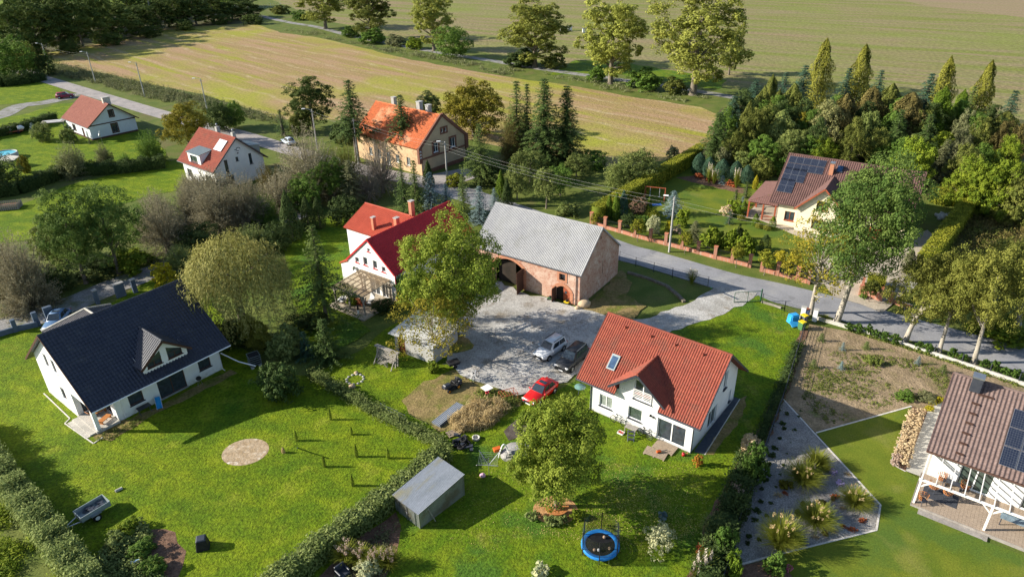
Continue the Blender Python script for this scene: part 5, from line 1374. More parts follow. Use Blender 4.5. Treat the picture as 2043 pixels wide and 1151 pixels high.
def willow(key, H, Wd, seed, leaf='willow_leaf', ns=800):
 rng = np.random.default_rng(seed)
 P_, D_, T_, N_ = [], [], [], []
 for i in range(ns):
  a = rng.uniform(0, 2 * PI); q = rng.uniform(0, 1) ** .5
  r0 = Wd / 2 * q * .86 * (1 + .13 * math.sin(3 * a + seed) + .1 * math.sin(5 * a))
  z0 = H * (.58 + .40 * math.sqrt(max(0, 1 - (q * .96) ** 2))) + rng.normal() * .35
  n = int(rng.uniform(14, 30) * (.55 + .6 * q))
  s = np.arange(n) * .2
  outw = (.25 + .5 * rng.random()) * (1 - np.exp(-s * 1.6))
  x = np.stack([np.cos(a) * (r0 + outw), np.sin(a) * (r0 + outw), z0 + .25 * np.sin(np.minimum(s * 2, PI)) - s * (.55 + .45 * np.minimum(1, s))], 1)
  x += rng.normal(size=x.shape) * .07
  x = x[x[:, 2] > .35]
  if len(x) == 0: continue
  for rep in range(2):
   m = len(x)
   P_.append(x + rng.normal(size=x.shape) * .09)
   D_.append(np.stack([np.full(m, math.cos(a) * .35), np.full(m, math.sin(a) * .35), np.full(m, -1.0)], 1) + rng.normal(size=(m, 3)) * .4)
   N_.append(np.stack([np.full(m, math.cos(a)), np.full(m, math.sin(a)), np.full(m, .5)], 1) + rng.normal(size=(m, 3)) * .5)
   T_.append(np.full(m, rng.uniform(.1, .7)) + rng.uniform(-.2, .3, m))
 v = leaves(np.concatenate(P_), np.concatenate(N_), .26, .3, rng, np.concatenate(D_))
 cm = leafmesh('crown', [(v, np.concatenate(T_))], FO[leaf])
 mb = MB().tube([(0, 0, 0), (.1, .1, H * .25), (0, 0, H * .5)], [.5, .38, .3], 9)
 for k in range(8):
  a = k * PI / 4 + .3; mb.tube([(0, 0, H * .4), (math.cos(a) * Wd * .18, math.sin(a) * Wd * .18, H * .72), (math.cos(a) * Wd * .34, math.sin(a) * Wd * .34, H * .82)], [.2, .12, .05], 6)
 tm = mb.mesh('trunk'); tm.materials.append(MT['bark'])
 TREES[key] = (cm, tm, H, Wd)
def tuft(key, H, Wd, seed, leaf='tuft_green', n=420, plumes=0, pleaf='plume', w=.035, stiff=.6, ph=.45):
 rng = np.random.default_rng(seed)
 vs, qs, ti = [], [], []
 def blade(a, lean, ln, w, t0, z0=0):
  k = len(vs)
  d = np.array([math.cos(a), math.sin(a), 0]); sd_ = np.array([-math.sin(a), math.cos(a), 0]) * w
  r0 = rng.uniform(0, Wd * .08)
  for i in range(4):
   s = i / 3
   p = d * (r0 + lean * s ** 1.7) + np.array([0, 0, z0 + ln * (s - .32 * (lean / max(ln, .1)) * s ** 2.6)])
   ww = sd_ * (1 - .75 * s)
   vs.append(p - ww); vs.append(p + ww); ti.extend([t0 + .25 * s] * 2)
  for i in range(3): qs.append((k + 2 * i, k + 2 * i + 1, k + 2 * i + 3, k + 2 * i + 2))
 for i in range(n): blade(rng.uniform(0, 2 * PI), Wd / 2 * rng.uniform(.1, 1.15), H * rng.uniform(.55, 1.1), w * rng.uniform(.7, 1.3), rng.uniform(0, .6))
 v, q, mi = np.array(vs), np.array(qs), np.zeros(len(qs), np.int32)
 if plumes:
  P_, N_, D_ = [], [], []
  for i in range(plumes):
   a = rng.uniform(0, 2 * PI); l = Wd * rng.uniform(.05, .33); top = np.array([math.cos(a) * l, math.sin(a) * l, H * rng.uniform(.9, 1.15)])
   m = 26; s = rng.uniform(0, 1, m)[:, None]
   P_.append(top - np.array([0, 0, 1]) * H * ph * s + rng.normal(size=(m, 3)) * .05 * np.sin(PI * s * .9 + .2)); D_.append(np.tile([math.cos(a) * .3, math.sin(a) * .3, 1.0], (m, 1)) + rng.normal(size=(m, 3)) * .25); N_.append(rng.normal(size=(m, 3)))
  p = np.concatenate(P_)
  pv = leaves(p, np.concatenate(N_), H * (.09 if key[0] == 'p' else .06), .4, rng, np.concatenate(D_))
  q = np.concatenate([q, np.arange(len(pv)).reshape(-1, 4) + len(v)]); v = np.concatenate([v, pv]); ti = list(ti) + list(np.repeat(rng.random(len(p)), 4)); mi = np.concatenate([mi, np.ones(len(p), np.int32)])
 cm = npmesh('blades', v, q, np.clip(ti, 0, 1), FO[leaf])
 cm.materials.append(FO[pleaf]); cm.polygons.foreach_set('material_index', mi)
 TREES[key] = (cm, None, H, Wd)
# ---- prototypes
broad('ash_a', 15.5, 13, 2.6, 3, 'ash_leaf', nl=46, nc=16, nv=53, ls=0.240, r=.42, spread=.64, lr=.30, egg=.22)
broad('ash_b', 10.0, 8.8, 1.0, 11, 'ash_leaf', nl=46, nc=16, nv=56, ls=0.184, r=.26, spread=.66, lr=.29, egg=.2)
broad('ash_c', 18.0, 13.5, 6.0, 21, 'ash_dark', 'palebark', nl=44, nc=16, nv=53, ls=0.256, r=.42, spread=.66, lr=.31, lean=(2.6, .6), egg=.05)
broad('ash_d', 13.5, 9.5, 2.0, 31, 'ash_dark', nl=30, nc=14, nv=46, ls=0.240, r=.32, spread=.66, lr=.32, egg=.15)
broad('walnut', 9.5, 8.8, 2.6, 41, 'walnut_leaf', 'palebark', nl=30, nc=9, nv=17, ls=0.216, r=.17, limbs=22, spread=.78, lr=.32)
broad('sparse', 13, 8.5, 3.0, 43, 'walnut_leaf', 'palebark', nl=34, nc=9, nv=17, ls=0.224, r=.27, limbs=24, spread=.78, lr=.30)
broad('linden_a', 11.5, 8.6, 3.4, 51, 'linden_leaf', 'palebark', nl=32, nc=14, nv=40, ls=0.208, r=.36, lean=(1.6, 0), spread=.68, lr=.33)
broad('linden_b', 13, 9.5, 3.6, 53, 'linden_leaf', 'palebark', nl=34, nc=14, nv=40, ls=0.216, r=.36, lean=(.6, .2), spread=.68, lr=.33)
broad('poplar_a', 21, 13, 2.2, 61, 'poplar_leaf', nl=52, nc=13, nv=34, ls=0.384, r=.5, limbs=16, spread=.74, lr=.26, egg=.12)
broad('poplar_b', 23, 15, 3.0, 67, 'poplar_leaf', nl=54, nc=13, nv=34, ls=0.400, r=.55, limbs=18, spread=.80, lr=.24, egg=.05)
broad('wood_a', 18, 12, -.6, 71, 'wood_leaf', nl=36, nc=12, nv=28, ls=0.496, r=.34, spread=.66, lr=.34)
broad('wood_b', 17, 10, .2, 73, 'wood_leaf', nl=30, nc=12, nv=28, ls=0.464, r=.3, spread=.70, lr=.32, gap=.1)
broad('round_a', 9, 8.5, .3, 81, 'olive_leaf', nl=30, nc=13, nv=40, ls=0.240, r=.22, spread=.64, lr=.36, egg=.3)
broad('round_b', 10.5, 7.5, .5, 83, 'green_leaf', nl=30, nc=13, nv=40, ls=0.240, r=.22, spread=.66, lr=.33, egg=.35)
broad('maple', 7.5, 7.5, .2, 87, 'olive_leaf', nl=28, nc=13, nv=40, ls=0.240, r=.18, spread=.66, lr=.34, up=.5)
broad('apple', 5.0, 5.2, .9, 91, 'apple_leaf', nl=26, nc=11, nv=26, ls=0.176, r=.13, spread=.70, lr=.33)
broad('apple_tall', 4.8, 4.0, 1.3, 93, 'apple_leaf', nl=22, nc=11, nv=28, ls=0.168, r=.12, spread=.66, lr=.36)
broad('birch', 12, 7.0, 1.0, 97, 'birch_leaf', 'birchbark', nl=36, nc=12, nv=34, ls=0.216, r=.17, spread=.64, lr=.30, up=-.15, egg=.4, jz=1.5)
broad('standard', 2.9, 1.9, 1.15, 99, 'hedge_leaf', nl=18, nc=9, nv=25, ls=0.120, r=.05, limbs=4, spread=.6, lr=.42)
conifer('spruce_a', 16, 6.2, .6, 101, 'spruce_needle', levels=30, nb=10, dens=7, ls=0.396, aspect=.3)
conifer('spruce_b', 12, 5.2, .3, 103, 'spruce_needle', levels=26, nb=9, dens=7, ls=0.346, ragged=.35, aspect=.3)
conifer('spruce_bare', 12, 6.2, 4.4, 107, 'spruce_needle', levels=17, nb=8, dens=7, ls=0.374, ragged=.45, shape=.62, r=.22, droop=.36, aspect=.3)
conifer('fir', 11.5, 5.4, .4, 109, 'fir_needle', levels=24, nb=9, dens=7, ls=0.360, droop=.16, shape=.72, ragged=.3, aspect=.3)
conifer('blue_spruce', 8, 4.0, .15, 113, 'blue_needle', levels=22, nb=9, dens=7, ls=0.259, droop=.14, aspect=.3)
conifer('light_spruce', 9, 4.2, .2, 117, 'light_needle', levels=22, nb=9, dens=7, ls=0.288, droop=.18, aspect=.3)
conifer('larch', 9.5, 6.4, 1.9, 119, 'light_needle', levels=20, nb=9, dens=7, ls=0.288, droop=.2, shape=.85, aspect=.3)
conifer('low_conifer', 5.5, 6.5, .1, 121, 'spruce_needle', levels=16, nb=10, dens=7, ls=0.302, droop=.05, shape=.75, ragged=.45, aspect=.3)
conifer('small_spruce', 3.0, 2.2, .05, 123, 'light_needle', levels=14, nb=8, dens=6, ls=0.187, droop=.1, aspect=.3)
conifer('small_blue', 3.0, 2.4, .05, 127, 'blue_needle', levels=14, nb=8, dens=7, ls=0.187, droop=.05, aspect=.3)
column('gold_column', 13, 4.2, .3, 131, 'gold_needle', 6500, 'flame', ls=.42, lump=.3, aspect=.3, deep=.45)
column('hornbeam', 11, 4.8, .3, 133, 'olive_leaf', 7500, 'egg', ls=.36, lump=.34, aspect=.6, deep=.5)
column('cypress', 11.5, 5.0, .2, 137, 'thuja_needle', 7500, 'flame', ls=.40, lump=.34, aspect=.4, deep=.5)
column('thuja', 4.5, 1.5, .05, 139, 'thuja_needle', 2600, 'flame', ls=.20, lump=.1)
column('thuja_cone', 5, 2.6, .05, 141, 'thuja_needle', 3600, 'cone', ls=.24, lump=.12)
column('ball_shrub', 3.2, 3.0, .05, 143, 'fir_needle', 3600, 'egg', ls=.2, lump=.07, trunk=False)
column('clipped', 2.0, 1.5, .02, 147, 'thuja_needle', 1800, 'egg', ls=.15, lump=.07, trunk=False)
column('low_ball', 1.0, 1.3, .0, 149, 'gold_needle', 1100, 'ball', ls=.14, lump=.07, trunk=False)
bush('bush_green', 2.6, 3.2, 151, 'green_leaf'); bush('bush_olive', 3.2, 3.8, 153, 'olive_leaf'); bush('bush_grey', 3.0, 3.6, 157, 'grey_leaf'); bush('bush_lime', 2.4, 2.8, 159, 'lime_leaf')
bush('bush_yellow', 2.4, 2.4, 161, 'yellow_leaf', nl=12, nc=9, nv=18); bush('bush_big', 6.5, 7.0, 163, 'green_leaf', nl=24, nc=13, nv=26, ls=.27); bush('bush_dark', 4.0, 4.6, 167, 'hedge_dark', nl=20)
bush('bush_red', .6, .7, 169, 'red_leaf', nl=8, nc=6, nv=10, ls=.12); bush('bush_laurel', 1.1, 1.0, 171, 'laurel', nl=8, nc=7, nv=10, ls=.17); bush('hydrangea', 1.0, 1.1, 173, 'hydrangea', nl=10, nc=5, nv=16, ls=.13, lr=.34)
bush('bush_var', 1.9, 2.2, 177, 'variegated', nl=16, nc=8, nv=12, ls=.15, spread=.75); bush('bush_plum', 3.4, 2.8, 179, 'plum_leaf', nl=18, nc=9, nv=16, ls=.18); bush('bush_orange', 1.1, .9, 181, 'orange_leaf', nl=9, nc=7, nv=12, ls=.12); bush('aster', .5, .7, 183, 'aster', nl=9, nc=7, nv=10, ls=.09); bush('bush_pink', .9, .9, 187, 'pink_flower', nl=8, nc=6, nv=8, ls=.1); bush('bush_weed', .5, .7, 189, 'weed', nl=8, nc=6, nv=8, ls=.14); bush('conifer_bush', 4.4, 4.8, 191, 'spruce_needle', nl=22, nc=12, nv=22, ls=.26)
bush('magnolia', 2.3, 2.6, 193, 'lime_leaf', nl=16, nc=10, nv=12, ls=.30)
twiggy('pollard', 8, 8.5, 201, base=1.4, pollard=.4, r=.42, nleaf=15000); twiggy('grey_bush', 6.5, 8, 203, base=.2, ntw=520, nleaf=17000); twiggy('grey_tree', 10, 9.5, 207, base=.8, ntw=560, nleaf=20000, r=.25); twiggy('bare_tree', 8, 7, 209, ntw=420, nleaf=1500, base=1.5, leaf='dry_twig'); twiggy('silver_willow', 6.5, 6.0, 211, leaf='grey_leaf', ntw=300, nleaf=14000, base=.2, ls=.2)
willow('willow', 10, 10.2, 221)
tuft('tuft_big', 1.7, 2.3, 231, 'tuft_green', 1500, 12, 'tuft_dry', w=.018, ph=.1); tuft('tuft_mid', 1.2, 1.7, 233, 'tuft_green', 1100, 0, w=.018, ph=.1); tuft('tuft_dry', 1.3, 1.6, 237, 'tuft_green', 800, 22, 'plume_pink', w=.02, ph=.2); tuft('pampas', 2.2, 1.9, 239, 'tuft_green', 340, 8, 'plume', w=.03, ph=.42); tuft('tuft_small', .45, .6, 241, 'tuft_dry', 90, w=.02); tuft('pampas_white', 2.0, 1.9, 243, 'tuft_green', 300, 16, 'plume', w=.03, ph=.4)
RNG = random.Random(5)
def plant(key, name, label, cat, at, h=None, w=None, leaf=None, group=None, rz=None, bark=None, lean=None):
 """one tree or shrub: an Empty with crown and trunk, or a single mesh when it shows no stem"""
 cm, tm, H, Wd = TREES[key]
 h = h or H; w = w or Wd * h / H
 if key in ('fir', 'spruce_a', 'spruce_b', 'blue_spruce', 'light_spruce', 'spruce_bare', 'small_spruce', 'larch'): w *= 1.65 if key in ('spruce_a', 'spruce_b', 'spruce_bare') else 1.35
 if key[:4] == 'tuft': h *= .62; w *= 1.2
 rz = RNG.uniform(0, 2 * PI) if rz is None else rz
 sc = (w / Wd, w / Wd, h / H)
 if tm is None:
  o = link(name, cm, None, FO[leaf] if leaf else None)
  o.location = (at.x, at.y, 0); o.rotation_euler = (0, 0, rz); o.scale = sc
  return tag(o, label, cat, group)
 e = thing(name, label, cat, (at.x, at.y, 0), rz, group)
 e.scale = sc
 link('crown', cm, e, FO[leaf] if leaf else None)
 link('trunk', tm, e, MT[bark] if bark else None)
 return e
def inpoly(xy, poly):
 x, y = xy[:, 0], xy[:, 1]
 ins = np.zeros(len(x), bool)
 n = len(poly)
 for i in range(n):
  x0, y0 = poly[i].x, poly[i].y; x1, y1 = poly[(i + 1) % n].x, poly[(i + 1) % n].y
  c = ((y0 > y) != (y1 > y)) & (x < (x1 - x0) * (y - y0) / (y1 - y0 + 1e-12) + x0)
  ins ^= c
 return ins
def scatter(poly, n, rng):
 xs = [p.x for p in poly]; ys = [p.y for p in poly]
 out = np.zeros((0, 2))
 while len(out) < n:
  q = np.stack([rng.uniform(min(xs), max(xs), n * 2), rng.uniform(min(ys), max(ys), n * 2)], 1)
  out = np.concatenate([out, q[inpoly(q, poly)]])
 return out[:n]
def cover(name, poly, n, leaf, hgt_=.5, rad=.5, nv=22, ls=.2, seed=1, up=.5, kind='stuff', label=None, cat=None, upright=0, aspect=.6, patch=0):
 """ground cover nobody could count: clumps of leaves scattered over an outline"""
 rng = np.random.default_rng(seed)
 c = scatter(poly, n, rng)
 if patch:
  f = np.sin(c[:, 0] * patch + seed) * np.sin(c[:, 1] * patch * 1.3 + 2 * seed) + .4 * np.sin(c[:, 0] * patch * 2.3 + c[:, 1] * patch * 1.7)
  c = c[f > rng.uniform(-.6, .5, len(c))]; n = len(c)
 hh = hgt_ * rng.uniform(.4, 1.15, n)
 p = np.repeat(np.concatenate([c, np.zeros((n, 1))], 1), nv, 0)
 o = rng.normal(size=(n * nv, 3)); o = unit(o) * rng.uniform(.2, 1, (n * nv, 1)) ** .5
 o[:, 2] = np.abs(o[:, 2])
 H = np.repeat(hh, nv)
 p = p + o * np.stack([np.full(n * nv, rad)] * 2 + [H], 1)
 p[:, 2] += .075
 N_ = o * .8 + rng.normal(size=o.shape) * .5 + np.array([0, 0, up])
 D_ = rng.normal(size=o.shape) + np.array([0, 0, upright])
 t = np.repeat(rng.uniform(.05, .75, n), nv) + rng.uniform(-.2, .25, n * nv)
 me = leafmesh(name, [(leaves(p, N_, ls, aspect, rng, D_), t)], FO[leaf])
 o_ = link(name, me)
 return tag(o_, label, cat, None, kind)
def hedge(label, pts, w, h, leaf='hedge_leaf', dens=60, ls=.2, seed=1, rough=.06, upright=0, group=None, name='hedge', core=True, wave=0, aspect=.6, cat='hedge'):
 """a hedge along a line: leafy faces all over its sides and top"""
 rng = np.random.default_rng(seed)
 P_, N_ = [], []
 mb = MB()
 for a, b in zip(pts, pts[1:]):
  d = b - a; L = d.length; d = d / L; s = Vector((-d.y, d.x, 0))
  A, S, Dv = np.array(a), np.array(s), np.array(d)
  for side, area in ((1, L * h), (-1, L * h), (0, L * w * 1.2)):
   n = int(area * dens * (1 if side else 1.6))
   u = rng.uniform(-.1, L + .1, n)
   if side: off = np.full(n, side * w / 2); z = rng.uniform(.05, h, n); nn = S * side
   else: off = rng.uniform(-w / 2, w / 2, n); z = np.full(n, h); nn = np.array([0, 0, 1])
   wv = wave * (np.sin(u * 2.1 + seed) + np.sin(u * 5.3 + 2) * .6)
   p = A + Dv * u[:, None] + S * off[:, None] * (1 + .3 * wv[:, None]) + np.array([0, 0, 1]) * (z * (1 + wv))[:, None] + rng.normal(size=(n, 3)) * rough
   P_.append(p); N_.append(nn + rng.normal(size=(n, 3)) * .5 + np.array([0, 0, .25]))
  if core: mb.bar(a + Vector((0, 0, h * .46)), b + Vector((0, 0, h * .46)), w * .78, h * .9)
 p = np.concatenate(P_); p[:, 2] = np.maximum(p[:, 2], .03); nn = np.concatenate(N_)
 D_ = rng.normal(size=p.shape) + np.array([0, 0, upright])
 t = .35 + .25 * np.sin(p[:, 0] * 1.7) * np.sin(p[:, 1] * 1.9) + rng.uniform(-.3, .4, len(p))
 lv = leaves(p, nn, ls, aspect, rng, D_)
 cv = np.array(mb.v) if core else np.zeros((0, 3)); cf = np.array(mb.f) if core else np.zeros((0, 4), int)
 v = np.concatenate([lv, cv]); q = np.concatenate([np.arange(len(lv)).reshape(-1, 4), cf + len(lv)])
 ti = np.concatenate([np.repeat(t, 4), np.zeros(len(cv))])
 o = link(name, npmesh(name, v, q, np.clip(ti, 0, 1), FO[leaf]))
 return tag(o, label, cat, group)
# ------------------------------------------------------------------ trees and shrubs in place
def PB(key, name, label, b, top=None, wpx=None, cat='tree', h=None, **k):
 """plant standing at pixel b, reaching up to row top, wpx wide"""
 hh = h or (hgt(b, top) if top is not None else None)
 w = wpx * mpp(b) if wpx else None
 return plant(key, name, label, cat, P(*b), hh, w, **k)
def T(key, name, label, t, h, wpx=None, cat='tree', **k):
 """plant of height h whose tip shows at pixel t"""
 g = P(t[0], t[1], h)
 w = wpx * proj(g)[2] / FPX if wpx else None
 return plant(key, name, label, cat, g, h, w, **k)
PB('ash_a', 'ash_tree', 'big round ash in front of the brick barn gateway', (908, 668), 434, 210, rz=.4)
PB('walnut', 'walnut_tree', 'thin yellow-leaved tree with pale trunk over the white-roofed yard shed', (868, 724), 585, 170, rz=2.2)
PB('ash_b', 'ash_tree', 'round yellow-green ash on the lawn with a wooden bench around its trunk', (1110, 1012), 792, 198, rz=1.1)
PB('ash_c', 'ash_tree', 'tall dark green ash leaning over the road in front of the cream villa', (1668, 645), 326, 205, rz=0)
PB('sparse', 'roadside_tree', 'sparse yellow-leaved tree on a pale trunk beside the blue tarpaulin', (1617, 625), 428, 150, rz=.7)
PB('linden_a', 'linden_tree', 'leaning linden by the road, first of the three after the tall ash', (1805, 684), 500, 130, rz=0)
PB('linden_b', 'linden_tree', 'upright linden with a short pale trunk, middle one of the roadside lindens', (1873, 705), 495, 112, rz=1)
PB('linden_b', 'linden_tree', 'yellowish linden by the road, last of the three beside the bare plot', (1942, 724), 486, 128, rz=2.4)
PB('linden_a', 'linden_tree', 'wide yellow-olive tree across the road, behind the three lindens', (2025, 668), 470, 170, rz=3.3)
PB('willow', 'weeping_willow', 'golden weeping willow behind the dark-roofed house', (492, 668), 480, 204)
PB('larch', 'spruce_tree', 'dark conifer with a bare lower trunk beside the glazed pergola', (652, 640), 446, 108, rz=.3)
PB('low_conifer', 'low_conifer', 'spreading low conifer below the terrace of the farmhouse', (655, 720), 634, 120)
PB('low_conifer', 'low_conifer', 'smaller spreading conifer left of the pergola terrace path', (612, 712), 660, 70, leaf='fir_needle')
plant('hornbeam', 'golden_yew', 'tall golden yew left of its lower twin behind the water tank', 'shrub', P(505, 690), 4.0, 2.2, leaf='gold_needle')
plant('hornbeam', 'golden_yew', 'lower golden yew beside the water tank', 'shrub', P(525, 698), 3.6, 2.3, leaf='gold_needle')
plant('conifer_bush', 'yew_bush', 'dark round yew bush on the big lawn by the property corner', 'shrub', P(562, 792), 3.8, 4.2)
plant('bush_grey', 'willow_shrub', 'arching blue-green shrub between the golden yews and the low conifer', 'shrub', P(578, 712), 3.6, 4.0, leaf='privet_leaf')
plant('bush_dark', 'shrub', 'dark shrub at the foot of the weeping willow', 'shrub', P(460, 688), 3, 4.5)
plant('bush_dark', 'shrub', 'dark low shrub between the willow and the pergola terrace', 'shrub', P(615, 655), 1.8, 5)
plant('bush_yellow', 'mahonia_shrub', 'bright yellow-green shrub behind the dark roof ridge by the lane', 'shrub', P(332, 570), 3.2, 3.4)
plant('thuja_cone', 'thuja', 'dark pointed thuja between the grey bushes and the farmhouse lawn', 'tree', P(584, 478), 7.5, 4.0, leaf='hedge_dark')
plant('thuja', 'thuja', 'slim dark thuja right of the pointed thuja', 'tree', P(618, 462), 5.5, 2.2, leaf='hedge_dark')
plant('thuja', 'thuja', 'slim dark thuja nearest the scarlet rear wing', 'tree', P(640, 456), 5, 2, leaf='hedge_dark')
plant('bush_dark', 'shrub', 'dark bush behind the slim thujas at the lawn end', 'shrub', P(690, 440), 4, 6)
# left edge along the lane
PB('ash_d', 'ash_tree', 'dark green ash by the lane, left one of a pair', (172, 565), 376, 112, rz=1)
PB('ash_d', 'ash_tree', 'dark green ash by the lane, right one of a pair', (238, 545), 366, 120, rz=2.6)
PB('grey_bush', 'grey_bush', 'big grey-brown twiggy bush at the lane, farthest left', (62, 612), 452, 135)
PB('grey_bush', 'grey_bush', 'brown twiggy bush at the photo edge left of the ash pair', (12, 590), 446, 90, leaf='brown_leaf')
PB('pollard', 'pollard_willow', 'pollard willow with brown twigs and a stout trunk by the lane', (338, 508), 378, 122)
PB('pollard', 'pollard_willow', 'brown pollard willow between the lane and the white house with dormers', (442, 470), 345, 118, rz=2)
PB('pollard', 'pollard_willow', 'brown pollard willow below the gable of the white house with dormers', (500, 462), 336, 100, rz=3)
plant('bush_big', 'willow_bush', 'dark leafy bush below the brown pollard willows', 'shrub', P(400, 505), 4, 7, leaf='hedge_dark')
plant('silver_willow', 'shrub', 'arching grey-green shrub by the bend of the lane', 'shrub', P(505, 498), 4.0, 6.5, leaf='privet_leaf')
plant('silver_willow', 'shrub', 'grey-green shrub right of the pollard trunk by the lane', 'shrub', P(365, 532), 3.4, 5.0, leaf='privet_leaf')
plant('bush_green', 'shrub', 'yellowish undergrowth shrub between the two dark ashes', 'shrub', P(265, 535), 2.5, 6, leaf='lime_leaf')
plant('bush_dark', 'shrub', 'dark undergrowth under the left dark ash', 'shrub', P(205, 548), 2.6, 6)
plant('bush_dark', 'shrub', 'dark undergrowth behind the farthest left grey bush', 'shrub', P(110, 575), 2.6, 6)
PB('grey_tree', 'grey_tree', 'large silvery-brown tree between the white dormer house and the ochre house', (625, 392), 240, 150)
PB('grey_tree', 'grey_tree', 'dark grey-green tree left of the ochre house wall', (692, 372), 270, 95, leaf='olive_leaf', rz=2)
PB('grey_bush', 'grey_bush', 'brown bush at the foot of the white dormer house, right of its front wall', (430, 408), 330, 130, rz=2)
PB('grey_bush', 'grey_bush', 'brown bush hiding the front wall of the white dormer house', (392, 398), 335, 80, rz=1)
PB('grey_bush', 'grey_bush', 'grey bush right of the brown pollards, below the silvery tree', (560, 420), 335, 110, rz=4)
PB('ash_d', 'leafy_tree', 'dark green tree between the silvery tree and the farmhouse wing', (668, 402), 316, 70, leaf='green_leaf', rz=4)
PB('bare_tree', 'bare_tree', 'nearly bare grey tree in front of the ochre house wall', (765, 385), 262, 110)
PB('bare_tree', 'bare_tree', 'bare brown shrub below the ochre house, left of the young conifers', (738, 400), 315, 80, rz=1)
PB('light_spruce', 'pine_tree', 'grey-green pine left of the bare brown shrub', (704, 405), 318, 55, leaf='grey_leaf')
for k, x, y, t, w, lf, lb in (('silver_willow', 300, 470, 400, 90, 'green_leaf', 'round green bush behind the first pollard willow'), ('grey_bush', 318, 450, 372, 90, None, 'grey-brown bush behind the first pollard willow'), ('grey_bush', 395, 440, 350, 100, None, 'grey-brown bush between the two pollard rows'), ('grey_bush', 545, 400, 320, 80, 'brown_leaf', 'brownish bush by the road left of the silvery tree'), ('silver_willow', 470, 440, 372, 80, 'olive_leaf', 'olive bush under the dormer house gable'), ('silver_willow', 530, 452, 380, 80, 'green_leaf', 'dark green bush left of the pointed thuja'), ('bush_big', 120, 520, 440, 90, 'apple_leaf', 'leafy bush behind the left dark ash'), ('grey_bush', 30, 560, 470, 90, None, 'grey twiggy bush behind the farthest left one'), ('ash_d', 655, 372, 300, 60, 'apple_leaf', 'green tree behind the silvery tree'), ('bush_big', 560, 500, 448, 60, 'hedge_dark', 'dark bush at the lower end of the lane'), ('bush_big', 610, 420, 350, 70, 'green_leaf', 'dark green bush right of the grey bushes')):
 PB(k, 'bush', lb, (x, y), t, w, cat='shrub', leaf=lf)
# around the houses on the far left
PB('round_a', 'maple_tree', 'yellowing maple behind the white dormer house', (378, 290), 205, 108, leaf='autumn_leaf')
PB('bush_big', 'shrub', 'dark bush by the road right of the yellowing maple', (445, 262), 205, 56, cat='shrub', leaf='hedge_dark')
PB('bush_big', 'shrub', 'green bush at the road bend above the white dormer house', (470, 255), 203, 48, cat='shrub')
PB('small_spruce', 'spruce_tree', 'small dark spruce beside the road above the parked pale car', (566, 272), 218, 32, leaf='spruce_needle')
PB('silver_willow', 'willow_bush', 'grey-green rounded willow in front of the pale cottage, leftmost', (150, 352), 280, 74)
PB('silver_willow', 'willow_bush', 'dense green willow right of the cottage gable', (305, 325), 256, 64, leaf='green_leaf')
PB('silver_willow', 'willow_bush', 'small willow bush between the two bigger ones on the cottage lawn', (212, 330), 283, 42)
PB('silver_willow', 'willow_bush', 'small dark willow bush in the hedge below the cottage', (256, 338), 300, 28, leaf='green_leaf')
PB('bush_green', 'shrub', 'pale bush at the corner of the cottage front wall', (140, 285), 255, 30, cat='shrub', leaf='apple_leaf')
PB('small_spruce', 'thuja', 'tiny dark thuja at the cottage corner', (180, 288), 262, 9, cat='shrub', leaf='hedge_dark')
PB('bush_olive', 'shrub', 'bushes growing over the pale-panelled garden shelter', (88, 282), 246, 40, cat='shrub', leaf='apple_leaf')
PB('small_blue', 'blue_spruce', 'small blue spruce left of the pale-panelled shelter', (68, 264), 245, 22)
PB('bush_olive', 'shrub', 'yellowish shrub beside the low board roof by the pool', (52, 345), 312, 24, cat='shrub', leaf='autumn_leaf')
PB('bush_big', 'shrub', 'dark bush at the photo edge below the pool', (10, 380), 316, 78, cat='shrub', leaf='hedge_dark')
PB('bush_big', 'shrub', 'leafy bush at the end of the road, in front of the dark wood', (30, 160), 78, 88, cat='shrub')
PB('bush_big', 'shrub', 'yellowish bush left of the ivy-grown street lamp', (62, 150), 84, 50, cat='shrub', leaf='olive_leaf')
PB('bush_dark', 'shrub', 'dark bush at the foot of the ivy-grown street lamp', (92, 150), 108, 40, cat='shrub', leaf='hedge_dark')
# conifers and trees around the ochre house
PB('round_b', 'leafy_tree', 'broad dark tree left of the ochre house, by the stubble field', (625, 258), 148, 92, leaf='wood_leaf', rz=2)
PB('bush_olive', 'shrub', 'olive bush at the foot of the broad dark tree', (600, 266), 222, 50, cat='shrub')
PB('spruce_bare', 'spruce_tree', 'tall spruce with bare lower trunk at the left end of the ochre house', (714, 325), 156, 74)
PB('spruce_bare', 'spruce_tree', 'spruce with bare trunk in front of the orange roof', (810, 330), 186, 56, rz=2.5)
PB('round_b', 'leafy_tree', 'dark green bush tree behind the ridge of the orange roof', (858, 245), 180, 52, leaf='hedge_dark')
PB('bush_green', 'shrub', 'dark green bush behind the left gable of the ochre house', (690, 285), 240, 60, cat='shrub', leaf='hedge_dark')
PB('round_a', 'walnut_tree', 'broad autumn-coloured tree right of the orange roof', (945, 272), 163, 138, leaf='autumn_leaf', rz=1)
PB('spruce_b', 'spruce_tree', 'slim spruce with thin top, left of the tall spruce pair', (1032, 322), 158, 52, leaf='light_needle')
PB('spruce_b', 'spruce_tree', 'slim spruce tip just left of the tall spruce pair', (1052, 318), 164, 40)
PB('spruce_a', 'spruce_tree', 'tall spruce, left one of the dark pair by the field', (1085, 332), 154, 72)
PB('spruce_a', 'spruce_tree', 'tall spruce, right one of the dark pair by the field', (1128, 330), 168, 66, rz=2)
PB('grey_tree', 'bare_spruce', 'brownish half-dead tree between the autumn tree and the spruces', (1020, 325), 200, 60, leaf='brown_leaf', rz=3)
PB('larch', 'pine_tree', 'soft green pine right of the ochre gable', (960, 372), 245, 76)
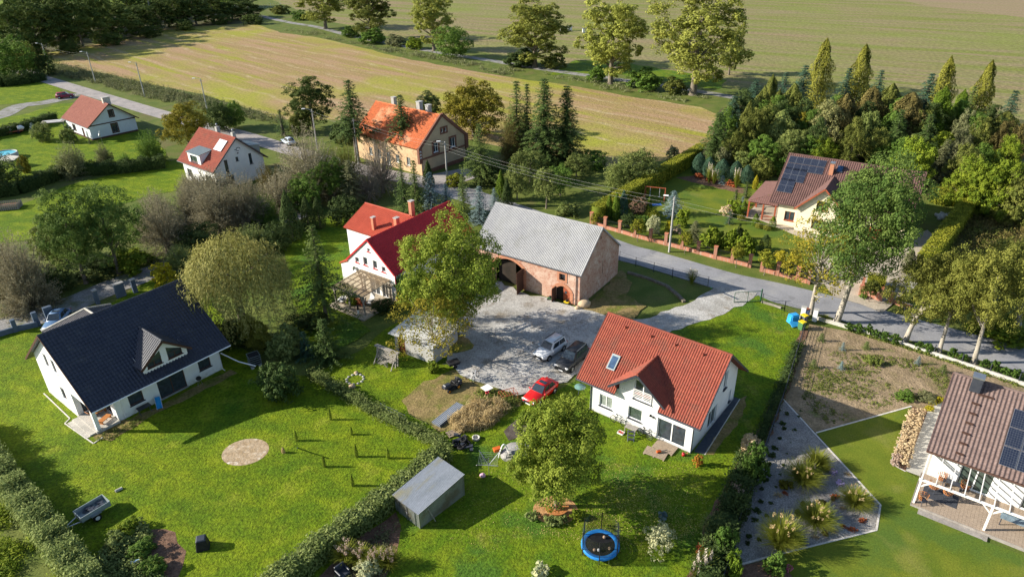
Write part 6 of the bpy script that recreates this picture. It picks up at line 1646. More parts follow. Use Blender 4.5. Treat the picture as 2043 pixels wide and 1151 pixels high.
PB('light_spruce', 'spruce_tree', 'pointed spruce in front of the ochre house, left of two', (808, 425), 318, 38, leaf='spruce_needle')
PB('light_spruce', 'spruce_tree', 'olive spruce in front of the ochre house, right of two', (833, 430), 318, 46)
PB('thuja_cone', 'thuja', 'dark thuja at the corner of the ochre gable', (856, 372), 320, 30, leaf='hedge_dark')
PB('blue_spruce', 'blue_spruce', 'blue spruce behind the dark red ridge, leftmost of the row', (862, 428), 342, 48)
PB('blue_spruce', 'blue_spruce', 'blue spruce right of the leftmost blue one, half behind the dark red ridge', (892, 424), 366, 36, rz=1)
PB('light_spruce', 'spruce_tree', 'olive spruce between two blue spruces above the dark red ridge end', (926, 440), 345, 38)
PB('blue_spruce', 'blue_spruce', 'silver-blue spruce at the left end of the barn ridge', (958, 444), 370, 48, rz=2)
PB('blue_spruce', 'blue_spruce', 'small silver spruce beside the bright green thuja by the barn', (987, 418), 374, 26, rz=3)
PB('thuja_cone', 'thuja', 'bright green pointed thuja above the left end of the barn ridge', (1000, 400), 340, 32)
PB('thuja_cone', 'thuja', 'dark green thuja right of the bright green thuja', (1012, 412), 356, 30, leaf='hedge_dark')
PB('bush_dark', 'shrub', 'dark shrub under the soft green pine', (975, 370), 330, 60, cat='shrub')
PB('bush_olive', 'shrub', 'hedge bush by the utility pole in front of the ochre gable', (908, 372), 346, 40, cat='shrub', leaf='hedge_leaf')
PB('apple', 'apple_tree', 'grey-green apple tree left of the orchard lawn', (1032, 398), 332, 60)
PB('apple', 'apple_tree', 'large apple tree in the orchard below the dark spruces', (1058, 362), 302, 78, rz=1)
PB('apple_tall', 'apple_tree', 'pale apple tree with a clear trunk on the orchard lawn', (1090, 416), 336, 60, rz=2)
PB('apple', 'apple_tree', 'apple tree right of the pale one with clear trunk', (1118, 390), 330, 66, rz=3, leaf='green_leaf')
PB('apple', 'apple_tree', 'apple tree near the field, right of the dark spruce pair', (1150, 352), 308, 60, rz=4)
PB('bush_big', 'fruit_bush', 'wide fruit bushes beside the long clipped hedge', (1268, 368), 300, 92, cat='shrub', leaf='apple_leaf')
PB('bush_big', 'fruit_bush', 'fruit bush left of the wide one by the clipped hedge', (1228, 378), 325, 50, cat='shrub', leaf='apple_leaf')
PB('bush_dark', 'shrub', 'dark bush at the field edge behind the orchard', (1180, 335), 298, 60, cat='shrub', leaf='green_leaf')
PB('bush_grey', 'shrub', 'pale shrub sticking out behind the hedge near its far end', (1340, 330), 292, 28, cat='shrub', leaf='grey_leaf')
PB('bush_green', 'shrub', 'low vegetable patch plants at the orchard corner behind the barn', (1130, 428), 408, 50, cat='shrub', leaf='apple_leaf')
# poplars along the track
PB('poplar_a', 'poplar_tree', 'first poplar from the left along the field track', (650, 58), None, 95, h=20, rz=0)
PB('poplar_a', 'poplar_tree', 'second poplar from the left along the field track', (742, 80), None, 100, h=21, rz=1, leaf='olive_leaf')
PB('poplar_a', 'poplar_tree', 'third poplar from the left along the field track', (866, 102), None, 88, h=20, rz=2)
PB('poplar_a', 'poplar_tree', 'fourth poplar from the left along the field track, wide golden crown', (1067, 135), -8, 140, rz=3)
PB('poplar_a', 'poplar_tree', 'fifth poplar from the left along the field track, with a tall ragged top', (1218, 168), None, 140, h=23, rz=4)
PB('poplar_b', 'poplar_tree', 'largest poplar at the right end of the field track', (1382, 190), None, 190, h=27, rz=.5)
PB('poplar_a', 'poplar_tree', 'slender small poplar right of the largest one', (1454, 150), 50, 52, rz=5)
PB('bush_big', 'shrub', 'dark round bush on the track between the third and fourth poplar', (906, 116), 54, 74, cat='shrub', leaf='green_leaf')
for i, (x, y, w, lf) in enumerate(((745, 86, 60, 'green_leaf'), (790, 92, 44, 'grey_leaf'), (828, 98, 40, 'lime_leaf'), (700, 74, 40, 'green_leaf'), (1040, 132, 70, 'hedge_dark'), (1105, 136, 50, 'olive_leaf'), (1190, 162, 40, 'green_leaf'), (1285, 178, 70, 'green_leaf'), (1345, 186, 50, 'olive_leaf'), (560, 28, 40, 'olive_leaf'), (600, 40, 40, 'green_leaf'))):
 plant('bush_green', 'shrub', ['low bush under the second poplar', 'grey bush right of the second poplar', 'lime bush left of the third poplar', 'bush between the first and second poplar', 'dark brambles left of the fourth poplar trunk', 'olive bush right of the fourth poplar trunk', 'bush left of the fifth poplar trunk', 'wide bush right of the fifth poplar trunk', 'bush left of the largest poplar trunk', 'bush at the far bend of the field track', 'bush by the far bend, nearer the first poplar'][i], 'shrub', P(x, y), 3.6 if w < 60 else 4.6, w * mpp((x, y)), leaf=lf, group='bushes along the field track')
# dark wood at the upper left
row1 = [(40, 118), (82, 108), (125, 100), (166, 94), (206, 86), (244, 78), (282, 68), (318, 60), (355, 54), (392, 50), (428, 44), (464, 40), (498, 36)]
ords = ['first', 'second', 'third', 'fourth', 'fifth', 'sixth', 'seventh', 'eighth', 'ninth', 'tenth', 'eleventh', 'twelfth', 'thirteenth', 'fourteenth', 'fifteenth']
for i, (x, y) in enumerate(row1):
 hh = (19, 20, 18, 20, 19, 15, 12, 14, 15, 13, 12, 9, 8)[i]
 plant(('wood_a', 'wood_b')[i % 2], 'wood_tree', ords[i] + ' tree from the left in the front row of the dark wood', 'tree', P(x, y), hh, 14 + (i * 7 % 4), group='trees at the edge of the dark wood')
row2 = [(-10, 88), (60, 82), (105, 74), (150, 66), (196, 58), (262, 46), (300, 38), (345, 30), (385, 26), (440, 20), (478, 16)]
for i, (x, y) in enumerate(row2):
 plant(('wood_b', 'wood_a')[i % 2], 'wood_tree', ords[i] + ' tree from the left in the back row of the dark wood', 'tree', P(x, y), (21, 22, 20, 21, 20, 16, 15, 15, 14, 12, 10)[i], 16 + (i * 5 % 4), group='trees inside the dark wood', leaf='wood_leaf' if i % 3 else 'green_leaf')
for i, (x, y) in enumerate(((70, 112), (140, 104), (225, 88), (300, 72), (370, 58), (445, 46), (505, 46))):
 plant('bush_dark', 'shrub', ords[i] + ' low bush from the left at the foot of the dark wood', 'shrub', P(x, y + 3), 4.5, 9, leaf='wood_leaf', group='bushes at the foot of the dark wood')
# plantation on the right
FR = [('spruce_b', 1437, 222, 10, 62, None, 'dark spruce at the left tip of the plantation'), ('fir', 1467, 190, 10, 60, None, 'blue-grey fir at the left edge of the plantation'), ('fir', 1510, 156, 12, 66, 'fir_needle', 'tall blue-grey fir, second from the left along the back of the plantation'),
 ('cypress', 1543, 150, 12, 44, 'olive_leaf', 'olive column tree right of the tall blue-grey fir'), ('fir', 1570, 142, 12, 50, None, 'bluish fir at the back of the plantation, left of the dark fir'), ('fir', 1609, 128, 13, 66, None, 'dark fir left of the first golden column'),
 ('gold_column', 1651, 78, 16, 52, None, 'tall golden column tree, leftmost of four'), ('fir', 1697, 134, 12, 58, None, 'dark fir between the two left golden columns'), ('gold_column', 1729, 90, 16, 56, None, 'tall golden column tree, second of four'), ('fir', 1761, 138, 12, 50, None, 'dark fir just right of the second golden column'),
 ('hornbeam', 1745, 174, 12, 60, 'brown_leaf', 'brownish hornbeam in front of the second golden column'), ('hornbeam', 1783, 168, 12, 52, None, 'olive hornbeam left of the red-brown one'), ('hornbeam', 1823, 186, 12, 76, 'brown_leaf', 'red-brown hornbeam in the middle of the plantation'), ('fir', 1862, 144, 14, 72, None, 'large blue-green fir left of the third golden column'),
 ('gold_column', 1899, 114, 16, 54, None, 'tall golden column tree, third of four'), ('cypress', 1888, 174, 13, 68, None, 'broad green cypress in front of the third golden column'), ('cypress', 1926, 180, 12, 50, None, 'green cypress right of the broad one'), ('fir', 1947, 170, 12, 48, 'light_needle', 'grey-green fir left of the fourth golden column'),
 ('gold_column', 1981, 122, 16, 54, None, 'tall golden column tree, rightmost of four'), ('fir', 2029, 178, 13, 66, None, 'dark blue fir at the right edge of the photo, behind'), ('round_a', 1935, 220, 10, 56, 'grey_leaf', 'grey-green round tree below the grey-green fir'), ('round_a', 1973, 236, 10, 66, 'olive_leaf', 'red-olive round tree below the fourth golden column'),
 ('round_a', 2008, 240, 10, 54, 'brown_leaf', 'reddish round tree near the right photo edge'), ('round_a', 2040, 244, 10, 56, 'brown_leaf', 'brown tree cut by the right photo edge'), ('fir', 1893, 276, 8, 50, 'grey_leaf', 'grey-blue conifer right of the villa roof end'), ('maple', 1837, 280, 8.5, 84, 'lime_leaf', 'bright yellow-green tree right behind the villa'),
 ('round_b', 1974, 284, 8, 62, None, 'dense dark green tree above the bright maples'), ('maple', 1925, 262, 8, 56, 'grey_leaf', 'pale cream-leaved tree left of the dense dark green one'), ('maple', 2020, 276, 8.5, 66, 'lime_leaf', 'yellow-green maple at the right photo edge'), ('maple', 1938, 294, 8, 70, 'olive_leaf', 'olive maple between the grey-blue conifer and the dense green tree'),
 ('round_b', 1560, 196, 11, 62, 'hedge_dark', 'dark tree in the shade right of the golden-green round tree'), ('cypress', 1498, 202, 11, 46, 'olive_leaf', 'olive column tree left of the golden-green round tree'), ('cypress', 1527, 172, 11, 42, 'olive_leaf', 'olive column tree just below the tall blue-grey fir'), ('cypress', 1556, 180, 11, 42, 'olive_leaf', 'slim olive column tree in the middle left of the plantation'),
 ('hornbeam', 1587, 168, 12, 50, None, 'olive hornbeam below the dark fir left of the golden columns'), ('birch', 1657, 192, 12, 84, None, 'pale weeping birch with white trunk behind the solar roof'), ('hornbeam', 1692, 188, 12, 56, 'brown_leaf', 'brown-green hornbeam right of the weeping birch'), ('round_a', 1524, 211, 10, 98, None, 'golden-green round tree at the front of the plantation'),
 ('round_b', 1607, 220, 9, 46, 'autumn_leaf', 'small yellowish tree left of the weeping birch'), ('round_b', 1640, 232, 10, 50, 'hedge_dark', 'dark tree below the weeping birch crown'), ('round_b', 1715, 228, 11, 60, 'olive_leaf', 'olive tree behind the villa ridge'), ('spruce_b', 1802, 216, 11, 56, None, 'dark spruce in the shade left of the red-brown hornbeam foot'), ('spruce_b', 1860, 226, 11, 56, None, 'dark spruce in the shade right of the red-brown hornbeam'),
 ('maple', 1760, 262, 8, 70, 'olive_leaf', 'olive tree above the right part of the villa ridge'), ('round_b', 1802, 272, 8, 60, None, 'green tree left of the bright yellow-green one'), ('round_b', 1585, 258, 8, 60, 'apple_leaf', 'pale green bush tree above the solar panels'), ('round_b', 1620, 270, 7, 56, 'green_leaf', 'green bush tree behind the villa ridge, left of the lime shrub'),
 ('maple', 1956, 318, 8.5, 90, 'lime_leaf', 'big bright maple behind the overgrown plot, left one'), ('maple', 2010, 322, 9, 100, 'lime_leaf', 'big bright maple behind the overgrown plot, right one'), ('maple', 1985, 342, 7, 80, 'green_leaf', 'green maple at the edge of the overgrown plot'), ('maple', 2050, 348, 8, 90, 'olive_leaf', 'olive maple cut by the photo edge above the overgrown plot')]
for k, x, y, hh, w, lf, lb in FR:
 T(k, {'fir': 'fir_tree', 'spruce_b': 'spruce_tree', 'gold_column': 'golden_cypress', 'cypress': 'cypress', 'hornbeam': 'hornbeam', 'birch': 'birch_tree'}.get(k, 'leafy_tree'), lb, (x, y), hh, w, leaf=lf, group='trees of the plantation behind the villa')
for i, (k, x, y, hh, w, lf, lb) in enumerate((('bush_yellow', 1675, 298, 4, 80, 'yellow_leaf', 'lime-yellow shrub along the villa ridge'), ('bush_yellow', 1740, 284, 4.5, 60, 'lime_leaf', 'yellow-lime shrub behind the right half of the villa'), ('bush_grey', 1451, 288, 4.5, 46, 'grey_leaf', 'grey-green shrub behind the clipped balls'), ('bush_olive', 1490, 302, 4, 46, 'apple_leaf', 'shrub behind the right end of the clipped balls'), ('bush_olive', 1526, 312, 4, 52, 'olive_leaf', 'yellow-green shrub left of the villa roof'), ('bush_green', 1562, 318, 3, 40, 'green_leaf', 'shrub touching the left roof end of the villa'), ('ball_shrub', 1416, 286, 4, 28, 'grey_leaf', 'tall pale clipped ball at the hedge end'))):
 T(k, 'shrub', lb, (x, y), hh, w, cat='shrub', leaf=lf)
for i in range(11):
 x = 1452 + i * 56
 T(('round_b', 'maple', 'hornbeam', 'round_a')[i % 4], 'leafy_tree', ords[i] + ' tree from the left in the middle row of the plantation', (x, 212 + (i * 13 % 17)), 9.5, 66, leaf=('green_leaf', 'olive_leaf', 'apple_leaf')[i % 3], group='middle row of the plantation')
for i in range(10):
 x = 1470 + i * 60
 T(('round_a', 'round_b', 'maple')[i % 3], 'leafy_tree', ords[i] + ' tree from the left in the low front row of the plantation', (x, 258 + (i * 11 % 19)), 7, 66, leaf=('olive_leaf', 'green_leaf', 'apple_leaf', 'lime_leaf')[i % 4], group='low front row of the plantation')
for i in range(9):
 x = 1490 + i * 62
 T('round_b', 'leafy_tree', ords[i] + ' tree from the left in the back row of the plantation', (x, 176 + (i * 7 % 15) + i * 2), 11, 66, leaf=('hedge_dark', 'green_leaf')[i % 2], group='back row of the plantation')
# clipped balls, pampas and border of the villa garden
for i, (x, y, t, w) in enumerate(((1393, 348, 306, 30), (1413, 352, 314, 28), (1439, 358, 318, 32), (1466, 362, 322, 30), (1488, 366, 330, 28))):
 PB('ball_shrub', 'clipped_shrub', ords[i] + ' blue-green clipped ball from the left behind the villa lawn', (x, y), t, w, cat='shrub', group='clipped balls behind the villa lawn')
for x, y, t, lb in ((1414, 366, 330, 'pampas grass left of its neighbour in the villa border'), (1424, 368, 341, 'short pampas grass with thin plumes in the villa border'), (1468, 376, 340, 'pampas grass with several plumes at the right of the villa border')):
 PB('pampas', 'pampas_clump', lb, (x, y), t, 20, cat='grass')
PB('small_blue', 'dwarf_spruce', 'dwarf blue spruce between the pampas grasses', (1440, 368), 350, 26, cat='shrub')
for x, y, lb in ((1393, 356, 'dark red shrub under the first clipped ball'), (1420, 364, 'dark red shrub at the foot of the pampas grass'), (1458, 372, 'red shrub right of the dwarf blue spruce')):
 plant('bush_red', 'red_shrub', lb, 'shrub', P(x, y), 1.0, 1.8)
PB('thuja', 'golden_thuja', 'slim yellow-green thuja left of the veranda roof', (1506, 378), 350, 13, cat='shrub', leaf='yellow_leaf')
PB('bush_lime', 'shrub', 'pale yellow shrub behind the veranda', (1520, 380), 364, 24, cat='shrub')
PB('small_spruce', 'spruce_tree', 'small dark spruce left of the veranda, upper one', (1487, 396), 362, 26, leaf='spruce_needle')
PB('small_spruce', 'spruce_tree', 'small dark spruce by the villa lawn, left of the veranda', (1466, 410), 378, 24, leaf='spruce_needle')
PB('small_blue', 'blue_spruce', 'small blue conifer right before the veranda lawn corner', (1480, 412), 392, 20)
PB('small_blue', 'blue_spruce', 'dark blue-green dwarf conifer beside the pale hydrangea on the villa lawn', (1454, 448), 420, 26, leaf='fir_needle')
plant('hydrangea', 'hydrangea', 'pale pink hydrangea on the villa lawn', 'shrub', P(1448, 432), 2, 2.6)
plant('bush_lime', 'shrub', 'pale yellow shrub behind the villa hydrangea', 'shrub', P(1462, 424), 2.0, 2.2)
for x, y, lb, h in ((1472, 432, 'clipped green column left of the veranda steps', 1.6), (1482, 428, 'taller clipped green column by the veranda', 2.2), (1506, 452, 'clipped green column in front of the veranda railing', 2.0), (1540, 458, 'clipped green column at the corner of the cream wall', 2.0)):
 plant('clipped', 'clipped_shrub', lb, 'shrub', P(x, y), h, 1.1)
for x, y, lb in ((1478, 440, 'first golden ball along the veranda path'), (1514, 456, 'second golden ball along the veranda path'), (1530, 460, 'third golden ball along the veranda path')):
 plant('low_ball', 'golden_ball_shrub', lb, 'shrub', P(x, y), .9, 1.2, group='golden balls along the veranda path')
plant('thuja', 'thuja', 'bright column thuja by the brick fence, left one', 'tree', P(1214, 438), 3.9, 1.3)
plant('thuja', 'thuja', 'bright column thuja by the brick fence, right one', 'tree', P(1228, 440), 4.4, 1.4)
plant('thuja', 'juniper', 'grey column juniper right of the two bright thujas', 'tree', P(1242, 438), 4.6, 1.7, leaf='fir_needle')
PB('bush_plum', 'plum_tree', 'purple-leaved plum tree in the corner of the villa garden', (1273, 428), 394, 36)
plant('thuja_cone', 'thuja', 'small bright thuja right of the purple plum', 'tree', P(1294, 426), 2.8, 1.5)
plant('low_ball', 'clipped_shrub', 'dark clipped ball below the small bright thuja', 'shrub', P(1300, 438), 1.6, 2.2, leaf='hedge_leaf')
PB('bush_dark', 'clipped_shrub', 'round clipped shrub inside the first fence bay', (1190, 448), 424, 24, cat='shrub', leaf='hedge_leaf')
plant('bush_dark', 'shrub', 'dark shrub behind the fence below the juniper', 'shrub', P(1252, 452), 1.8, 3.2)
plant('bush_dark', 'shrub', 'low dark shrub below the purple plum', 'shrub', P(1282, 450), 1.6, 2.8, leaf='green_leaf')
PB('blue_spruce', 'blue_spruce', 'blue spruce behind the street lamp in the villa garden', (1341, 430), 380, 42)
PB('bush_yellow', 'shrub', 'bright yellow shrub behind the street lamp', (1334, 466), 440, 18, cat='shrub')
PB('bush_yellow', 'shrub', 'yellow-green shrub right of the street lamp', (1361, 452), 416, 30, cat='shrub', leaf='lime_leaf')
PB('bush_olive', 'shrub', 'pale speckled shrub left of the street lamp behind the fence', (1302, 466), 432, 30, cat='shrub', leaf='variegated')
plant('hydrangea', 'hydrangea', 'pink hydrangea behind the fence by the street lamp', 'shrub', P(1350, 466), 1.4, 1.8, leaf='plume_pink')
PB('light_spruce', 'conifer', 'grey-green conifer behind the fence right of the street lamp', (1384, 482), 440, 38, leaf='grey_leaf')
for x, y, w, lb in ((1420, 492, 46, 'large-leaved shrub behind the fence, leftmost of three'), (1456, 498, 36, 'large-leaved shrub behind the fence, middle of three'), (1486, 504, 44, 'large-leaved shrub behind the fence, rightmost of three')):
 PB('magnolia', 'magnolia_shrub', lb, (x, y), y - 38, w, cat='shrub')
PB('bush_green', 'bonsai_pine', 'cloud-pruned dark pine on the villa lawn', (1474, 478), 452, 16, cat='shrub', leaf='hedge_dark')
plant('clipped', 'clipped_shrub', 'dark clipped column right of the large-leaved shrubs', 'shrub', P(1524, 504), 2.6, 1.7, leaf='hedge_dark')
PB('bush_yellow', 'shrub', 'golden shrub behind the fence under the sparse roadside tree', (1555, 526), 500, 24, cat='shrub')
PB('bush_yellow', 'shrub', 'golden shrub right of the other one under the sparse roadside tree', (1580, 530), 504, 24, cat='shrub')
PB('bush_olive', 'shrub', 'olive bush at the villa drive under the sparse tree', (1602, 555), 520, 30, cat='shrub', leaf='walnut_leaf')
for x, y, t, w, lb in ((1272, 482, 438, 30, 'standard ball tree on the verge, leftmost'), (1366, 506, 462, 26, 'standard ball tree on the verge by the street lamp'), (1468, 534, 486, 30, 'standard ball tree on the verge by the large-leaved shrubs'), (1524, 549, 500, 36, 'standard ball tree on the verge by the paved gate path')):
 PB('standard', 'standard_tree', lb, (x, y), t, w, group='standard ball trees on the verge')
PB('standard', 'standard_tree', 'dark round standard tree in front of the brick planter', (1733, 603), 562, 36, leaf='olive_leaf')
PB('hornbeam', 'shrub', 'grey flowering shrub at the villa drive', (1808, 545), 498, 22, cat='shrub', leaf='grey_leaf')
plant('bush_weed', 'shrub', 'small round shrub with a stone ring at the drive', 'shrub', P(1721, 596), .7, .9, leaf='green_leaf')
PB('bush_green', 'shrub', 'green bushes behind the last linden across the road', (1990, 672), 640, 110, cat='shrub', leaf='lime_leaf')
PB('bush_dark', 'shrub', 'bush between the villa hedge and the first linden', (1850, 560), 520, 60, cat='shrub', leaf='olive_leaf')
PB('bush_dark', 'shrub', 'bush behind the middle linden crown', (1905, 600), 560, 70, cat='shrub', leaf='olive_leaf')
# white grass by the drive, shrubs of the front gardens
PB('pampas_white', 'grass_clump', 'white-plumed grass at the corner by the gravel drive gate', (1380, 566), 540, 28, cat='grass')
for x, y, t, w, k, lf, lb in ((1492, 905, 868, 44, 'bush_grey', 'hydrangea', 'pale hydrangea at the upper end of the garden hedge'), (1500, 960, 895, 60, 'bush_green', 'laurel', 'glossy laurel in the garden hedge, upper one'), (1468, 1000, 952, 40, 'tuft_dry', None, 'pinkish feather grass along the garden hedge'), (1470, 1030, 985, 44, 'bush_dark', 'hedge_dark', 'dark evergreen in the garden hedge beside the feather grass'), (1445, 1016, 990, 26, 'hydrangea', None, 'cream hydrangea left of the dark evergreen'), (1424, 1062, 1020, 44, 'tuft_mid', 'privet_leaf', 'grey-green round grass tuft along the garden hedge'), (1440, 1112, 1056, 52, 'bush_green', 'laurel', 'glossy laurel in the garden hedge, lower one'), (1402, 1140, 1104, 46, 'pampas_white', None, 'white pampas grass at the lower end of the garden hedge'), (1390, 1156, 1120, 40, 'pampas_white', None, 'small white pampas grass at the bottom edge'), (1462, 1150, 1105, 34, 'bush_green', 'thuja_needle', 'light green bush by the fence at the bottom'), (1398, 1105, 1080, 26, 'bush_orange', 'red_leaf', 'reddish shrub left of the lower glossy laurel')):
 PB(k, 'grass_clump' if 'tuft' in k or 'pampas' in k else 'shrub', lb, (x, y), t, w, cat='grass' if 'tuft' in k or 'pampas' in k else 'shrub', leaf=lf)
PB('bush_orange', 'shrub', 'orange and yellow shrub at the corner of the white house path', (1391, 930), 904, 22, cat='shrub')
PB('bush_var', 'variegated_shrub', 'cream and grey variegated shrub on the lawn right of the trampoline', (1316, 1094), 1052, 64, cat='shrub')
plant('bush_weed', 'lavender', 'small blue-grey shrub on the lawn above the variegated shrub', 'shrub', P(1322, 1036), .7, .8, leaf='blue_needle')
plant('bush_weed', 'shrub', 'dry yellowish round shrub at the bottom edge below the trampoline', 'shrub', P(1079, 1146), .9, 1.3, leaf='variegated')
for x, y, lb in ((1062, 1034, 'grey lavender at the left edge of the bark circle'), (1098, 1044, 'grey lavender in front of the bench, left one'), (1118, 1042, 'grey lavender in front of the bench, right one')):
 plant('bush_weed', 'lavender', lb, 'shrub', P(x, y), .6, 1.1, leaf='privet_leaf')
plant('bush_weed', 'shrub', 'yellow-green shrub at the right edge of the bark circle', 'shrub', P(1150, 1034), .8, 1.0, leaf='lime_leaf')
# gravel bed
for k, x, y, t, w, lb in (('tuft_big', 1553, 1094, 1008, 74, 'largest ornamental grass, lower left of the gravel bed'), ('tuft_big', 1600, 965, 912, 64, 'sunlit feathery grass in the middle of the gravel bed'), ('tuft_mid', 1626, 935, 884, 48, 'shaded green grass at the upper edge of the gravel bed'), ('tuft_mid', 1640, 936, 918, 26, 'small green grass by the edging of the gravel bed'), ('tuft_big', 1625, 1046, 996, 68, 'olive grass tuft in the lower middle of the gravel bed'), ('tuft_big', 1704, 1010, 964, 56, 'grass tuft near the right point of the gravel bed'), ('tuft_mid', 1588, 1082, 1060, 30, 'dark low grass right of the largest tuft')):
 PB(k, 'grass_clump', lb, (x, y), t, w, cat='grass', group='ornamental grasses in the gravel bed')
for x, y, lb in ((1659, 944, 'lilac aster cushion in the gravel bed, upper one'), (1673, 967, 'lilac aster cushion in the gravel bed, lower one')):
 plant('aster', 'aster', lb, 'flower', P(x, y), .5, .75)
plant('bush_weed', 'golden_shrub', 'yellow-green low shrub left of the sunlit feathery grass', 'shrub', P(1566, 972), .6, 1.2, leaf='autumn_leaf')
rsp = [(1636, 948), (1627, 968), (1660, 1000), (1665, 992), (1680, 1016), (1736, 1008), (1682, 1052), (1660, 1060), (1645, 1070), (1700, 1058), (1626, 1074), (1590, 1028), (1566, 986), (1552, 990), (1600, 1010), (1720, 1040), (1690, 948), (1640, 1008)]
for i, (x, y) in enumerate(rsp):
 plant('bush_red' if i % 3 != 1 else 'tuft_small', 'bed_plant', 'low red or dry cushion plant in the gravel bed between the grasses', 'plant', P(x, y), .3 + .15 * (i % 3), .5 + .2 * (i % 2), group='small cushion plants in the gravel bed', leaf=('red_leaf', None, 'brown_leaf')[i % 3])
for i in range(15):
 q = P(1570, 830).lerp(P(1487, 1090), (i + RNG.uniform(-.3, .3)) / 14) + Vector((RNG.uniform(-.2, .2), 0, 0))
 plant('bush_weed', 'bed_plant', 'small dark plant in the row along the fence side of the gravel bed', 'plant', q, RNG.uniform(.2, .5), RNG.uniform(.35, .7), group='row of dark plants in the gravel bed', leaf='hedge_dark')
for i in range(13):
 q = P(1604, 800).lerp(P(1510, 1090), (i + RNG.uniform(-.4, .4)) / 12)
 plant('bush_weed', 'bed_plant', 'low dry plant along the thin line through the gravel bed', 'plant', q, RNG.uniform(.12, .3), RNG.uniform(.25, .55), group='second row of plants in the gravel bed', leaf='wood_leaf')
plant('bush_green', 'rose_bush', 'leafy rose bush at the bottom of the gravel bed', 'shrub', P(1545, 1140), 1.5, 1.7, leaf='green_leaf')
for x, y, lb in ((1552, 1122, 'pink flowers beside the rose bush, upper'), (1572, 1140, 'pink flowers beside the rose bush, lower')): plant('bush_pink', 'flower', lb, 'flower', P(x, y), .8, .6)
# hydrangeas by the terrace path, two to a row
for i in range(11):
 for j in range(2):
  q = P(1826, 830).lerp(P(1793, 930), i / 10) + Vector(((j - .5) * .8, 0, 0))
  plant('hydrangea', 'hydrangea', 'cream hydrangea in the long bed beside the terrace path', 'shrub', q, .9 + .15 * ((i * 3 + j) % 3), .95, group='hydrangeas beside the terrace path', leaf='hydrangea' if i < 9 or j else 'plume_pink')
for x, y, lb in ((1858, 806, 'yellow euonymus at the top of the terrace path, left'), (1853, 820, 'yellow euonymus at the top of the terrace path, lower'), (1872, 802, 'yellow euonymus at the top of the terrace path, right')): plant('bush_yellow', 'euonymus', lb, 'shrub', P(x, y), .6, .9)
# laurels along the kerb of the bare plot
lx = [(1692, 660), (1711, 664), (1731, 668), (1747, 674), (1764, 680), (1784, 687), (1832, 697), (1850, 704), (1897, 716), (1919, 722), (1962, 736), (1982, 742), (2004, 750), (2024, 756)]
for i, (x, y) in enumerate(lx): plant('bush_laurel', 'laurel', 'young green laurel in the row between kerb wall and road', 'shrub', P(x, y), 1.1 + .2 * (i % 3), 1.0, group='young laurels along the kerb wall')
for x, y, k, lb in ((1680, 700, 'small_blue', 'silvery young spruce on the bare plot, upper one'), (1677, 738, 'small_blue', 'silvery young spruce on the bare plot, lower one'), (1638, 682, 'small_spruce', 'young green conifer at the upper left of the bare plot'), (1646, 640, 'tuft_mid', 'grassy tuft by the kerb wall at the corner of the bare plot'), (1727, 698, 'small_spruce', 'young green conifer below the kerb wall'), (1880, 745, 'small_spruce', 'young green conifer near the brown-roofed house'), (1830, 728, 'small_blue', 'pale young spruce near the kerb wall in the middle of the plot'), (1622, 735, 'small_spruce', 'young conifer by the fence of the bare plot'), (1740, 726, 'bush_weed', 'weedy bush in the middle of the bare plot'), (1850, 800, 'bush_grey', 'grey-green bush on the bare plot left of the brown roof'), (1805, 796, 'bush_green', 'low spreading bush at the lower edge of the bare plot')):
 plant(k, 'sapling' if 'small' in k else 'shrub', lb, 'plant', P(x, y), 1.1 if 'bush' not in k else .8, 1.0 if 'bush' not in k else 1.8)
# saplings on the big lawn
for x, y, h, lb in ((592, 880, 1.3, 'thin sapling above the stake on the big lawn'), (660, 838, 1.5, 'green sapling near the property hedge on the big lawn'), (648, 932, 1.4, 'yellow sapling right of the sandy circle'), (566, 904, .7, 'withered sapling beside the sandy circle'), (712, 912, 1.5, 'green sapling in the lower middle of the big lawn'), (704, 970, 1.3, 'pale sapling near the hedge by the metal shed'), (775, 915, 1.2, 'thin sapling left of the hedge corner'), (702, 868, 1.0, 'bare sapling between the two hedges')):
 plant('thuja', 'sapling', lb, 'plant', P(x, y), h, .34, leaf='lime_leaf' if x != 566 else 'tuft_dry')
# hedges
hedge('long dense privet hedge between the big lawn and the white house garden', [P(*p) for p in ((888, 912), (800, 990), (690, 1072), (560, 1172), (500, 1225))], 1.5, 1.5, 'privet_leaf', 110, .26, 3, .12, 1.2, wave=.1, aspect=.4)
hedge('tall reedy hedge along the lower boundary of the gravel yard property', [P(*p) for p in ((622, 752), (690, 792), (760, 832), (840, 872), (888, 896))], 0.7, .75, 'privet_leaf', 120, .24, 4, .22, 1.6, wave=.3, aspect=.35)
hedge('reedy hedge along the left edge of the big lawn', [P(*p) for p in ((-60, 860), (0, 945), (70, 1035), (130, 1110), (190, 1190))], 1.7, 1.7, 'privet_leaf', 110, .28, 5, .16, 1.6, wave=.14, aspect=.35)
hedge('long tall clipped hedge with yellowish top beside the villa garden', [P(*p) for p in ((1188, 442), (1250, 405), (1330, 356), (1402, 312))], 1.9, 2.5, 'hedge_leaf', 60, .22, 6, .06)
hedge('tall clipped hedge right of the villa running back to the maples', [P(*p) for p in ((1838, 548), (1880, 490), (1925, 430), (1955, 392))], 2.0, 2.6, 'hedge_leaf', 60, .22, 7, .08)
hedge('clipped hedge behind the villa corner by the stone heap', [P(*p) for p in ((1858, 402), (1888, 410), (1920, 388))], 1.8, 2.4, 'hedge_leaf', 60, .22, 8, .06)
hedge('clipped golden hedge block in the brick planter', [P(*p) for p in ((1728, 572), (1762, 578))], 2.4, 1.5, 'hedge_leaf', 90, .16, 9, .05)
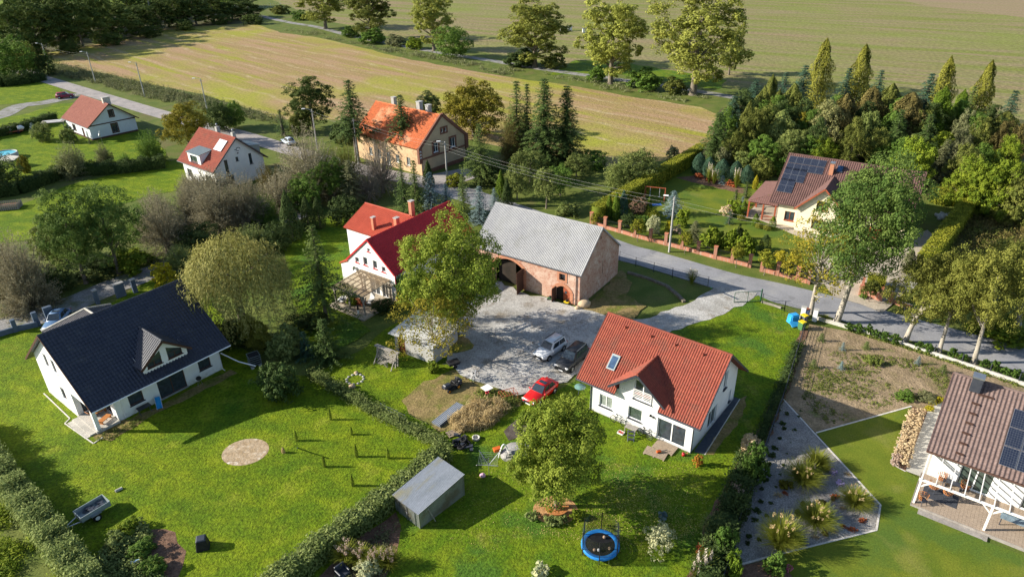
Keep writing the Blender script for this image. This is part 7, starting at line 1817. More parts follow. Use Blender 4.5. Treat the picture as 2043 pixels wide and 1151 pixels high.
hedge('dark hedge across the far left gardens', [P(*p) for p in ((-60, 402), (40, 386), (130, 352), (230, 346), (330, 334))], 2.2, 2.0, 'hedge_dark', 55, .26, 10, .14, wave=.12)
hedge('dark hedge between the upper lawn and the pool garden', [P(*p) for p in ((-60, 284), (20, 268), (66, 256), (110, 240))], 2.0, 1.7, 'hedge_dark', 55, .26, 11, .14, wave=.12)
hedge('mixed dark shrub hedge right of the red-roofed house', [P(*p) for p in ((1592, 690), (1562, 768), (1520, 870), (1490, 930))], .8, .55, 'hedge_dark', 70, .2, 12, .16, wave=.4)
hedge('dark evergreen hedge along the lower fence of the white house garden', [P(*p) for p in ((1490, 935), (1462, 1020), (1430, 1100), (1405, 1170))], 1.7, 1.4, 'hedge_dark', 80, .22, 13, .16, wave=.2)
hedge('overgrown hedge bank beside the upper road below the dark wood', [P(*p) for p in ((-60, 172), (10, 172), (60, 166), (86, 160))], 3.5, 2.2, 'hedge_dark', 40, .32, 14, .25, wave=.25)
# ground cover that nobody could count
def poly(*p): return [P(*q) for q in p]
cover('ditch_growth', poly((100, 148), (190, 168), (290, 196), (420, 222), (560, 252), (560, 238), (420, 198), (300, 172), (190, 146), (110, 128)), 900, 'grey_leaf', 1.6, .9, 24, .34, 31, label='tangled grey-green growth along the ditch above the village road', cat='undergrowth')
cover('track_undergrowth', poly((560, 60), (700, 88), (800, 112), (900, 130), (1000, 150), (1150, 170), (1300, 194), (1400, 210), (1450, 216), (1440, 200), (1300, 180), (1150, 158), (1000, 136), (900, 118), (780, 98), (640, 66)), 900, 'grey_leaf', 1.3, 1.0, 20, .4, 32, label='rough growth under the poplars beside the track', cat='undergrowth', patch=.2)
cover('overgrown_plot', poly((1890, 480), (1940, 420), (2043, 408), (2200, 400), (2200, 560), (2043, 545), (1930, 560)), 900, 'brown_leaf', 1.5, .8, 26, .26, 33, label='brown and green overgrown plot right of the tall hedge', cat='undergrowth')
cover('overgrown_plot_green', poly((1890, 500), (1950, 430), (2200, 420), (2200, 540), (1950, 540)), 500, 'olive_leaf', 1.3, .8, 24, .26, 34, label='green patches of the overgrown plot', cat='undergrowth')
cover('tall_grass', poly((-80, 880), (0, 968), (60, 1048), (110, 1110), (160, 1190), (-80, 1220)), 1500, 'lime_leaf', .8, .55, 22, .26, 35, label='tall uncut grass outside the left hedge', cat='grass', upright=1.6, aspect=.3, patch=.7)
cover('weeds', poly((1640, 700), (1840, 720), (1900, 760), (1880, 800), (1800, 805), (1650, 850), (1600, 800), (1610, 700)), 1700, 'weed', .22, .28, 12, .14, 36, label='weeds scattered over the bare plot', cat='weeds', patch=.5)
cover('verge_plants', poly((1690, 652), (1850, 700), (2043, 766), (2043, 776), (1850, 712), (1690, 660)), 260, 'weed', .25, .3, 14, .15, 37, label='low plants between kerb wall and road', cat='ground cover')
cover('bed_growth', poly((180, 1165), (220, 1080), (276, 1040), (300, 1070), (290, 1110), (330, 1165)), 260, 'privet_leaf', .7, .5, 30, .2, 38, label='leafy growth of the vegetable bed at the bottom left', cat='plants')
cover('dry_grass', poly((898, 842), (945, 806), (1000, 806), (1012, 822), (975, 852), (915, 864)), 300, 'tuft_dry', 1.05, .5, 34, .6, 39, label='heap of tall straw-coloured grass by the corrugated sheets', cat='grass', upright=2.2, aspect=.08)
cover('yard_weeds', poly((950, 780), (1010, 785), (1046, 800), (1010, 830), (960, 812)), 130, 'weed', .6, .45, 20, .2, 40, label='green weeds beside the rusty frame in the yard', cat='weeds', upright=1)
cover('leaf_litter', poly((925, 735), (950, 690), (1010, 640), (1180, 632), (1180, 700), (1120, 765), (1000, 780)), 900, 'litter', .05, .30, 9, .10, 41, label='brown leaf litter lying in drifts on the gravel yard', cat='leaves', patch=.9)
cover('fallen_leaves', poly((1040, 1060), (1120, 1045), (1240, 960), (1340, 990), (1400, 1060), (1300, 1110), (1160, 1080)), 1500, 'fallen', .03, .5, 2, .09, 42, label='pale fallen leaves on the lawn right of the ash', cat='leaves')
cover('fallen_leaves', poly((930, 960), (1060, 900), (1080, 1000), (1000, 1100), (900, 1090)), 350, 'fallen', .03, .5, 2, .085, 43, label='pale fallen leaves on the shaded lawn left of the ash', cat='leaves')
cover('fallen_leaves', poly((1210, 920), (1380, 930), (1420, 1000), (1380, 1080), (1200, 1000)), 800, 'fallen', .03, .5, 2, .085, 44, label='pale fallen leaves below the white house', cat='leaves')
cover('edge_plants', poly((190, 880), (222, 880), (292, 838), (276, 836), (205, 868)), 60, 'weed', .25, .2, 14, .12, 45, label='small plants in the edging strip of the dark-roofed house', cat='plants')
cover('mulch_plants', poly((660, 1165), (720, 1095), (790, 1030), (800, 1050), (770, 1160)), 90, 'grey_leaf', .4, .35, 18, .16, 46, label='low plants in the mulch bed by the long privet hedge', cat='plants')
for x, y, t, w, lb in ((690, 1118, 1070, 46, 'grassy tuft in the mulch bed, leftmost of four'), (718, 1122, 1078, 42, 'feathery pink tuft in the mulch bed, second of four'), (750, 1130, 1082, 40, 'feathery pink tuft in the mulch bed, third of four'), (778, 1132, 1084, 40, 'feathery pink tuft in the mulch bed, rightmost of four')):
 PB('tuft_dry', 'grass_clump', lb, (x, y), t, w, cat='grass', group='feathery tufts in the mulch bed')
for x, y, lf, lb in ((735, 1142, 'variegated', 'pale shrub below the feathery tufts'), (258, 1062, 'lime_leaf', 'yellowing bush at the top of the vegetable bed'), (236, 1088, 'privet_leaf', 'blue-green leafy plants in the vegetable bed'), (285, 1105, 'green_leaf', 'green bush in the middle of the vegetable bed'), (310, 1140, 'green_leaf', 'green bush at the lower end of the vegetable bed')):
 plant('bush_green', 'shrub', lb, 'shrub', P(x, y), 1.1, 1.9, leaf=lf)
plant('bush_lime', 'shrub', 'bright green plant at the foot of the thin yellow tree', 'shrub', P(864, 742), 1.3, 1.4)
plant('bush_dark', 'shrub', 'dark climbing shrub on the farmhouse corner by the big ash', 'shrub', P(812, 604), 4, 3.4, leaf='green_leaf')
plant('bush_dark', 'shrub', 'dark shrub at the terrace corner left of the yellow tree', 'shrub', P(768, 622), 1.6, 3.2, leaf='hedge_dark')
plant('bush_lime', 'potted_shrub', 'yellow-green potted shrub under the pergola edge', 'shrub', P(704, 610), 1.2, 1.4)
# ------------------------------------------------------------------ vehicles
def car(label, p, head, L, Wd, Hh, body, kind='suv', rails=None, sunroof=False, name='parked_car', z=.07):
 """hatchback or SUV facing local +x, heading given by the ground point it looks at"""
 d = head - p
 t = thing(name, label, 'car', (p.x, p.y, z), math.atan2(d.y, d.x))
 bm_ = paint(name + '_paint', body, .34 if max(body) > .05 else .6); h = Hh
 belt, hood, sill = h * .60, h * .56, h * .16
 st = [(-L / 2, .80, .36 * h, belt * .93), (-L / 2 + .12, .93, sill * 1.3, belt * .98), (-L * .28, 1, sill, belt), (L * .12, 1, sill, belt * .98), (L * .27, .99, sill, hood * 1.0), (L * .42, .93, sill * 1.1, hood * .9), (L / 2 - .06, .82, sill * 1.4, hood * .78), (L / 2, .70, .30 * h, hood * .6)]
 vs, fs = [], []
 for x, k, z0, z1 in st:
  w = Wd / 2 * k
  vs += [(x, -w * .9, z0), (x, -w, z0 + (z1 - z0) * .35), (x, -w * .98, z0 + (z1 - z0) * .75), (x, -w * .86, z1), (x, 0, z1 + .035), (x, w * .86, z1), (x, w * .98, z0 + (z1 - z0) * .75), (x, w, z0 + (z1 - z0) * .35), (x, w * .9, z0)]
 for i in range(len(st) - 1):
  for k in range(8): fs.append((i * 9 + k, i * 9 + k + 1, (i + 1) * 9 + k + 1, (i + 1) * 9 + k))
  fs.append((i * 9 + 8, i * 9, (i + 1) * 9, (i + 1) * 9 + 8))
 fs += [tuple(range(9))[::-1], tuple(range(9 * (len(st) - 1), 9 * len(st)))]
 mb = MB().add(vs, fs, True)
 xr, xf = (-L * .475, L * .22) if kind == 'suv' else (-L * .44, L * .17)
 tr, tf = (-L * .42, L * .06) if kind == 'suv' else (-L * .28, L * .0)
 wb, wt = Wd * .43, Wd * .355
 bz, tz = belt * .97, h - .02
 Bq = [Vector(q) for q in ((xr, -wb, bz), (xf, -wb, bz), (xf, wb, bz), (xr, wb, bz))]
 Tq = [Vector(q) for q in ((tr, -wt, tz), (tf, -wt, tz), (tf, wt, tz), (tr, wt, tz))]
 gh = MB().add(Bq + Tq, [(4, 5, 6, 7), (0, 1, 5, 4), (1, 2, 6, 5), (2, 3, 7, 6), (3, 0, 4, 7)])
 gm = gh.mesh('body', .09, 2)
 mb.add([v.co for v in gm.vertices], [tuple(q.vertices) for q in gm.polygons], True)
 b = mb.build('body', bm_, t)
 gl = glassmat('car_glass', (.03, .045, .06), .05)
 def pane(nm, q, m, a0, a1, b0, b1):
  lerp = lambda u, v: (q[0].lerp(q[1], u)).lerp(q[3].lerp(q[2], u), v)
  n = (q[1] - q[0]).cross(q[3] - q[0]).normalized() * .022
  c = sum(q, Vector()) / 4
  if n.dot(c - Vector((0, 0, h * .6))) < 0: n = -n
  MB().quad(*[lerp(u, v) + n for u, v in ((a0, b0), (a1, b0), (a1, b1), (a0, b1))]).build(nm, m, t)
 pane('windscreen', [Bq[1], Bq[2], Tq[2], Tq[1]], gl, .06, .94, .08, .93)
 pane('rear_window', [Bq[3], Bq[0], Tq[0], Tq[3]], gl, .08, .92, .2, .9)
 for q in ([Bq[0], Bq[1], Tq[1], Tq[0]], [Bq[2], Bq[3], Tq[3], Tq[2]]):
  for a0, a1 in ((.1, .48), (.52, .9)): pane('side_window', q, gl, a0, a1, .12, .86)
 for x in (-L * .30, L * .31):
  for s in (-1, 1):
   y = s * Wd * .455; r = h * .205
   w = MB().lathe([(0, -.1), (r * .96, -.1), (r, -.06), (r, .06), (r * .96, .1), (0, .1)], (x, y, r - .04), 18, (0, 1, 0)).build('wheel', MT['rubber'], t)
   MB().lathe([(0, .105), (r * .62, .105), (r * .66, .09)], (x, y, r - .04), 14, (0, s, 0)).build('rim', MT['steel'], w)
   MB().lathe([(0, .02), (r * 1.14, .02), (r * 1.14, -.05)], (x, s * (Wd * .497), r + .01), 16, (0, s, 0)).build('wheel_arch', MT['black'], t)
 for s in (-1, 1):
  MB().box((L / 2 - .12, s * Wd * .34, hood * .74), (.2, .36, .15), rz=-s * .35).build('headlight', MT['pvc'], t, .03)
  MB().box((-L / 2 + .09, s * Wd * .37, belt * .86), (.14, .22, .22)).build('tail_light', paint('tail_red', (.35, .01, .01)), t)
  MB().box((xf - .18, s * (Wd * .5 + .06), bz + .05), (.14, .2, .14)).build('mirror', bm_, t, .03)
  if rails: MB().tube([(tr + .1, s * wt * .93, tz + .07), (tf - .1, s * wt * .93, tz + .07)], .03, 6).build('roof_rail', MT[rails], t)
 MB().box((L / 2 - .045, 0, hood * .58), (.1, Wd * .55, .16)).build('grille', MT['black'], t)
 for s in (-1, 1): MB().box((s * (L / 2 - .1), 0, h * .2), (.24, Wd * .84, .2)).build('bumper', MT['black'], t, .05)
 MB().box((L / 2 + .015, 0, hood * .36), (.03, .52, .11)).build('number_plate', MT['pvc'], t)
 if sunroof: MB().box(((tr + tf) / 2 + .15, 0, tz + .012), ((tf - tr) * .38, Wd * .48, .012)).build('sunroof', gl, t)
 return t
def mid(*p): return sum((P(*q) for q in p), Vector()) / len(p)
car('white hatchback SUV with black roof rails parked on the gravel yard', mid((1078, 712), (1117, 698)), P(1050, 738), 4.05, 1.78, 1.58, (.72, .73, .75), rails='black')
car('black SUV with silver roof rails parked beside the white one', mid((1124, 738), (1158, 712)), P(1090, 770), 4.45, 1.85, 1.65, (.012, .013, .018), rails='steel')
car('bright red hatchback with a dark sunroof parked at the lawn edge', mid((1058, 806), (1098, 776)), P(1020, 838), 4.0, 1.7, 1.42, (.62, .012, .010), 'hatch', sunroof=True)
car('metallic blue car with glass roof parked beside the garage of the dark-roofed house', mid((104, 660), (128, 636)), P(80, 690), 4.4, 1.8, 1.5, (.10, .19, .34), 'hatch', sunroof=True)
car('dark red car on the grey drive above the cottage', mid((114, 198), (148, 194)), P(190, 190), 4.4, 1.8, 1.55, (.25, .012, .04), 'suv')
car('pale blue car half hidden by the silvery tree on the village road', P(576, 288), P(520, 262), 4.2, 1.75, 1.5, (.55, .62, .70), 'hatch')
car('dark red car hidden behind the long clipped hedge', P(1208, 428), P(1250, 402), 4.2, 1.75, 1.5, (.28, .02, .04), 'hatch')
def O(name, label, cat, at, rz=0, group=None): return thing(name, label, cat, (at.x, at.y, .04), rz, group)
def face(a, b): d = P(*b) - P(*a); return math.atan2(d.y, d.x)
# utility trailer
t = O('utility_trailer', 'grey box trailer with a spare load of scrap on the big lawn', 'trailer', P(190, 1028), face((165, 1042), (215, 1012)))
mb = MB()
for c, d in (((0, .62, .75), (2.2, .05, .45)), ((0, -.62, .75), (2.2, .05, .45)), ((1.1, 0, .75), (.05, 1.2, .45)), ((-1.1, 0, .75), (.05, 1.2, .45)), ((0, 0, .52), (2.2, 1.25, .05))): mb.box(c, d)
mb.build('box', MT['zinc'], t)
for s in (-1, 1):
 w = MB().lathe([(0, -.09), (.3, -.09), (.3, .09), (0, .09)], (-.1, s * .78, .3), 16, (0, 1, 0)).build('wheel', MT['rubber'], t)
 MB().lathe([(0, .1), (.17, .1)], (-.1, s * .78, .3), 12, (0, s, 0)).build('rim', MT['pvc'], w)
 MB().box((-.1, s * .78, .64), (.75, .24, .05)).build('fender', MT['steel'], t)
MB().bar((-1.1, .4, .48), (-2.2, 0, .42), .07).bar((-1.1, -.4, .48), (-2.2, 0, .42), .07).bar((-2.2, 0, .42), (-2.5, 0, .44), .08).build('drawbar', MT['steel'], t)
r_ = random.Random(2); mb = MB()
for i in range(16): mb.box((r_.uniform(-.8, .8), r_.uniform(-.4, .4), .62 + r_.random() * .15), (r_.uniform(.15, .6), r_.uniform(.08, .3), .06), r_.uniform(0, 3))
mb.build('scrap_load', MT['anth'], t)
# water tank in its cage, pipe from the gutter
t = O('water_tank', 'black caged water tank on pale blocks beside the dark-roofed house', 'tank', P(510, 730), .6)
MB().box((0, 0, .85), (1.05, 1.0, 1.1)).build('tank', MT['black'], t, .08)
mb = MB()
for z in (.4, .65, .9, 1.15, 1.38):
 for s in (-1, 1): mb.bar((-.58, s * .54, z), (.58, s * .54, z), .03).bar((s * .57, -.55, z + .003), (s * .57, .55, z + .003), .03)
mb.build('cage', MT['zinc'], t)
for x in (-.4, .4):
 for y in (-.4, .4): MB().box((x, y, .12), (.3, .28, .24)).build('block', MT['concrete'], t)
a, b = at_(B, 6.3, -5.6, 2.2), P(510, 730, 1.55)
MB().tube([a, a.lerp(b, .5) - Vector((0, 0, .25)), b], .06, 8).build('rain_pipe', MT['pvc'], None, label='white rain pipe from the dark roof gutter to the water tank', cat='pipe')
# compost bin
t = O('compost_bin', 'black tapered compost bin on the big lawn', 'bin', P(406, 1092), .3)
MB().box((0, 0, .45), (.95, .9, .9), taper=.72).build('bin', MT['black'], t, .05); MB().box((0, 0, .95), (.72, .7, .1), taper=.8).build('lid', MT['anth'], t, .03)
# trampoline
c = P(1197, 1098)
t = O('trampoline', 'round trampoline with blue safety pad and black net', 'trampoline', c, .35)
rt_, zt_ = 1.36, .62
MB().lathe([(0, 0), (rt_ * .8, 0)], (0, 0, zt_), 32).build('jumping_mat', MT['black'], t)
MB().lathe([(rt_ * .78, .03), (rt_ * .82, .07), (rt_ * 1.0, .07), (rt_ * 1.03, .02), (rt_ * 1.03, -.12)], (0, 0, zt_), 32).build('safety_pad', mat('blue_pad', (.02, .16, .50), (.03, .24, .62), 3, rough=.45), t)
mb = MB()
for k in range(8):
 a = k * PI / 4
 if k % 2 == 0: mb.tube([(rt_ * math.cos(a), rt_ * math.sin(a), 0), (rt_ * math.cos(a), rt_ * math.sin(a), zt_)], .03, 6)
mb.build('frame', MT['steel'], t)
for k in range(6):
 a = k * PI / 3; MB().tube([(rt_ * 1.04 * math.cos(a), rt_ * 1.04 * math.sin(a), .1), (rt_ * 1.04 * math.cos(a), rt_ * 1.04 * math.sin(a), 2.35)], .035, 6).build('net_pole', MT['black'], t)
net = tinted('black_net', (.02, .02, .022), .42)
net.node_tree.nodes['Transparent BSDF'].inputs[0].default_value = (1, 1, 1, 1)
MB().lathe([(rt_ * .98, zt_ + .05), (rt_ * 1.0, 2.3)], (0, 0, 0), 30).build('net', net, t)
bl = mat('ball', (.55, .40, .28), (.45, .30, .2), 3)
for x, y, lb in ((.35, .55, 'brown ball on the trampoline mat, far one'), (.6, -.5, 'brown ball on the trampoline mat, right one'), (-.5, -.6, 'brown ball on the trampoline mat, left one'), (-.2, -.62, 'white ball on the trampoline mat')):
 MB().blob((c.x + x, c.y + y, zt_ + .16), .12, random.Random(1), 8, 12, 0).build('ball', bl if 'brown' in lb else MT['pvc'], None, label=lb, cat='ball')
# bench round the ash
t = O('tree_bench', 'oiled wooden bench curving round the trunk of the front ash', 'bench', P(1110, 1018), 0)
mb = MB(); k = 9
for r in (.55, .72, .89):
 for i in range(k):
  a0, a1 = PI * 1.0 + PI * i / k, PI * 1.0 + PI * (i + 1) / k
  mb.bar((r * math.cos(a0), r * math.sin(a0), .45), (r * math.cos(a1), r * math.sin(a1), .45), .15, .04)
mb.build('seat', MT['orangewood'], t)
for i in range(5):
 a = PI + PI * (i + .5) / 5; MB().bar((.72 * math.cos(a), .72 * math.sin(a), 0), (.72 * math.cos(a), .72 * math.sin(a), .43), .07).build('leg', MT['orangewood'], t)
mb = MB()
for i in range(6): a = PI * 1.15 + PI * .7 * i / 5; mb.bar((.45 * math.cos(a), .45 * math.sin(a), .45), (.42 * math.cos(a), .42 * math.sin(a), .95), .16, .03)
mb.build('backrest', MT['orangewood'], t)
def bike(label, p, rz, col):
 t = thing('bicycle', label, 'bicycle', (p.x, p.y, .06), rz)
 t.rotation_euler = (-.18, 0, rz)
 for x in (-.52, .52):
  w = MB().lathe([(.30, -.02), (.345, -.02), (.345, .02), (.30, .02), (.30, -.02)], (x, 0, .345), 20, (0, 1, 0)).build('wheel', MT['rubber'], t)
  mb = MB()
  for k in range(6): a = k * PI / 6; mb.bar((x - .3 * math.cos(a), 0, .345 - .3 * math.sin(a)), (x + .3 * math.cos(a), 0, .345 + .3 * math.sin(a)), .008)
  mb.build('spokes', MT['steel'], w)
 fr = MB()
 for a, b in (((-.52, .345), (-.1, .3)), ((-.1, .3), (-.2, .85)), ((-.52, .345), (-.18, .78)), ((-.18, .78), (.36, .82)), ((-.1, .3), (.38, .72)), ((.52, .345), (.34, .95))): fr.tube([(a[0], 0, a[1]), (b[0], 0, b[1])], .022, 6)
 fr.build('frame', MT[col], t)
 MB().box((-.22, 0, .9), (.26, .14, .06)).build('saddle', MT['black'], t, .02)
 MB().tube([(.34, -.28, 1.0), (.36, 0, .98), (.34, .28, 1.0)], .018, 6).build('handlebar', MT['black'], t)
ra_ = R(-38.3)
bike('silver bicycle leaning on the white wall under the second window', at_(A, -1.6, -5.05, 0), ra_, 'steel')
bike('dark bicycle leaning on the white wall by the sliding door', at_(A, 1.2, -5.25, 0), ra_ - .15, 'black')
t = O('step_stool', 'grey folding step stool on the grass by the bicycles', 'stool', at_(A, .3, -6.1, 0), ra_ + .5)
for i in range(3): MB().box((0, -.3 + i * .25, .2 + i * .22), (.5, .22, .04)).build('step', MT['anth'], t)
mb = MB()
for x in (-.27, .27): mb.bar((x, -.42, 0), (x, .3, .75), .05).bar((x, .55, 0), (x, .25, .75), .05)
mb.build('frame', MT['steel'], t)
t = O('garden_table', 'small grey wooden table against the white wall', 'table', at_(A, -.1, -5.3, 0), ra_)
MB().box((0, 0, .55), (1.1, .6, .05)).build('table_top', MT['greywood'], t)
for x in (-.5, .5):
 for y in (-.25, .25): MB().box((x, y, .26), (.06, .06, .52)).build('leg', MT['greywood'], t)
def pallet(label, p, rz, L=1.9, Wd=1.2, n=8, tilt=0, z=.0):
 t = thing('wooden_pallet', label, 'pallet', (p.x, p.y, z + .05), rz); t.rotation_euler = (tilt, 0, rz)
 mb = MB()
 for i in range(n): mb.box((0, -Wd / 2 + (i + .5) * Wd / n, .14), (L, Wd / n * .72, .03))
 mb.build('boards', MT['wood'], t)
 mb = MB()
 for x in (-L / 2 + .08, 0, L / 2 - .08): mb.box((x, 0, .06), (.1, Wd, .12))
 mb.build('bearer', MT['wood'], t)
pallet('weathered pallet used as a step before the sliding door', at_(A, 3.3, -5.45, 0), ra_)
pallet('slatted pallet lying on the grass in front of the step pallet', at_(A, 3.0, -6.6, 0), ra_ + .12, 1.9, 1.1, 6)
pallet('wooden pallet beside the junk heap at the hedge corner', P(905, 866), .5, 1.2, .9, 5)
t = O('chainsaw', 'orange chainsaw lying on the slatted pallet', 'tool', at_(A, 3.2, -6.45, 0), ra_ + .9); t.location.z = .25
MB().box((0, 0, .1), (.42, .22, .2)).build('motor', mat('orange_plastic', (.65, .12, .03), (.55, .09, .02), 3), t, .04); MB().box((.5, 0, .08), (.65, .02, .09)).build('bar', MT['steel'], t); MB().tube([(-.15, 0, .2), (0, 0, .3), (.15, 0, .2)], .02, 6).build('handle', MT['black'], t)
t = O('crate', 'white crate of red tomatoes on the grass', 'crate', at_(A, -.75, -6.0, 0), ra_)
mb = MB()
for c_, d_ in (((0, .2, .08), (.55, .03, .16)), ((0, -.2, .08), (.55, .03, .16)), ((.27, 0, .08), (.03, .4, .16)), ((-.27, 0, .08), (.03, .4, .16)), ((0, 0, .02), (.55, .4, .03))): mb.box(c_, d_)
mb.build('box', MT['whitewood'], t)
mb = MB(); r_ = random.Random(4)
for i in range(14): mb.blob((r_.uniform(-.2, .2), r_.uniform(-.14, .14), .1), .055, r_, 5, 6, 0)
mb.build('tomatoes', paint('tomato', (.55, .05, .02)), t)
t = O('watering_can', 'red watering can by the corner of the white house', 'can', at_(A, 5.0, -5.35, 0), 0)
MB().lathe([(0, 0), (.16, 0), (.15, .28), (.08, .32)], n=12).build('can', paint('red_plastic', (.55, .02, .03)), t); MB().tube([(.12, 0, .08), (.34, 0, .34)], .025, 6).build('spout', paint('red_plastic', (.55, .02, .03)), t)
t = O('glass_table', 'round glass garden table on the grass by the red-roofed house', 'table', P(1157, 784), 0)
MB().lathe([(0, 0), (.55, 0), (.55, .03), (0, .03)], (0, 0, .7), 24).build('table_top', glassmat('green_glass', (.16, .30, .27), .1), t)
for k in range(3): a = k * 2.1; MB().bar((.12 * math.cos(a), .12 * math.sin(a), .7), (.45 * math.cos(a), .45 * math.sin(a), 0), .04).build('leg', MT['anth'], t)
# yard things
t = O('gravel_heap', 'pale heap of sand and gravel beside the rotary dryer', 'heap', P(1032, 905), 0)
MB().blob((0, 0, 0), (1.5, 1.3, .5), random.Random(3), 8, 16, .08).build('heap', G['lane'], t)
t = O('clothes_dryer', 'rotary clothes dryer with grey arms, folded out over the lawn', 'clothes dryer', P(976, 950), .3)
MB().tube([(0, 0, 0), (0, 0, 1.9)], .03, 8).build('pole', MT['steel'], t)
for k in range(4): a = k * PI / 2 + .4; MB().bar((0, 0, 1.2), (1.25 * math.cos(a), 1.25 * math.sin(a), 1.95), .045).build('arm', MT['steel'], t)
mb = MB()
for q in range(1, 8):
 f = q / 8
 for k in range(4):
  a, b = k * PI / 2 + .4, (k + 1) * PI / 2 + .4
  mb.bar((1.25 * f * math.cos(a), 1.25 * f * math.sin(a), 1.2 + .75 * f), (1.25 * f * math.cos(b), 1.25 * f * math.sin(b), 1.2 + .75 * f), .012)
mb.build('line', MT['zinc'], t)
t = O('laundry_bag', 'pink bag on the lawn below the clothes dryer', 'bag', P(963, 952), 0); MB().blob((0, 0, .18), (.25, .2, .22), random.Random(6)).build('bag', mat('pink_cloth', (.70, .42, .55), (.6, .34, .46), 3), t)
t = O('basket', 'orange laundry basket on the gravel heap', 'basket', P(992, 905), .4); MB().box((0, 0, .45), (.6, .42, .35), taper=1.15).build('basket', mat('orange_basket', (.60, .14, .03), (.5, .1, .02), 8), t, .04)
for x, y, rz, lb in ((1008, 910, .2, 'pale concrete block lying on the heap by the dryer'), (1016, 900, .6, 'smaller concrete block behind the other on the heap')):
 MB().box((0, 0, 0), (.8, .25, .25), .0).build('concrete_block', MT['stone'], None, .02, label=lb, cat='block').matrix_world = Matrix.Translation(P(x, y, .75)) @ Matrix.Rotation(1.2 + rz, 4, 'Z')
t = O('plastic_slide', 'white curved plastic tube arch standing on the heap', 'play arch', P(1006, 916), .3)
MB().tube([(-.5 + .05 * k, 0, .3 + 1.3 * math.sin(PI * k / 20)) for k in range(21)], .06, 8).build('arch', MT['pvc'], t)
t = O('sheet_stack', 'stack of pale corrugated sheets lying by the straw-coloured grass', 'sheets', P(872, 852), face((872, 852), (912, 820)))
mb = MB()
for k in range(3): roofplane(mb, (0, -.4 + .05 * k, .12 + .07 * k), (0, 1, 0), (1, 0, 0), (0, 0, 1), .95, 3.6, pu=.18, au=.04, th=.02)
mb.build('sheets', MT['galv'], t)
t = O('junk_heap', 'dark heap of old tyres and plastic at the hedge corner', 'heap', P(925, 888), .3)
r_ = random.Random(9)
for k in range(5): MB().lathe([(.2, -.1), (.34, -.09), (.36, 0), (.34, .09), (.2, .1), (.18, 0), (.2, -.1)], (r_.uniform(-.7, .7), r_.uniform(-.8, .8), .15 + .16 * (k % 3)), 14, (r_.uniform(-.4, .4), r_.uniform(-.4, .4), 1)).build('tyre', MT['rubber'], t)
mb = MB()
for k in range(12): mb.box((r_.uniform(-.9, .9), r_.uniform(-1, 1), r_.uniform(.1, .5)), (r_.uniform(.3, .9), r_.uniform(.1, .4), .08), r_.uniform(0, 3))
mb.build('scrap', MT['anth'], t)
MB().lathe([(0, 0), (.3, 0), (.36, .25), (.28, .27), (.26, .08), (0, .06)], (0, 0, 0), 16).build('tub', MT['stone'], None, label='pale tub lying beside the junk heap', cat='tub').location = P(950, 876, .05)
# ride-on mower
t = O('riding_mower', 'black ride-on mower with orange wheel hubs on the dry yard ground', 'mower', P(900, 776), face((886, 782), (918, 766)) + PI)
MB().box((.45, 0, .55), (.85, .6, .45), taper=.85).build('hood', MT['anth'], t, .08); MB().box((-.1, 0, .24), (1.3, 1.0, .16)).build('cutter_deck', MT['black'], t, .05)
MB().box((-.5, 0, .62), (.42, .5, .12)).box((-.72, 0, .85), (.1, .48, .45)).build('seat', MT['black'], t, .04); MB().box((-.95, 0, .5), (.4, .8, .55)).build('grass_box', MT['anth'], t, .06)
og = mat('orange_hub', (.75, .30, .03), (.65, .24, .02), 3)
MB().lathe([(.15, 0), (.17, .02), (.15, .04)], (.0, 0, .95), 14, (.4, 0, 1)).build('steering_wheel', MT['black'], t)
for x, r in ((.55, .2), (-.55, .26)):
 for s in (-1, 1):
  w = MB().lathe([(0, -.1), (r, -.1), (r, .1), (0, .1)], (x, s * .46, r), 14, (0, 1, 0)).build('wheel', MT['rubber'], t); MB().lathe([(0, .11), (r * .55, .11)], (x, s * .46, r), 10, (0, s, 0)).build('hub', og, w)
t = O('work_table', 'white table top on blocks with a red pot in the yard', 'table', P(972, 784), .7)
MB().box((0, 0, .6), (.9, .9, .05)).build('table_top', MT['whitewood'], t); MB().box((0, 0, .29), (.3, .3, .56)).build('block', MT['concrete'], t)
MB().lathe([(0, 0), (.16, 0), (.2, .14), (.17, .14)], (0, 0, 0), 12).build('red_pot', paint('red_plastic', (.55, .02, .03)), None, label='red pot on the white work table', cat='pot').location = P(972, 784, .67) + Vector((0, -.02, 0))
t = O('rusty_frame', 'rusty low metal frame standing in the weeds left of the red car', 'frame', P(1014, 795), .4)
mb = MB()
for x in (-.8, .8):
 for y in (-.5, .5): mb.bar((x, y, 0), (x, y, .7), .05)
for y in (-.5, .5): mb.bar((-.8, y, .7), (.8, y, .7), .05)
for k in range(7): mb.bar((-.8 + k * .27, -.5, .7), (-.8 + k * .27, .5, .7), .03)
mb.build('frame', MT['redwood'], t)
bike('small child bicycle with pink bag standing at the gravel edge', P(950, 758), 1.2, 'pvc')
t = O('black_cart', 'black garden cart with tilted tray at the yard edge', 'cart', P(905, 732), .5)
MB().box((0, 0, .5), (1.1, .8, .3), taper=1.2).build('tray', MT['black'], t, .04)
for s in (-1, 1): MB().lathe([(0, -.05), (.2, -.05), (.2, .05), (0, .05)], (0, s * .45, .2), 12, (0, 1, 0)).build('wheel', MT['rubber'], t)
MB().bar((-.5, 0, .5), (-1.2, 0, .75), .04).build('handle', MT['steel'], t)
t = O('timber_rack', 'rack of old boards and frames stacked at the yard shed', 'rack', P(772, 728), face((752, 728), (800, 748)))
mb = MB()
for x in (-1.2, 1.2): mb.bar((x, 0, 0), (x, .3, 1.7), .1).bar((x, -.7, 0), (x, .1, 1.2), .08)
mb.build('post', MT['greywood'], t)
mb = MB()
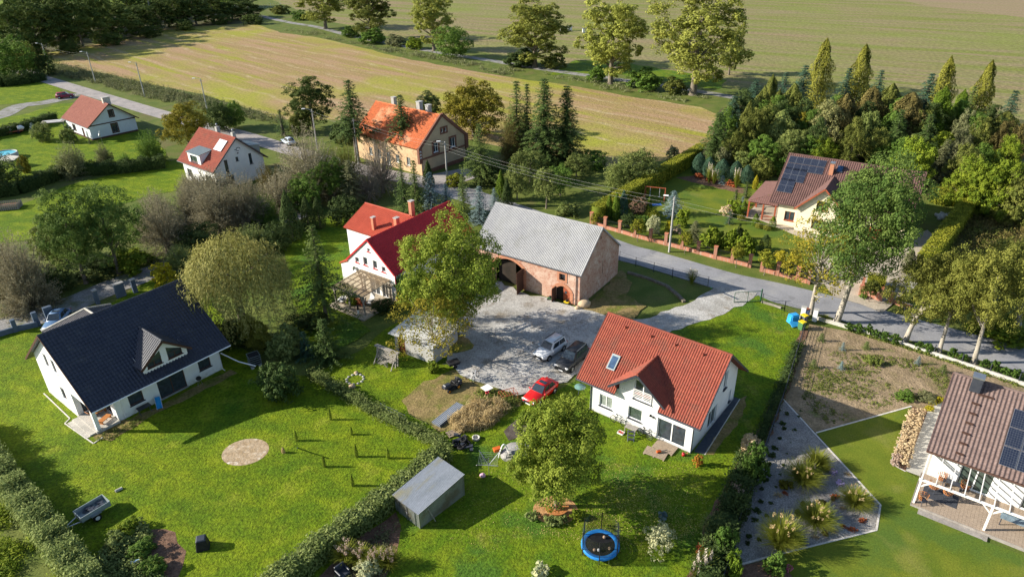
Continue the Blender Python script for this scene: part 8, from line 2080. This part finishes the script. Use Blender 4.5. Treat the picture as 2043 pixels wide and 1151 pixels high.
for k in range(7): mb.bar((-1.5, .1 + .03 * k, .35 + .2 * k), (1.5, .12 + .03 * k, .35 + .2 * k), .05, .15)
mb.build('board', MT['greywood'], t); MB().box((0, .25, 1.78), (3.2, .45, .06)).build('cover', MT['greywood'], t)
mb = MB(); r_ = random.Random(12)
for k in range(9): mb.bar((r_.uniform(-1.3, 1.3), -.4, .0), (r_.uniform(-1.3, 1.3), -.2, 1.0), .06)
mb.build('loose_pole', MT['greywood'], t)
t = O('earth_heap', 'grey heap of earth beside the yard shed', 'heap', P(905, 690), 0); MB().blob((0, 0, 0), (2.2, 1.7, .8), random.Random(5), 8, 14, .1).build('heap', G['dirt'], t)
t = O('fire_ring', 'ring of pale stones on the yard grass', 'fire ring', P(709, 758), 0); r_ = random.Random(7)
for k in range(12): a = k * PI / 6; MB().blob((.85 * math.cos(a), .85 * math.sin(a), .06), (.16, .15, .1), r_).build('stone', MT['concrete'], t)
for x, y, s, lb in ((1166, 612, .75, 'big round boulder at the corner of the barn'), (1152, 617, .35, 'smaller stone left of the boulder by the barn'), (711, 746, .25, 'grey stone pillar stump above the stone ring'), (703, 774, .35, 'pale boulder at the reedy hedge')):
 MB().blob((0, 0, s * .55), (s, s * .85, s * .75), random.Random(lb), 8, 12, .08).build('boulder', MT['tan'], None, label=lb, cat='stone').location = P(x, y)
def mower(label, p, col, rz):
 t = O('push_mower', label, 'mower', p, rz); MB().box((0, 0, .2), (.7, .5, .2)).build('deck', col, t, .06); MB().lathe([(0, 0), (.17, 0), (.15, .16), (0, .18)], (0, 0, .3), 12).build('engine', MT['black'], t)
 for x in (-.28, .28):
  for s in (-1, 1): MB().lathe([(0, -.03), (.11, -.03), (.11, .03), (0, .03)], (x, s * .28, .11), 10, (0, 1, 0)).build('wheel', MT['rubber'], t)
 MB().tube([(-.3, -.22, .25), (-1.0, -.22, .9), (-1.0, .22, .9), (-.3, .22, .25)], .02, 6).build('handle', MT['black'], t)
mower('yellow push mower by the small arched barn door', P(1131, 606), mat('yellow_paint', (.70, .50, .02), (.6, .4, .02), 3), 2.6); mower('green push mower left of the small arched barn door', P(1098, 598), mat('green_paint', (.08, .16, .08), (.06, .12, .06), 3), 2.9)
bike('dark bicycle lying against the barn corner', P(1144, 608), -.5, 'black')
# things at the dark-roofed house
rb_ = R(51.6)
t = O('deck_chair', 'blue folding deck chair at the white wall of the dark-roofed house', 'chair', at_(B, -.9, -5.9, 0), rb_ - .4)
mb = MB(); mb.bar((-.25, -.5, .05), (-.25, .5, .75), .04).bar((.25, -.5, .05), (.25, .5, .75), .04).bar((-.25, .3, .02), (-.25, -.1, .5), .04).bar((.25, .3, .02), (.25, -.1, .5), .04); mb.build('frame', MT['pvc'], t)
MB().add([(-.24, -.5, .14), (.24, -.5, .14), (.24, .5, .82), (-.24, .5, .82), (-.24, -.5, .11), (.24, -.5, .11), (.24, .5, .79), (-.24, .5, .79)], [(0, 1, 2, 3), (4, 7, 6, 5), (0, 4, 5, 1), (2, 6, 7, 3)]).build('canvas', mat('blue_canvas', (.03, .28, .62), (.02, .2, .5), 3), t)
t = O('garden_table', 'dark garden table under the window of the dark-roofed house', 'table', at_(B, -2.2, -5.75, 0), rb_)
MB().box((0, 0, .7), (1.2, .7, .04)).build('table_top', MT['anth'], t)
for x in (-.5, .5): MB().bar((x, -.3, 0), (x, .3, .68), .04).bar((x, .3, 0), (x, -.3, .68), .04).build('leg', MT['anth'], t)
t = O('kettle_grill', 'small black kettle grill at the white wall', 'grill', at_(B, 3.4, -5.8, 0), 0)
MB().lathe([(0, 0), (.22, .08), (.28, .22), (.2, .34), (0, .4)], (0, 0, .6), 14).build('kettle', MT['black'], t)
for k in range(3): a = k * 2.1; MB().bar((.1 * math.cos(a), .1 * math.sin(a), .65), (.28 * math.cos(a), .28 * math.sin(a), 0), .03).build('leg', MT['steel'], t)
for u, v, rz, lb in ((-5.2, -4.3, .4, 'wooden lounge chair in the corner porch, front one'), (-5.0, -2.7, .1, 'wooden lounge chair in the corner porch, back one')):
 t = O('lounge_chair', lb, 'chair', at_(B, u, v, 0), rb_ + rz); t.location.z = .33
 MB().box((0, 0, .3), (1.2, .55, .05)).build('seat', MT['orangewood'], t); MB().bar((-.6, 0, .32), (-1.05, 0, .75), .55, .05).build('backrest', MT['orangewood'], t)
 for x in (-.5, .5): MB().box((x, 0, .14), (.06, .5, .28)).build('leg', MT['orangewood'], t)
def edging(name, label, pts, w=.1, h=.12, m='kerb', cat='edging'):
 mb = MB(); pts = [P(*p) for p in pts]
 for a, b in zip(pts, pts[1:]): mb.bar(a + Vector((0, 0, h / 2)), b + Vector((0, 0, h / 2)), w, h)
 return mb.build(name, MT[m], None, label=label, cat=cat)
edging('garden_edging', 'stone edging strip in front of the porch of the dark-roofed house', [(88, 786), (140, 836), (130, 846), (187, 886), (205, 874)])
edging('garden_edging', 'pale stone edging around the gravel bed', [(1562, 798), (1756, 1009), (1748, 1059), (1554, 1107), (1452, 1134)], .14, .14)
edging('garden_edging', 'pale stone edging between bare plot and terrace lawn', [(1628, 865), (1818, 812)], .14, .14)
edging('garden_edging', 'stone edging around the hydrangea bed', [(1820, 813), (1777, 926), (1806, 942)], .12, .12)
edging('timber_edging', 'long grey timber beam along the mulch bed by the privet hedge', [(782, 1006), (742, 1032), (680, 1080), (610, 1134), (580, 1160)], .22, .28, 'greywood')
edging('path_kerb', 'kerb of the dark side path at the white house', [(1406, 908), (1476, 797)], .08, .1)
edging('road_kerb_log', 'pale log lying beside the driveway gate', [(1519, 604), (1558, 616)], .3, .25, 'palebark', 'log')
edging('stone_border', 'low stone border winding through the grass right of the barn', [(1252, 545), (1290, 556), (1330, 572), (1352, 590), (1365, 604)], .4, .25, 'bark', 'border')
t = MB(); t.tube([P(230, 980, .12), P(244, 973, .12)], .13, 10).build('log_piece', MT['stone'], None, label='short pale log on the big lawn above the trailer', cat='log')
MB().tube([P(593, 893), P(593, 893, 1.3)], .05, 6).build('wooden_stake', MT['greywood'], None, label='single wooden stake on the big lawn right of the sandy circle', cat='stake')
t = O('armchair', 'dark blue garden armchair at the bottom edge', 'chair', P(685, 1148), .8)
MB().box((0, 0, .25), (.8, .8, .3)).build('seat', MT['anth'], t, .05); MB().box((0, .36, .55), (.8, .14, .6)).build('backrest', MT['anth'], t, .04)
for s in (-1, 1): MB().box((s * .36, 0, .42), (.12, .7, .35)).build('armrest', MT['anth'], t, .03)
t = O('garden_sign', 'small blue and white box in the vegetable bed', 'box', P(273, 1128), .4); MB().box((0, 0, .35), (.6, .25, .2)).build('box', mat('blue_white', (.20, .42, .70), (.6, .66, .7), 4), t, .03); MB().box((0, 0, .12), (.1, .1, .24)).build('leg', MT['steel'], t)
# ------------------------------------------------------------------ fences, lamps, wires and the rest
def lamp(label, b, top, arm=(-1.4, 0), mt='concrete', head=True, ivy=False):
 h = hgt(b, top); g = P(*b)
 t = thing('street_lamp', label, 'street lamp', (g.x, g.y, 0))
 MB().tube([(0, 0, 0), (0, 0, h)], [.16, .10], 8).build('pole', MT[mt], t)
 if head:
  MB().tube([(0, 0, h - .3), (arm[0] * .6, arm[1] * .6, h + .05), (arm[0], arm[1], h + .1)], .035, 6).build('arm', MT['steel'], t)
  MB().box((arm[0] * 1.15, arm[1] * 1.15, h + .08), (.7, .3, .16), math.atan2(arm[1], arm[0])).build('lamp_head', MT['pvc'], t, .05)
 MB().bar((-.4, 0, h - .5), (.4, 0, h - .5), .07).build('crossarm', MT['steel'], t)
 return t, Vector((g.x, g.y, h - .4))
ls = [lamp('first street lamp from the left on the village road, overgrown with ivy', (97, 132), 87), lamp('second street lamp from the left on the village road, leaning pole', (191, 166), 104), lamp('third street lamp from the left beside the stubble field', (289, 194), 125), lamp('fourth street lamp from the left beside the stubble field', (414, 222), 157),
 lamp('street lamp in front of the broad dark tree left of the ochre house', (634, 300), 218), lamp('slim pole at the left wall of the ochre house', (716, 330), 236, head=False), lamp('concrete pole with lamp in front of the ochre gable', (893, 372), 283, (-.9, 0)), lamp('tall street lamp by the brick fence of the villa', (1335, 503), 393, (-.9, .3))]
hedge('ivy climbing the first street lamp', [P(97, 132) + Vector((-.3, 0, 0)), P(97, 132) + Vector((.3, 0, 0))], .6, 5, 'green_leaf', 40, .3, 61, .12, name='ivy', core=False, cat='ivy')
def wire(label, a, b, sag=.8, r=.01):
 MB().tube([a.lerp(b, i / 14) - Vector((0, 0, sag * 4 * (i / 14) * (1 - i / 14))) for i in range(15)], r, 5).build('overhead_wire', MT['concrete'], None, label=label, cat='wire')
pts = [l[1] for l in ls]
far = Vector((pts[7].x + 26, pts[7].y - 16, 7.6))
for nm, dz in (('upper', .0), ('middle', -.55), ('lower', -1.1)):
 D_ = Vector((0, 0, dz))
 wire(nm + ' wire between the ochre gable pole and the villa lamp', pts[6] + D_, pts[7] + D_, .7, .009)
 if dz > -.9:
  wire(nm + ' wire from the villa lamp to the right', pts[7] + D_, far + D_, .6, .009); wire(nm + ' wire from the ochre gable pole to the left', pts[6] + D_, pts[5] + D_, .5, .009)
  wire(nm + ' wire between the first two street lamps', pts[0] + D_, pts[1] + D_, .8, .009); wire(nm + ' wire past the silvery tree', pts[4] + D_, pts[5] + D_, .5, .009)
def pylon(label, b, top, b2):
 h = hgt(b, top); g, g2 = P(*b), P(*b2)
 t = thing('power_pole', label, 'power pole', (g.x, g.y, 0)); d = g2 - g
 MB().tube([(0, 0, 0), (0, 0, h)], [.2, .13], 8).build('mast', MT['concrete'], t); MB().tube([(d.x, d.y, 0), (0, 0, h - 1)], [.18, .12], 8).build('brace', MT['concrete'], t)
 MB().bar((-1, 0, h - .1), (1, 0, h - .1), .12).bar((-.8, 0, h - .9), (.8, 0, h - .9), .1).build('crossarm', MT['steel'], t)
pylon('tall concrete power pole with a slanting brace at the field edge', (309, 61), -4, (327, 57)); pylon('power pole with brace in front of the dark wood', (44, 80), 40, (58, 78))
# brick fence of the villa
def brickfence(label, pp, h=1.75, w=.42):
 g = P(*pp[0]); t = thing('brick_fence', label, 'fence', (g.x, g.y, 0)); q = [P(*p) - g for p in pp]
 for v in q:
  o = MB().box((v.x, v.y, h / 2), (w, w, h), R(-27)).build('pillar', MT['fencebrick'], t); MB().box((v.x, v.y, h + .04), (w + .12, w + .12, .08), R(-27)).build('cap', MT['redbrick'], o)
 for a, b in zip(q, q[1:]):
  d = (b - a).normalized() * .22
  MB().bar(a + d + Vector((0, 0, .24)), b - d + Vector((0, 0, .24)), .26, .48).build('plinth', MT['fencebrick'], t)
  mb = MB(); mb.bar(a + Vector((0, 0, .62)), b + Vector((0, 0, .62)), .04).bar(a + Vector((0, 0, 1.35)), b + Vector((0, 0, 1.35)), .04)
  n = max(3, int((b - a).length / .16))
  for i in range(1, n): p = a.lerp(b, i / n); mb.bar(p + Vector((0, 0, .5)), p + Vector((0, 0, 1.45 + .12 * math.sin(PI * i / n))), .022)
  mb.build('railing', MT['black'], t)
brickfence('long orange brick fence with pillars and black railings along the villa garden', [(1180, 446), (1207, 456), (1236, 464), (1266, 473), (1297, 481), (1328, 489), (1360, 497), (1392, 506), (1426, 516), (1460, 524), (1495, 533)])
brickfence('short orange brick fence right of the paved gate path', [(1519, 541), (1550, 549), (1590, 559), (1612, 566)])
t = thing('brick_planter', 'orange brick gate wall around the golden hedge block at the villa drive', 'wall', tuple(P(1718, 588))); g = P(1718, 588); q = [P(*p) - g for p in ((1722, 566), (1716, 590), (1754, 600), (1760, 584))]
for a, b in zip(q, q[1:]): MB().bar(a + Vector((0, 0, .45)), b + Vector((0, 0, .45)), .3, .9).build('wall', MT['fencebrick'], t)
for v in (q[1], q[2]): MB().box(v + Vector((0, 0, .7)), (.5, .5, 1.4), R(-27)).build('pillar', MT['fencebrick'], t)
t = thing('brick_fence', 'orange brick fence under the first leaning linden', 'fence', tuple(P(1775, 604))); g = P(1775, 604); b_ = P(1818, 618) - g
MB().box((0, 0, .7), (.5, .5, 1.4), R(-27)).build('pillar', MT['fencebrick'], t); MB().bar(Vector((.2, 0, .3)), b_ + Vector((0, 0, .3)), .26, .6).build('plinth', MT['fencebrick'], t)
t = O('pallet_crate', 'pale slatted crate beside the brick fence under the linden', 'crate', P(1815, 628), R(-27))
mb = MB()
for z in (.15, .4, .65):
 for s in (-1, 1): mb.box((0, s * .5, z), (1.3, .03, .14)).box((s * .65, 0, z), (.03, 1.0, .14))
mb.build('crate', MT['greywood'], t)
# kerb wall with dark fence posts by the road
kp = [(1626, 636), (1700, 658), (1780, 682), (1860, 708), (1950, 738), (2043, 770), (2120, 795)]
t = thing('kerb_wall', 'low pale kerb wall with dark posts between bare plot and road', 'wall', tuple(P(*kp[0]))); g = P(*kp[0])
for a, b in zip(kp, kp[1:]): MB().bar(P(*a) - g + Vector((0, 0, .2)), P(*b) - g + Vector((0, 0, .2)), .2, .4).build('kerb', MT['kerb'], t)
for x, y in ((1663, 647), (1709, 660), (1757, 675), (1806, 690), (1862, 708), (1917, 727), (1973, 746), (2030, 766)):
 v = P(x, y) - g; MB().bar(v + Vector((.0, .02, 0)), v + Vector((0, .02, 1.25)), .07).build('post', MT['anth'], t)
def wirefence(label, pp, step=2.5, h=1.4, name='wire_fence', post='anth', n=4):
 g = P(*pp[0]); t = thing(name, label, 'fence', (g.x, g.y, 0)); q = [P(*p) - g for p in pp]
 for a, b in zip(q, q[1:]):
  k = max(1, round((b - a).length / step))
  for i in range(k + 1):
   v = a.lerp(b, i / k); MB().bar(v, v + Vector((0, 0, h)), .06).build('post', MT[post], t)
  mb = MB()
  for i in range(n): z = h * (.15 + .8 * i / (n - 1)); mb.bar(a + Vector((0, 0, z)), b + Vector((0, 0, z)), .02)
  mb.build('wire', MT[post], t)
wirefence('dark wire fence between the red-roofed house and the bare plot', [(1606, 652), (1562, 797), (1520, 915), (1470, 1060), (1440, 1170)], n=7, h=1.3)
wirefence('green wire fence between barn lawn and road', [(1236, 520), (1268, 532), (1341, 554), (1412, 572)], 3.2)
wirefence('wire fence at the reedy hedge along the yard', [(762, 826), (810, 850)], 3, 1.3, post='steel')
wirefence('wire fence between driveway gate and tarpaulin', [(1520, 606), (1564, 622), (1610, 640)], 3)
wirefence('thin post fence across the meadow beyond the dark wood', [(440, 22), (520, 20), (560, 10)], 12, 2.2, post='pvc')
t = thing('driveway_gate', 'green wire driveway gate half open at the gravel drive', 'gate', tuple(P(1517, 602))); g = P(1517, 602); v = P(1464, 605) - g
gm = mat('green_metal', (.02, .10, .06), (.03, .13, .08), 3, rough=.5)
MB().bar((0, 0, 0), (0, 0, 1.7), .12).build('post', gm, t)
mb = MB()
for z in (.15, 1.45): mb.bar((0, 0, z), v + Vector((0, 0, z)), .05)
for k in (0, .5, 1): mb.bar(v * k + Vector((0, 0, .15)), v * k + Vector((0, 0, 1.45)), .05)
for k in range(1, 16): mb.bar(v * (k / 16) + Vector((0, 0, .15)), v * (k / 16) + Vector((0, 0, 1.45)), .008)
mb.build('leaf', gm, t)
MB().bar(P(1419, 574), P(1419, 574, 1.7), .12).build('gate_post', gm, None, label='green gate post left of the gravel drive', cat='post')
# bins, tarpaulin, meter boxes
t = O('tarpaulin_cover', 'bright blue tarpaulin over a stack at the drive fence', 'tarpaulin', P(1581, 644), .3)
MB().box((0, 0, .55), (1.2, .9, 1.1), taper=.88).build('cover', mat('blue_tarp', (.03, .28, .62), (.05, .36, .72), 4, rough=.45, bump=.8, bscale=6), t, .1, 2); MB().box((-.2, -.75, .3), (1.3, .7, .06), mtx=Matrix.Rotation(.5, 3, 'X')).build('flap', mat('blue_tarp', (.03, .28, .62), (.05, .36, .72), 4, rough=.45), t)
for x, y, c1, c2, lb in ((1598, 658, (.07, .17, .07), (.70, .52, .02), 'green wheelie bin with yellow lid by the fence'), (1602, 645, (.10, .11, .12), (.70, .52, .02), 'grey bin with a yellow lid behind the green one'), (1606, 632, (.20, .30, .55), (.25, .09, .05), 'bin with a brown cover beside the white meter box')):
 t = O('wheelie_bin', lb, 'bin', P(x, y), .5); MB().box((0, 0, .5), (.55, .6, .95), taper=1.12).build('body', mat('bin', c1, c1, 2), t, .03); MB().box((0, 0, 1.02), (.66, .72, .1)).build('lid', mat('lid', c2, c2, 2), t, .04)
 for s in (-1, 1): MB().lathe([(0, -.03), (.1, -.03), (.1, .03), (0, .03)], (s * .25, .3, .1), 10, (1, 0, 0)).build('wheel', MT['rubber'], t)
for x, y, lb in ((1600, 636, 'white meter box left of the sparse tree trunk'), (1624, 641, 'white meter box right of the sparse tree trunk')):
 t = O('meter_box', lb, 'box', P(x, y), R(-27)); MB().box((0, 0, .75), (.5, .3, 1.5)).build('cabinet', MT['pvc'], t, .02); MB().box((0, 0, 1.53), (.56, .36, .06)).build('cap', MT['concrete'], t)
# masonry fence of the dark-roofed house
t = thing('masonry_fence', 'low dark blue wall with square pillars along the lane', 'fence', tuple(P(0, 674))); g = P(0, 674)
bm = mat('dark_blue_render', (.07, .10, .15), (.09, .12, .17), 2)
for a, b in zip([(-60, 690), (33, 662), (78, 652)], [(33, 662), (78, 652), (82, 650)]): MB().bar(P(*a) - g + Vector((0, 0, .35)), P(*b) - g + Vector((0, 0, .35)), .25, .7).build('wall', bm, t)
for x, y, w, h in ((33, 662, .45, 1.6), (76, 650, .5, 1.8), (103, 640, .9, 1.9)): v = P(x, y) - g; MB().box(v + Vector((0, 0, h / 2)), (w, .45, h), .8).build('pillar', bm, t)
for x, y, w, lb in ((196, 606, .45, 'dark gate pillar nearest the garage roof'), (243, 592, 1.1, 'wide dark gate pillar with pale box behind the garage roof'), (271, 584, .5, 'dark gate pillar farthest along the lane')):
 t = O('gate_pillar', lb, 'pillar', P(x, y), .8); MB().box((0, 0, .9), (w, .5, 1.8)).build('pillar', bm, t); MB().box((0, 0, 1.84), (w + .1, .6, .08)).build('cap', MT['concrete'], t)
# villa garden, far things
t = O('swing_set', 'wooden swing frame on the shaded villa lawn', 'swing', P(1306, 398), R(-20))
MB().bar((-1.6, 0, 2.0), (1.6, 0, 2.0), .12).build('beam', MT['redwood'], t)
for x in (-1.6, 1.6):
 for s in (-1, 1): MB().bar((x, s * .9, 0), (x, 0, 2.05), .1).build('leg', MT['redwood'], t)
for x in (-.8, .7): MB().bar((x, -.2, .5), (x, -.2, 2), .02).bar((x, .2, .5), (x, .2, 2), .02).box((x, 0, .5), (.22, .5, .04)).build('swing_seat', MT['pvc'], t)
MB().box((0, 0, .04), (2.0, .9, .06)).build('play_mat', mat('blue_mat', (.05, .22, .62), (.06, .26, .7), 2), None, label='blue mat on the lawn below the swing', cat='mat').location = P(1307, 409, .06)
t = O('swimming_pool', 'round above-ground pool with stone-patterned wall', 'pool', P(12, 316), 0)
MB().lathe([(2.3, 0), (2.3, 1.1), (2.15, 1.1), (2.15, .9)], (0, 0, 0), 28).build('pool_wall', MT['stone'], t); MB().lathe([(0, 0), (2.15, 0)], (0, 0, .95), 28).build('pool_water', glassmat('pool_water', (.06, .50, .62), .08), t)
t = O('wood_crate', 'slatted wooden compost box on the left lawn', 'box', P(18, 416), .25)
mb = MB()
for k in range(12): mb.box((-1.65 + k * .3, -1, .5), (.2, .04, 1.0)).box((-1.65 + k * .3, 1, .5), (.2, .04, 1.0))
for k in range(6): mb.box((-1.75, -.85 + k * .34, .5), (.04, .2, 1.0)).box((1.75, -.85 + k * .34, .5), (.04, .2, 1.0))
mb.build('slats', MT['greywood'], t); MB().box((0, 0, .3), (3.3, 1.8, .6)).build('compost', G['mulch'], t)
t = O('satellite_dish', 'white satellite dish on a post at the cottage gable', 'dish', P(204, 284), 0)
MB().tube([(0, 0, 0), (0, 0, 1.6)], .04, 6).build('post', MT['steel'], t); MB().lathe([(0, 0), (.3, .05), (.55, .18)], (0, 0, 1.8), 16, (-.8, -.5, .35)).build('dish', MT['pvc'], t)
for x, y, rz, lb in ((22, 268, .5, 'low rusty trailer frame with white bundles left of the blue spruce'),):
 t = O('flat_cart', lb, 'cart', P(x, y), rz); MB().box((0, 0, .6), (5, 1.8, .15)).build('bed', MT['redwood'], t)
 for k in range(3): MB().blob((-1.9 + k * 2.0, .2, 1.1), (.7, .7, .5), random.Random(k)).build('bundle', MT['pvc'], t)
 for x_ in (-1.6, 1.6): MB().lathe([(0, -.9), (.35, -.9), (.35, .9), (0, .9)], (x_, 0, .35), 12, (0, 1, 0)).build('wheel', MT['rubber'], t)
for x, y, lb in ((1137, 62, 'white box beyond the fourth poplar, right one'), (1122, 64, 'white box beyond the fourth poplar, left one'), (1166, 66, 'white box left of the fifth poplar')): t = O('beehive', lb, 'box', P(x, y), 0); MB().box((0, 0, .8), (1.6, 1.4, 1.4)).build('box', MT['pvc'], t, .05); MB().box((0, 0, 1.55), (1.8, 1.6, .12)).build('lid', MT['steel'], t)
t = O('stone_heap', 'pale heap of stones behind the villa hedge', 'heap', P(1884, 434), 0); r_ = random.Random(8); mb = MB()
for k in range(40): mb.blob((r_.gauss(0, .9), r_.gauss(0, .6), .15), r_.uniform(.15, .35), r_, 5, 6)
mb.build('stones', MT['stone'], t)
# terrace of the farmhouse
for u, v, rz, lb in ((-9.6, -1.6, .4, 'white lounge chair under the pergola'),):
 t = O('lounge_chair', lb, 'chair', local(D, u, v), R(53.8) + rz); t.location.z = .2; MB().box((0, 0, .3), (1.3, .6, .08)).build('seat', MT['pvc'], t); MB().bar((.6, 0, .32), (1.1, 0, .9), .6, .06).build('backrest', MT['pvc'], t)
 for x in (-.5, .5): MB().box((x, 0, .13), (.05, .5, .26)).build('leg', MT['steel'], t)
t = O('tub_chair', 'round white egg chair with dark cushion at the pergola edge', 'chair', local(D, -11.3, 1.3), 0); t.location.z = .2; MB().lathe([(0, .0), (.4, .05), (.6, .3), (.55, .32), (.35, .12), (0, .1)], (0, 0, .2), 16, (-.3, -.2, 1)).build('shell', MT['pvc'], t); MB().blob((0, 0, .42), (.36, .36, .1), random.Random(1)).build('cushion', MT['anth'], t)
t = O('terrace_sofa', 'dark sofa under the pergola', 'sofa', local(D, -10.4, -.6), R(53.8) + 1.57); t.location.z = .2; MB().box((0, 0, .22), (1.8, .8, .4)).build('seat', MT['redwood'], t, .05); MB().box((0, .35, .55), (1.8, .15, .5)).build('backrest', MT['redwood'], t, .04)
t = O('garden_statue', 'small black and white figure on the terrace edge', 'statue', local(D, -12.2, -2.3), 0); t.location.z = .2; MB().lathe([(0, 0), (.16, 0), (.1, .2), (.13, .4), (.07, .5)], n=12).build('foot', MT['pvc'], t); MB().lathe([(.07, .5), (.14, .7), (.1, .85), (.12, 1.0), (0, 1.12)], n=12).build('figure', MT['black'], t)
# deck furniture of the bungalow
def wicker(label, p, rz, z=.25):
 t = thing('wicker_chair', label, 'chair', (p.x, p.y, z), rz); MB().box((0, 0, .42), (.55, .55, .07)).build('cushion', MT['anth'], t, .03)
 for x in (-.24, .24):
  for y in (-.24, .24): MB().bar((x, y, 0), (x * .85, y * .85, .42), .035).build('leg', MT['anth'], t)
 mb = MB()
 for k in range(11): a = PI * (-.15 + 1.3 * k / 10); mb.bar((.28 * math.cos(a), .28 * math.sin(a), .42), (.38 * math.cos(a), .38 * math.sin(a), .9), .03)
 for z_ in (.55, .72, .9): mb.tube([((.30 + .1 * (z_ - .42) * 2) * math.cos(PI * (-.15 + 1.3 * k / 10)), (.30 + .1 * (z_ - .42) * 2) * math.sin(PI * (-.15 + 1.3 * k / 10)), z_) for k in range(11)], .02, 5)
 mb.build('backrest', MT['orangewood'], t); return t
LI_ = lambda u, v: at_(I_, u, v, 0)
ri_ = R(-37.5)
wicker('wicker chair on the dark rug, left one', LI_(1.2, -1.2), ri_ + 2.8); wicker('wicker chair on the dark rug, right one', LI_(2.2, -1.3), ri_ + 3.3); wicker('wicker chair at the corner of the deck steps', LI_(.75, -3.1), ri_ + .9)
wicker('wicker chair at the dark table by the bungalow wall', LI_(1.6, .2), ri_ + 1.2); wicker('wicker chair right of the dark table by the bungalow wall', LI_(3.2, .25), ri_ + 1.9)
MB().box((0, 0, 0), (2.4, 1.5, .015)).build('deck_rug', mat('dark_rug', (.05, .055, .065), (.06, .065, .08), 5), None, label='dark rug under two wicker chairs on the deck', cat='rug').matrix_world = Matrix.Translation(LI_(1.8, -1.4) + Vector((0, 0, .264))) @ Matrix.Rotation(ri_, 4, 'Z')
t = O('deck_table', 'low dark table at the bungalow wall', 'table', LI_(2.4, .2), ri_); t.location.z = .25; MB().box((0, 0, .5), (1.1, .5, .05)).build('table_top', MT['anth'], t)
for x in (-.5, .5): MB().box((x, 0, .24), (.05, .45, .48)).build('leg', MT['anth'], t)
t = O('glass_screen', 'pale glass-topped table on the right part of the deck', 'table', LI_(7.0, -1.6), ri_); t.location.z = .25; MB().box((0, 0, .72), (2.6, 1.1, .04)).build('table_top', glassmat('table_glass', (.25, .33, .38), .08), t)
for x in (-1.2, 1.2):
 for y in (-.45, .45): MB().box((x, y, .35), (.06, .06, .7)).build('leg', MT['anth'], t)
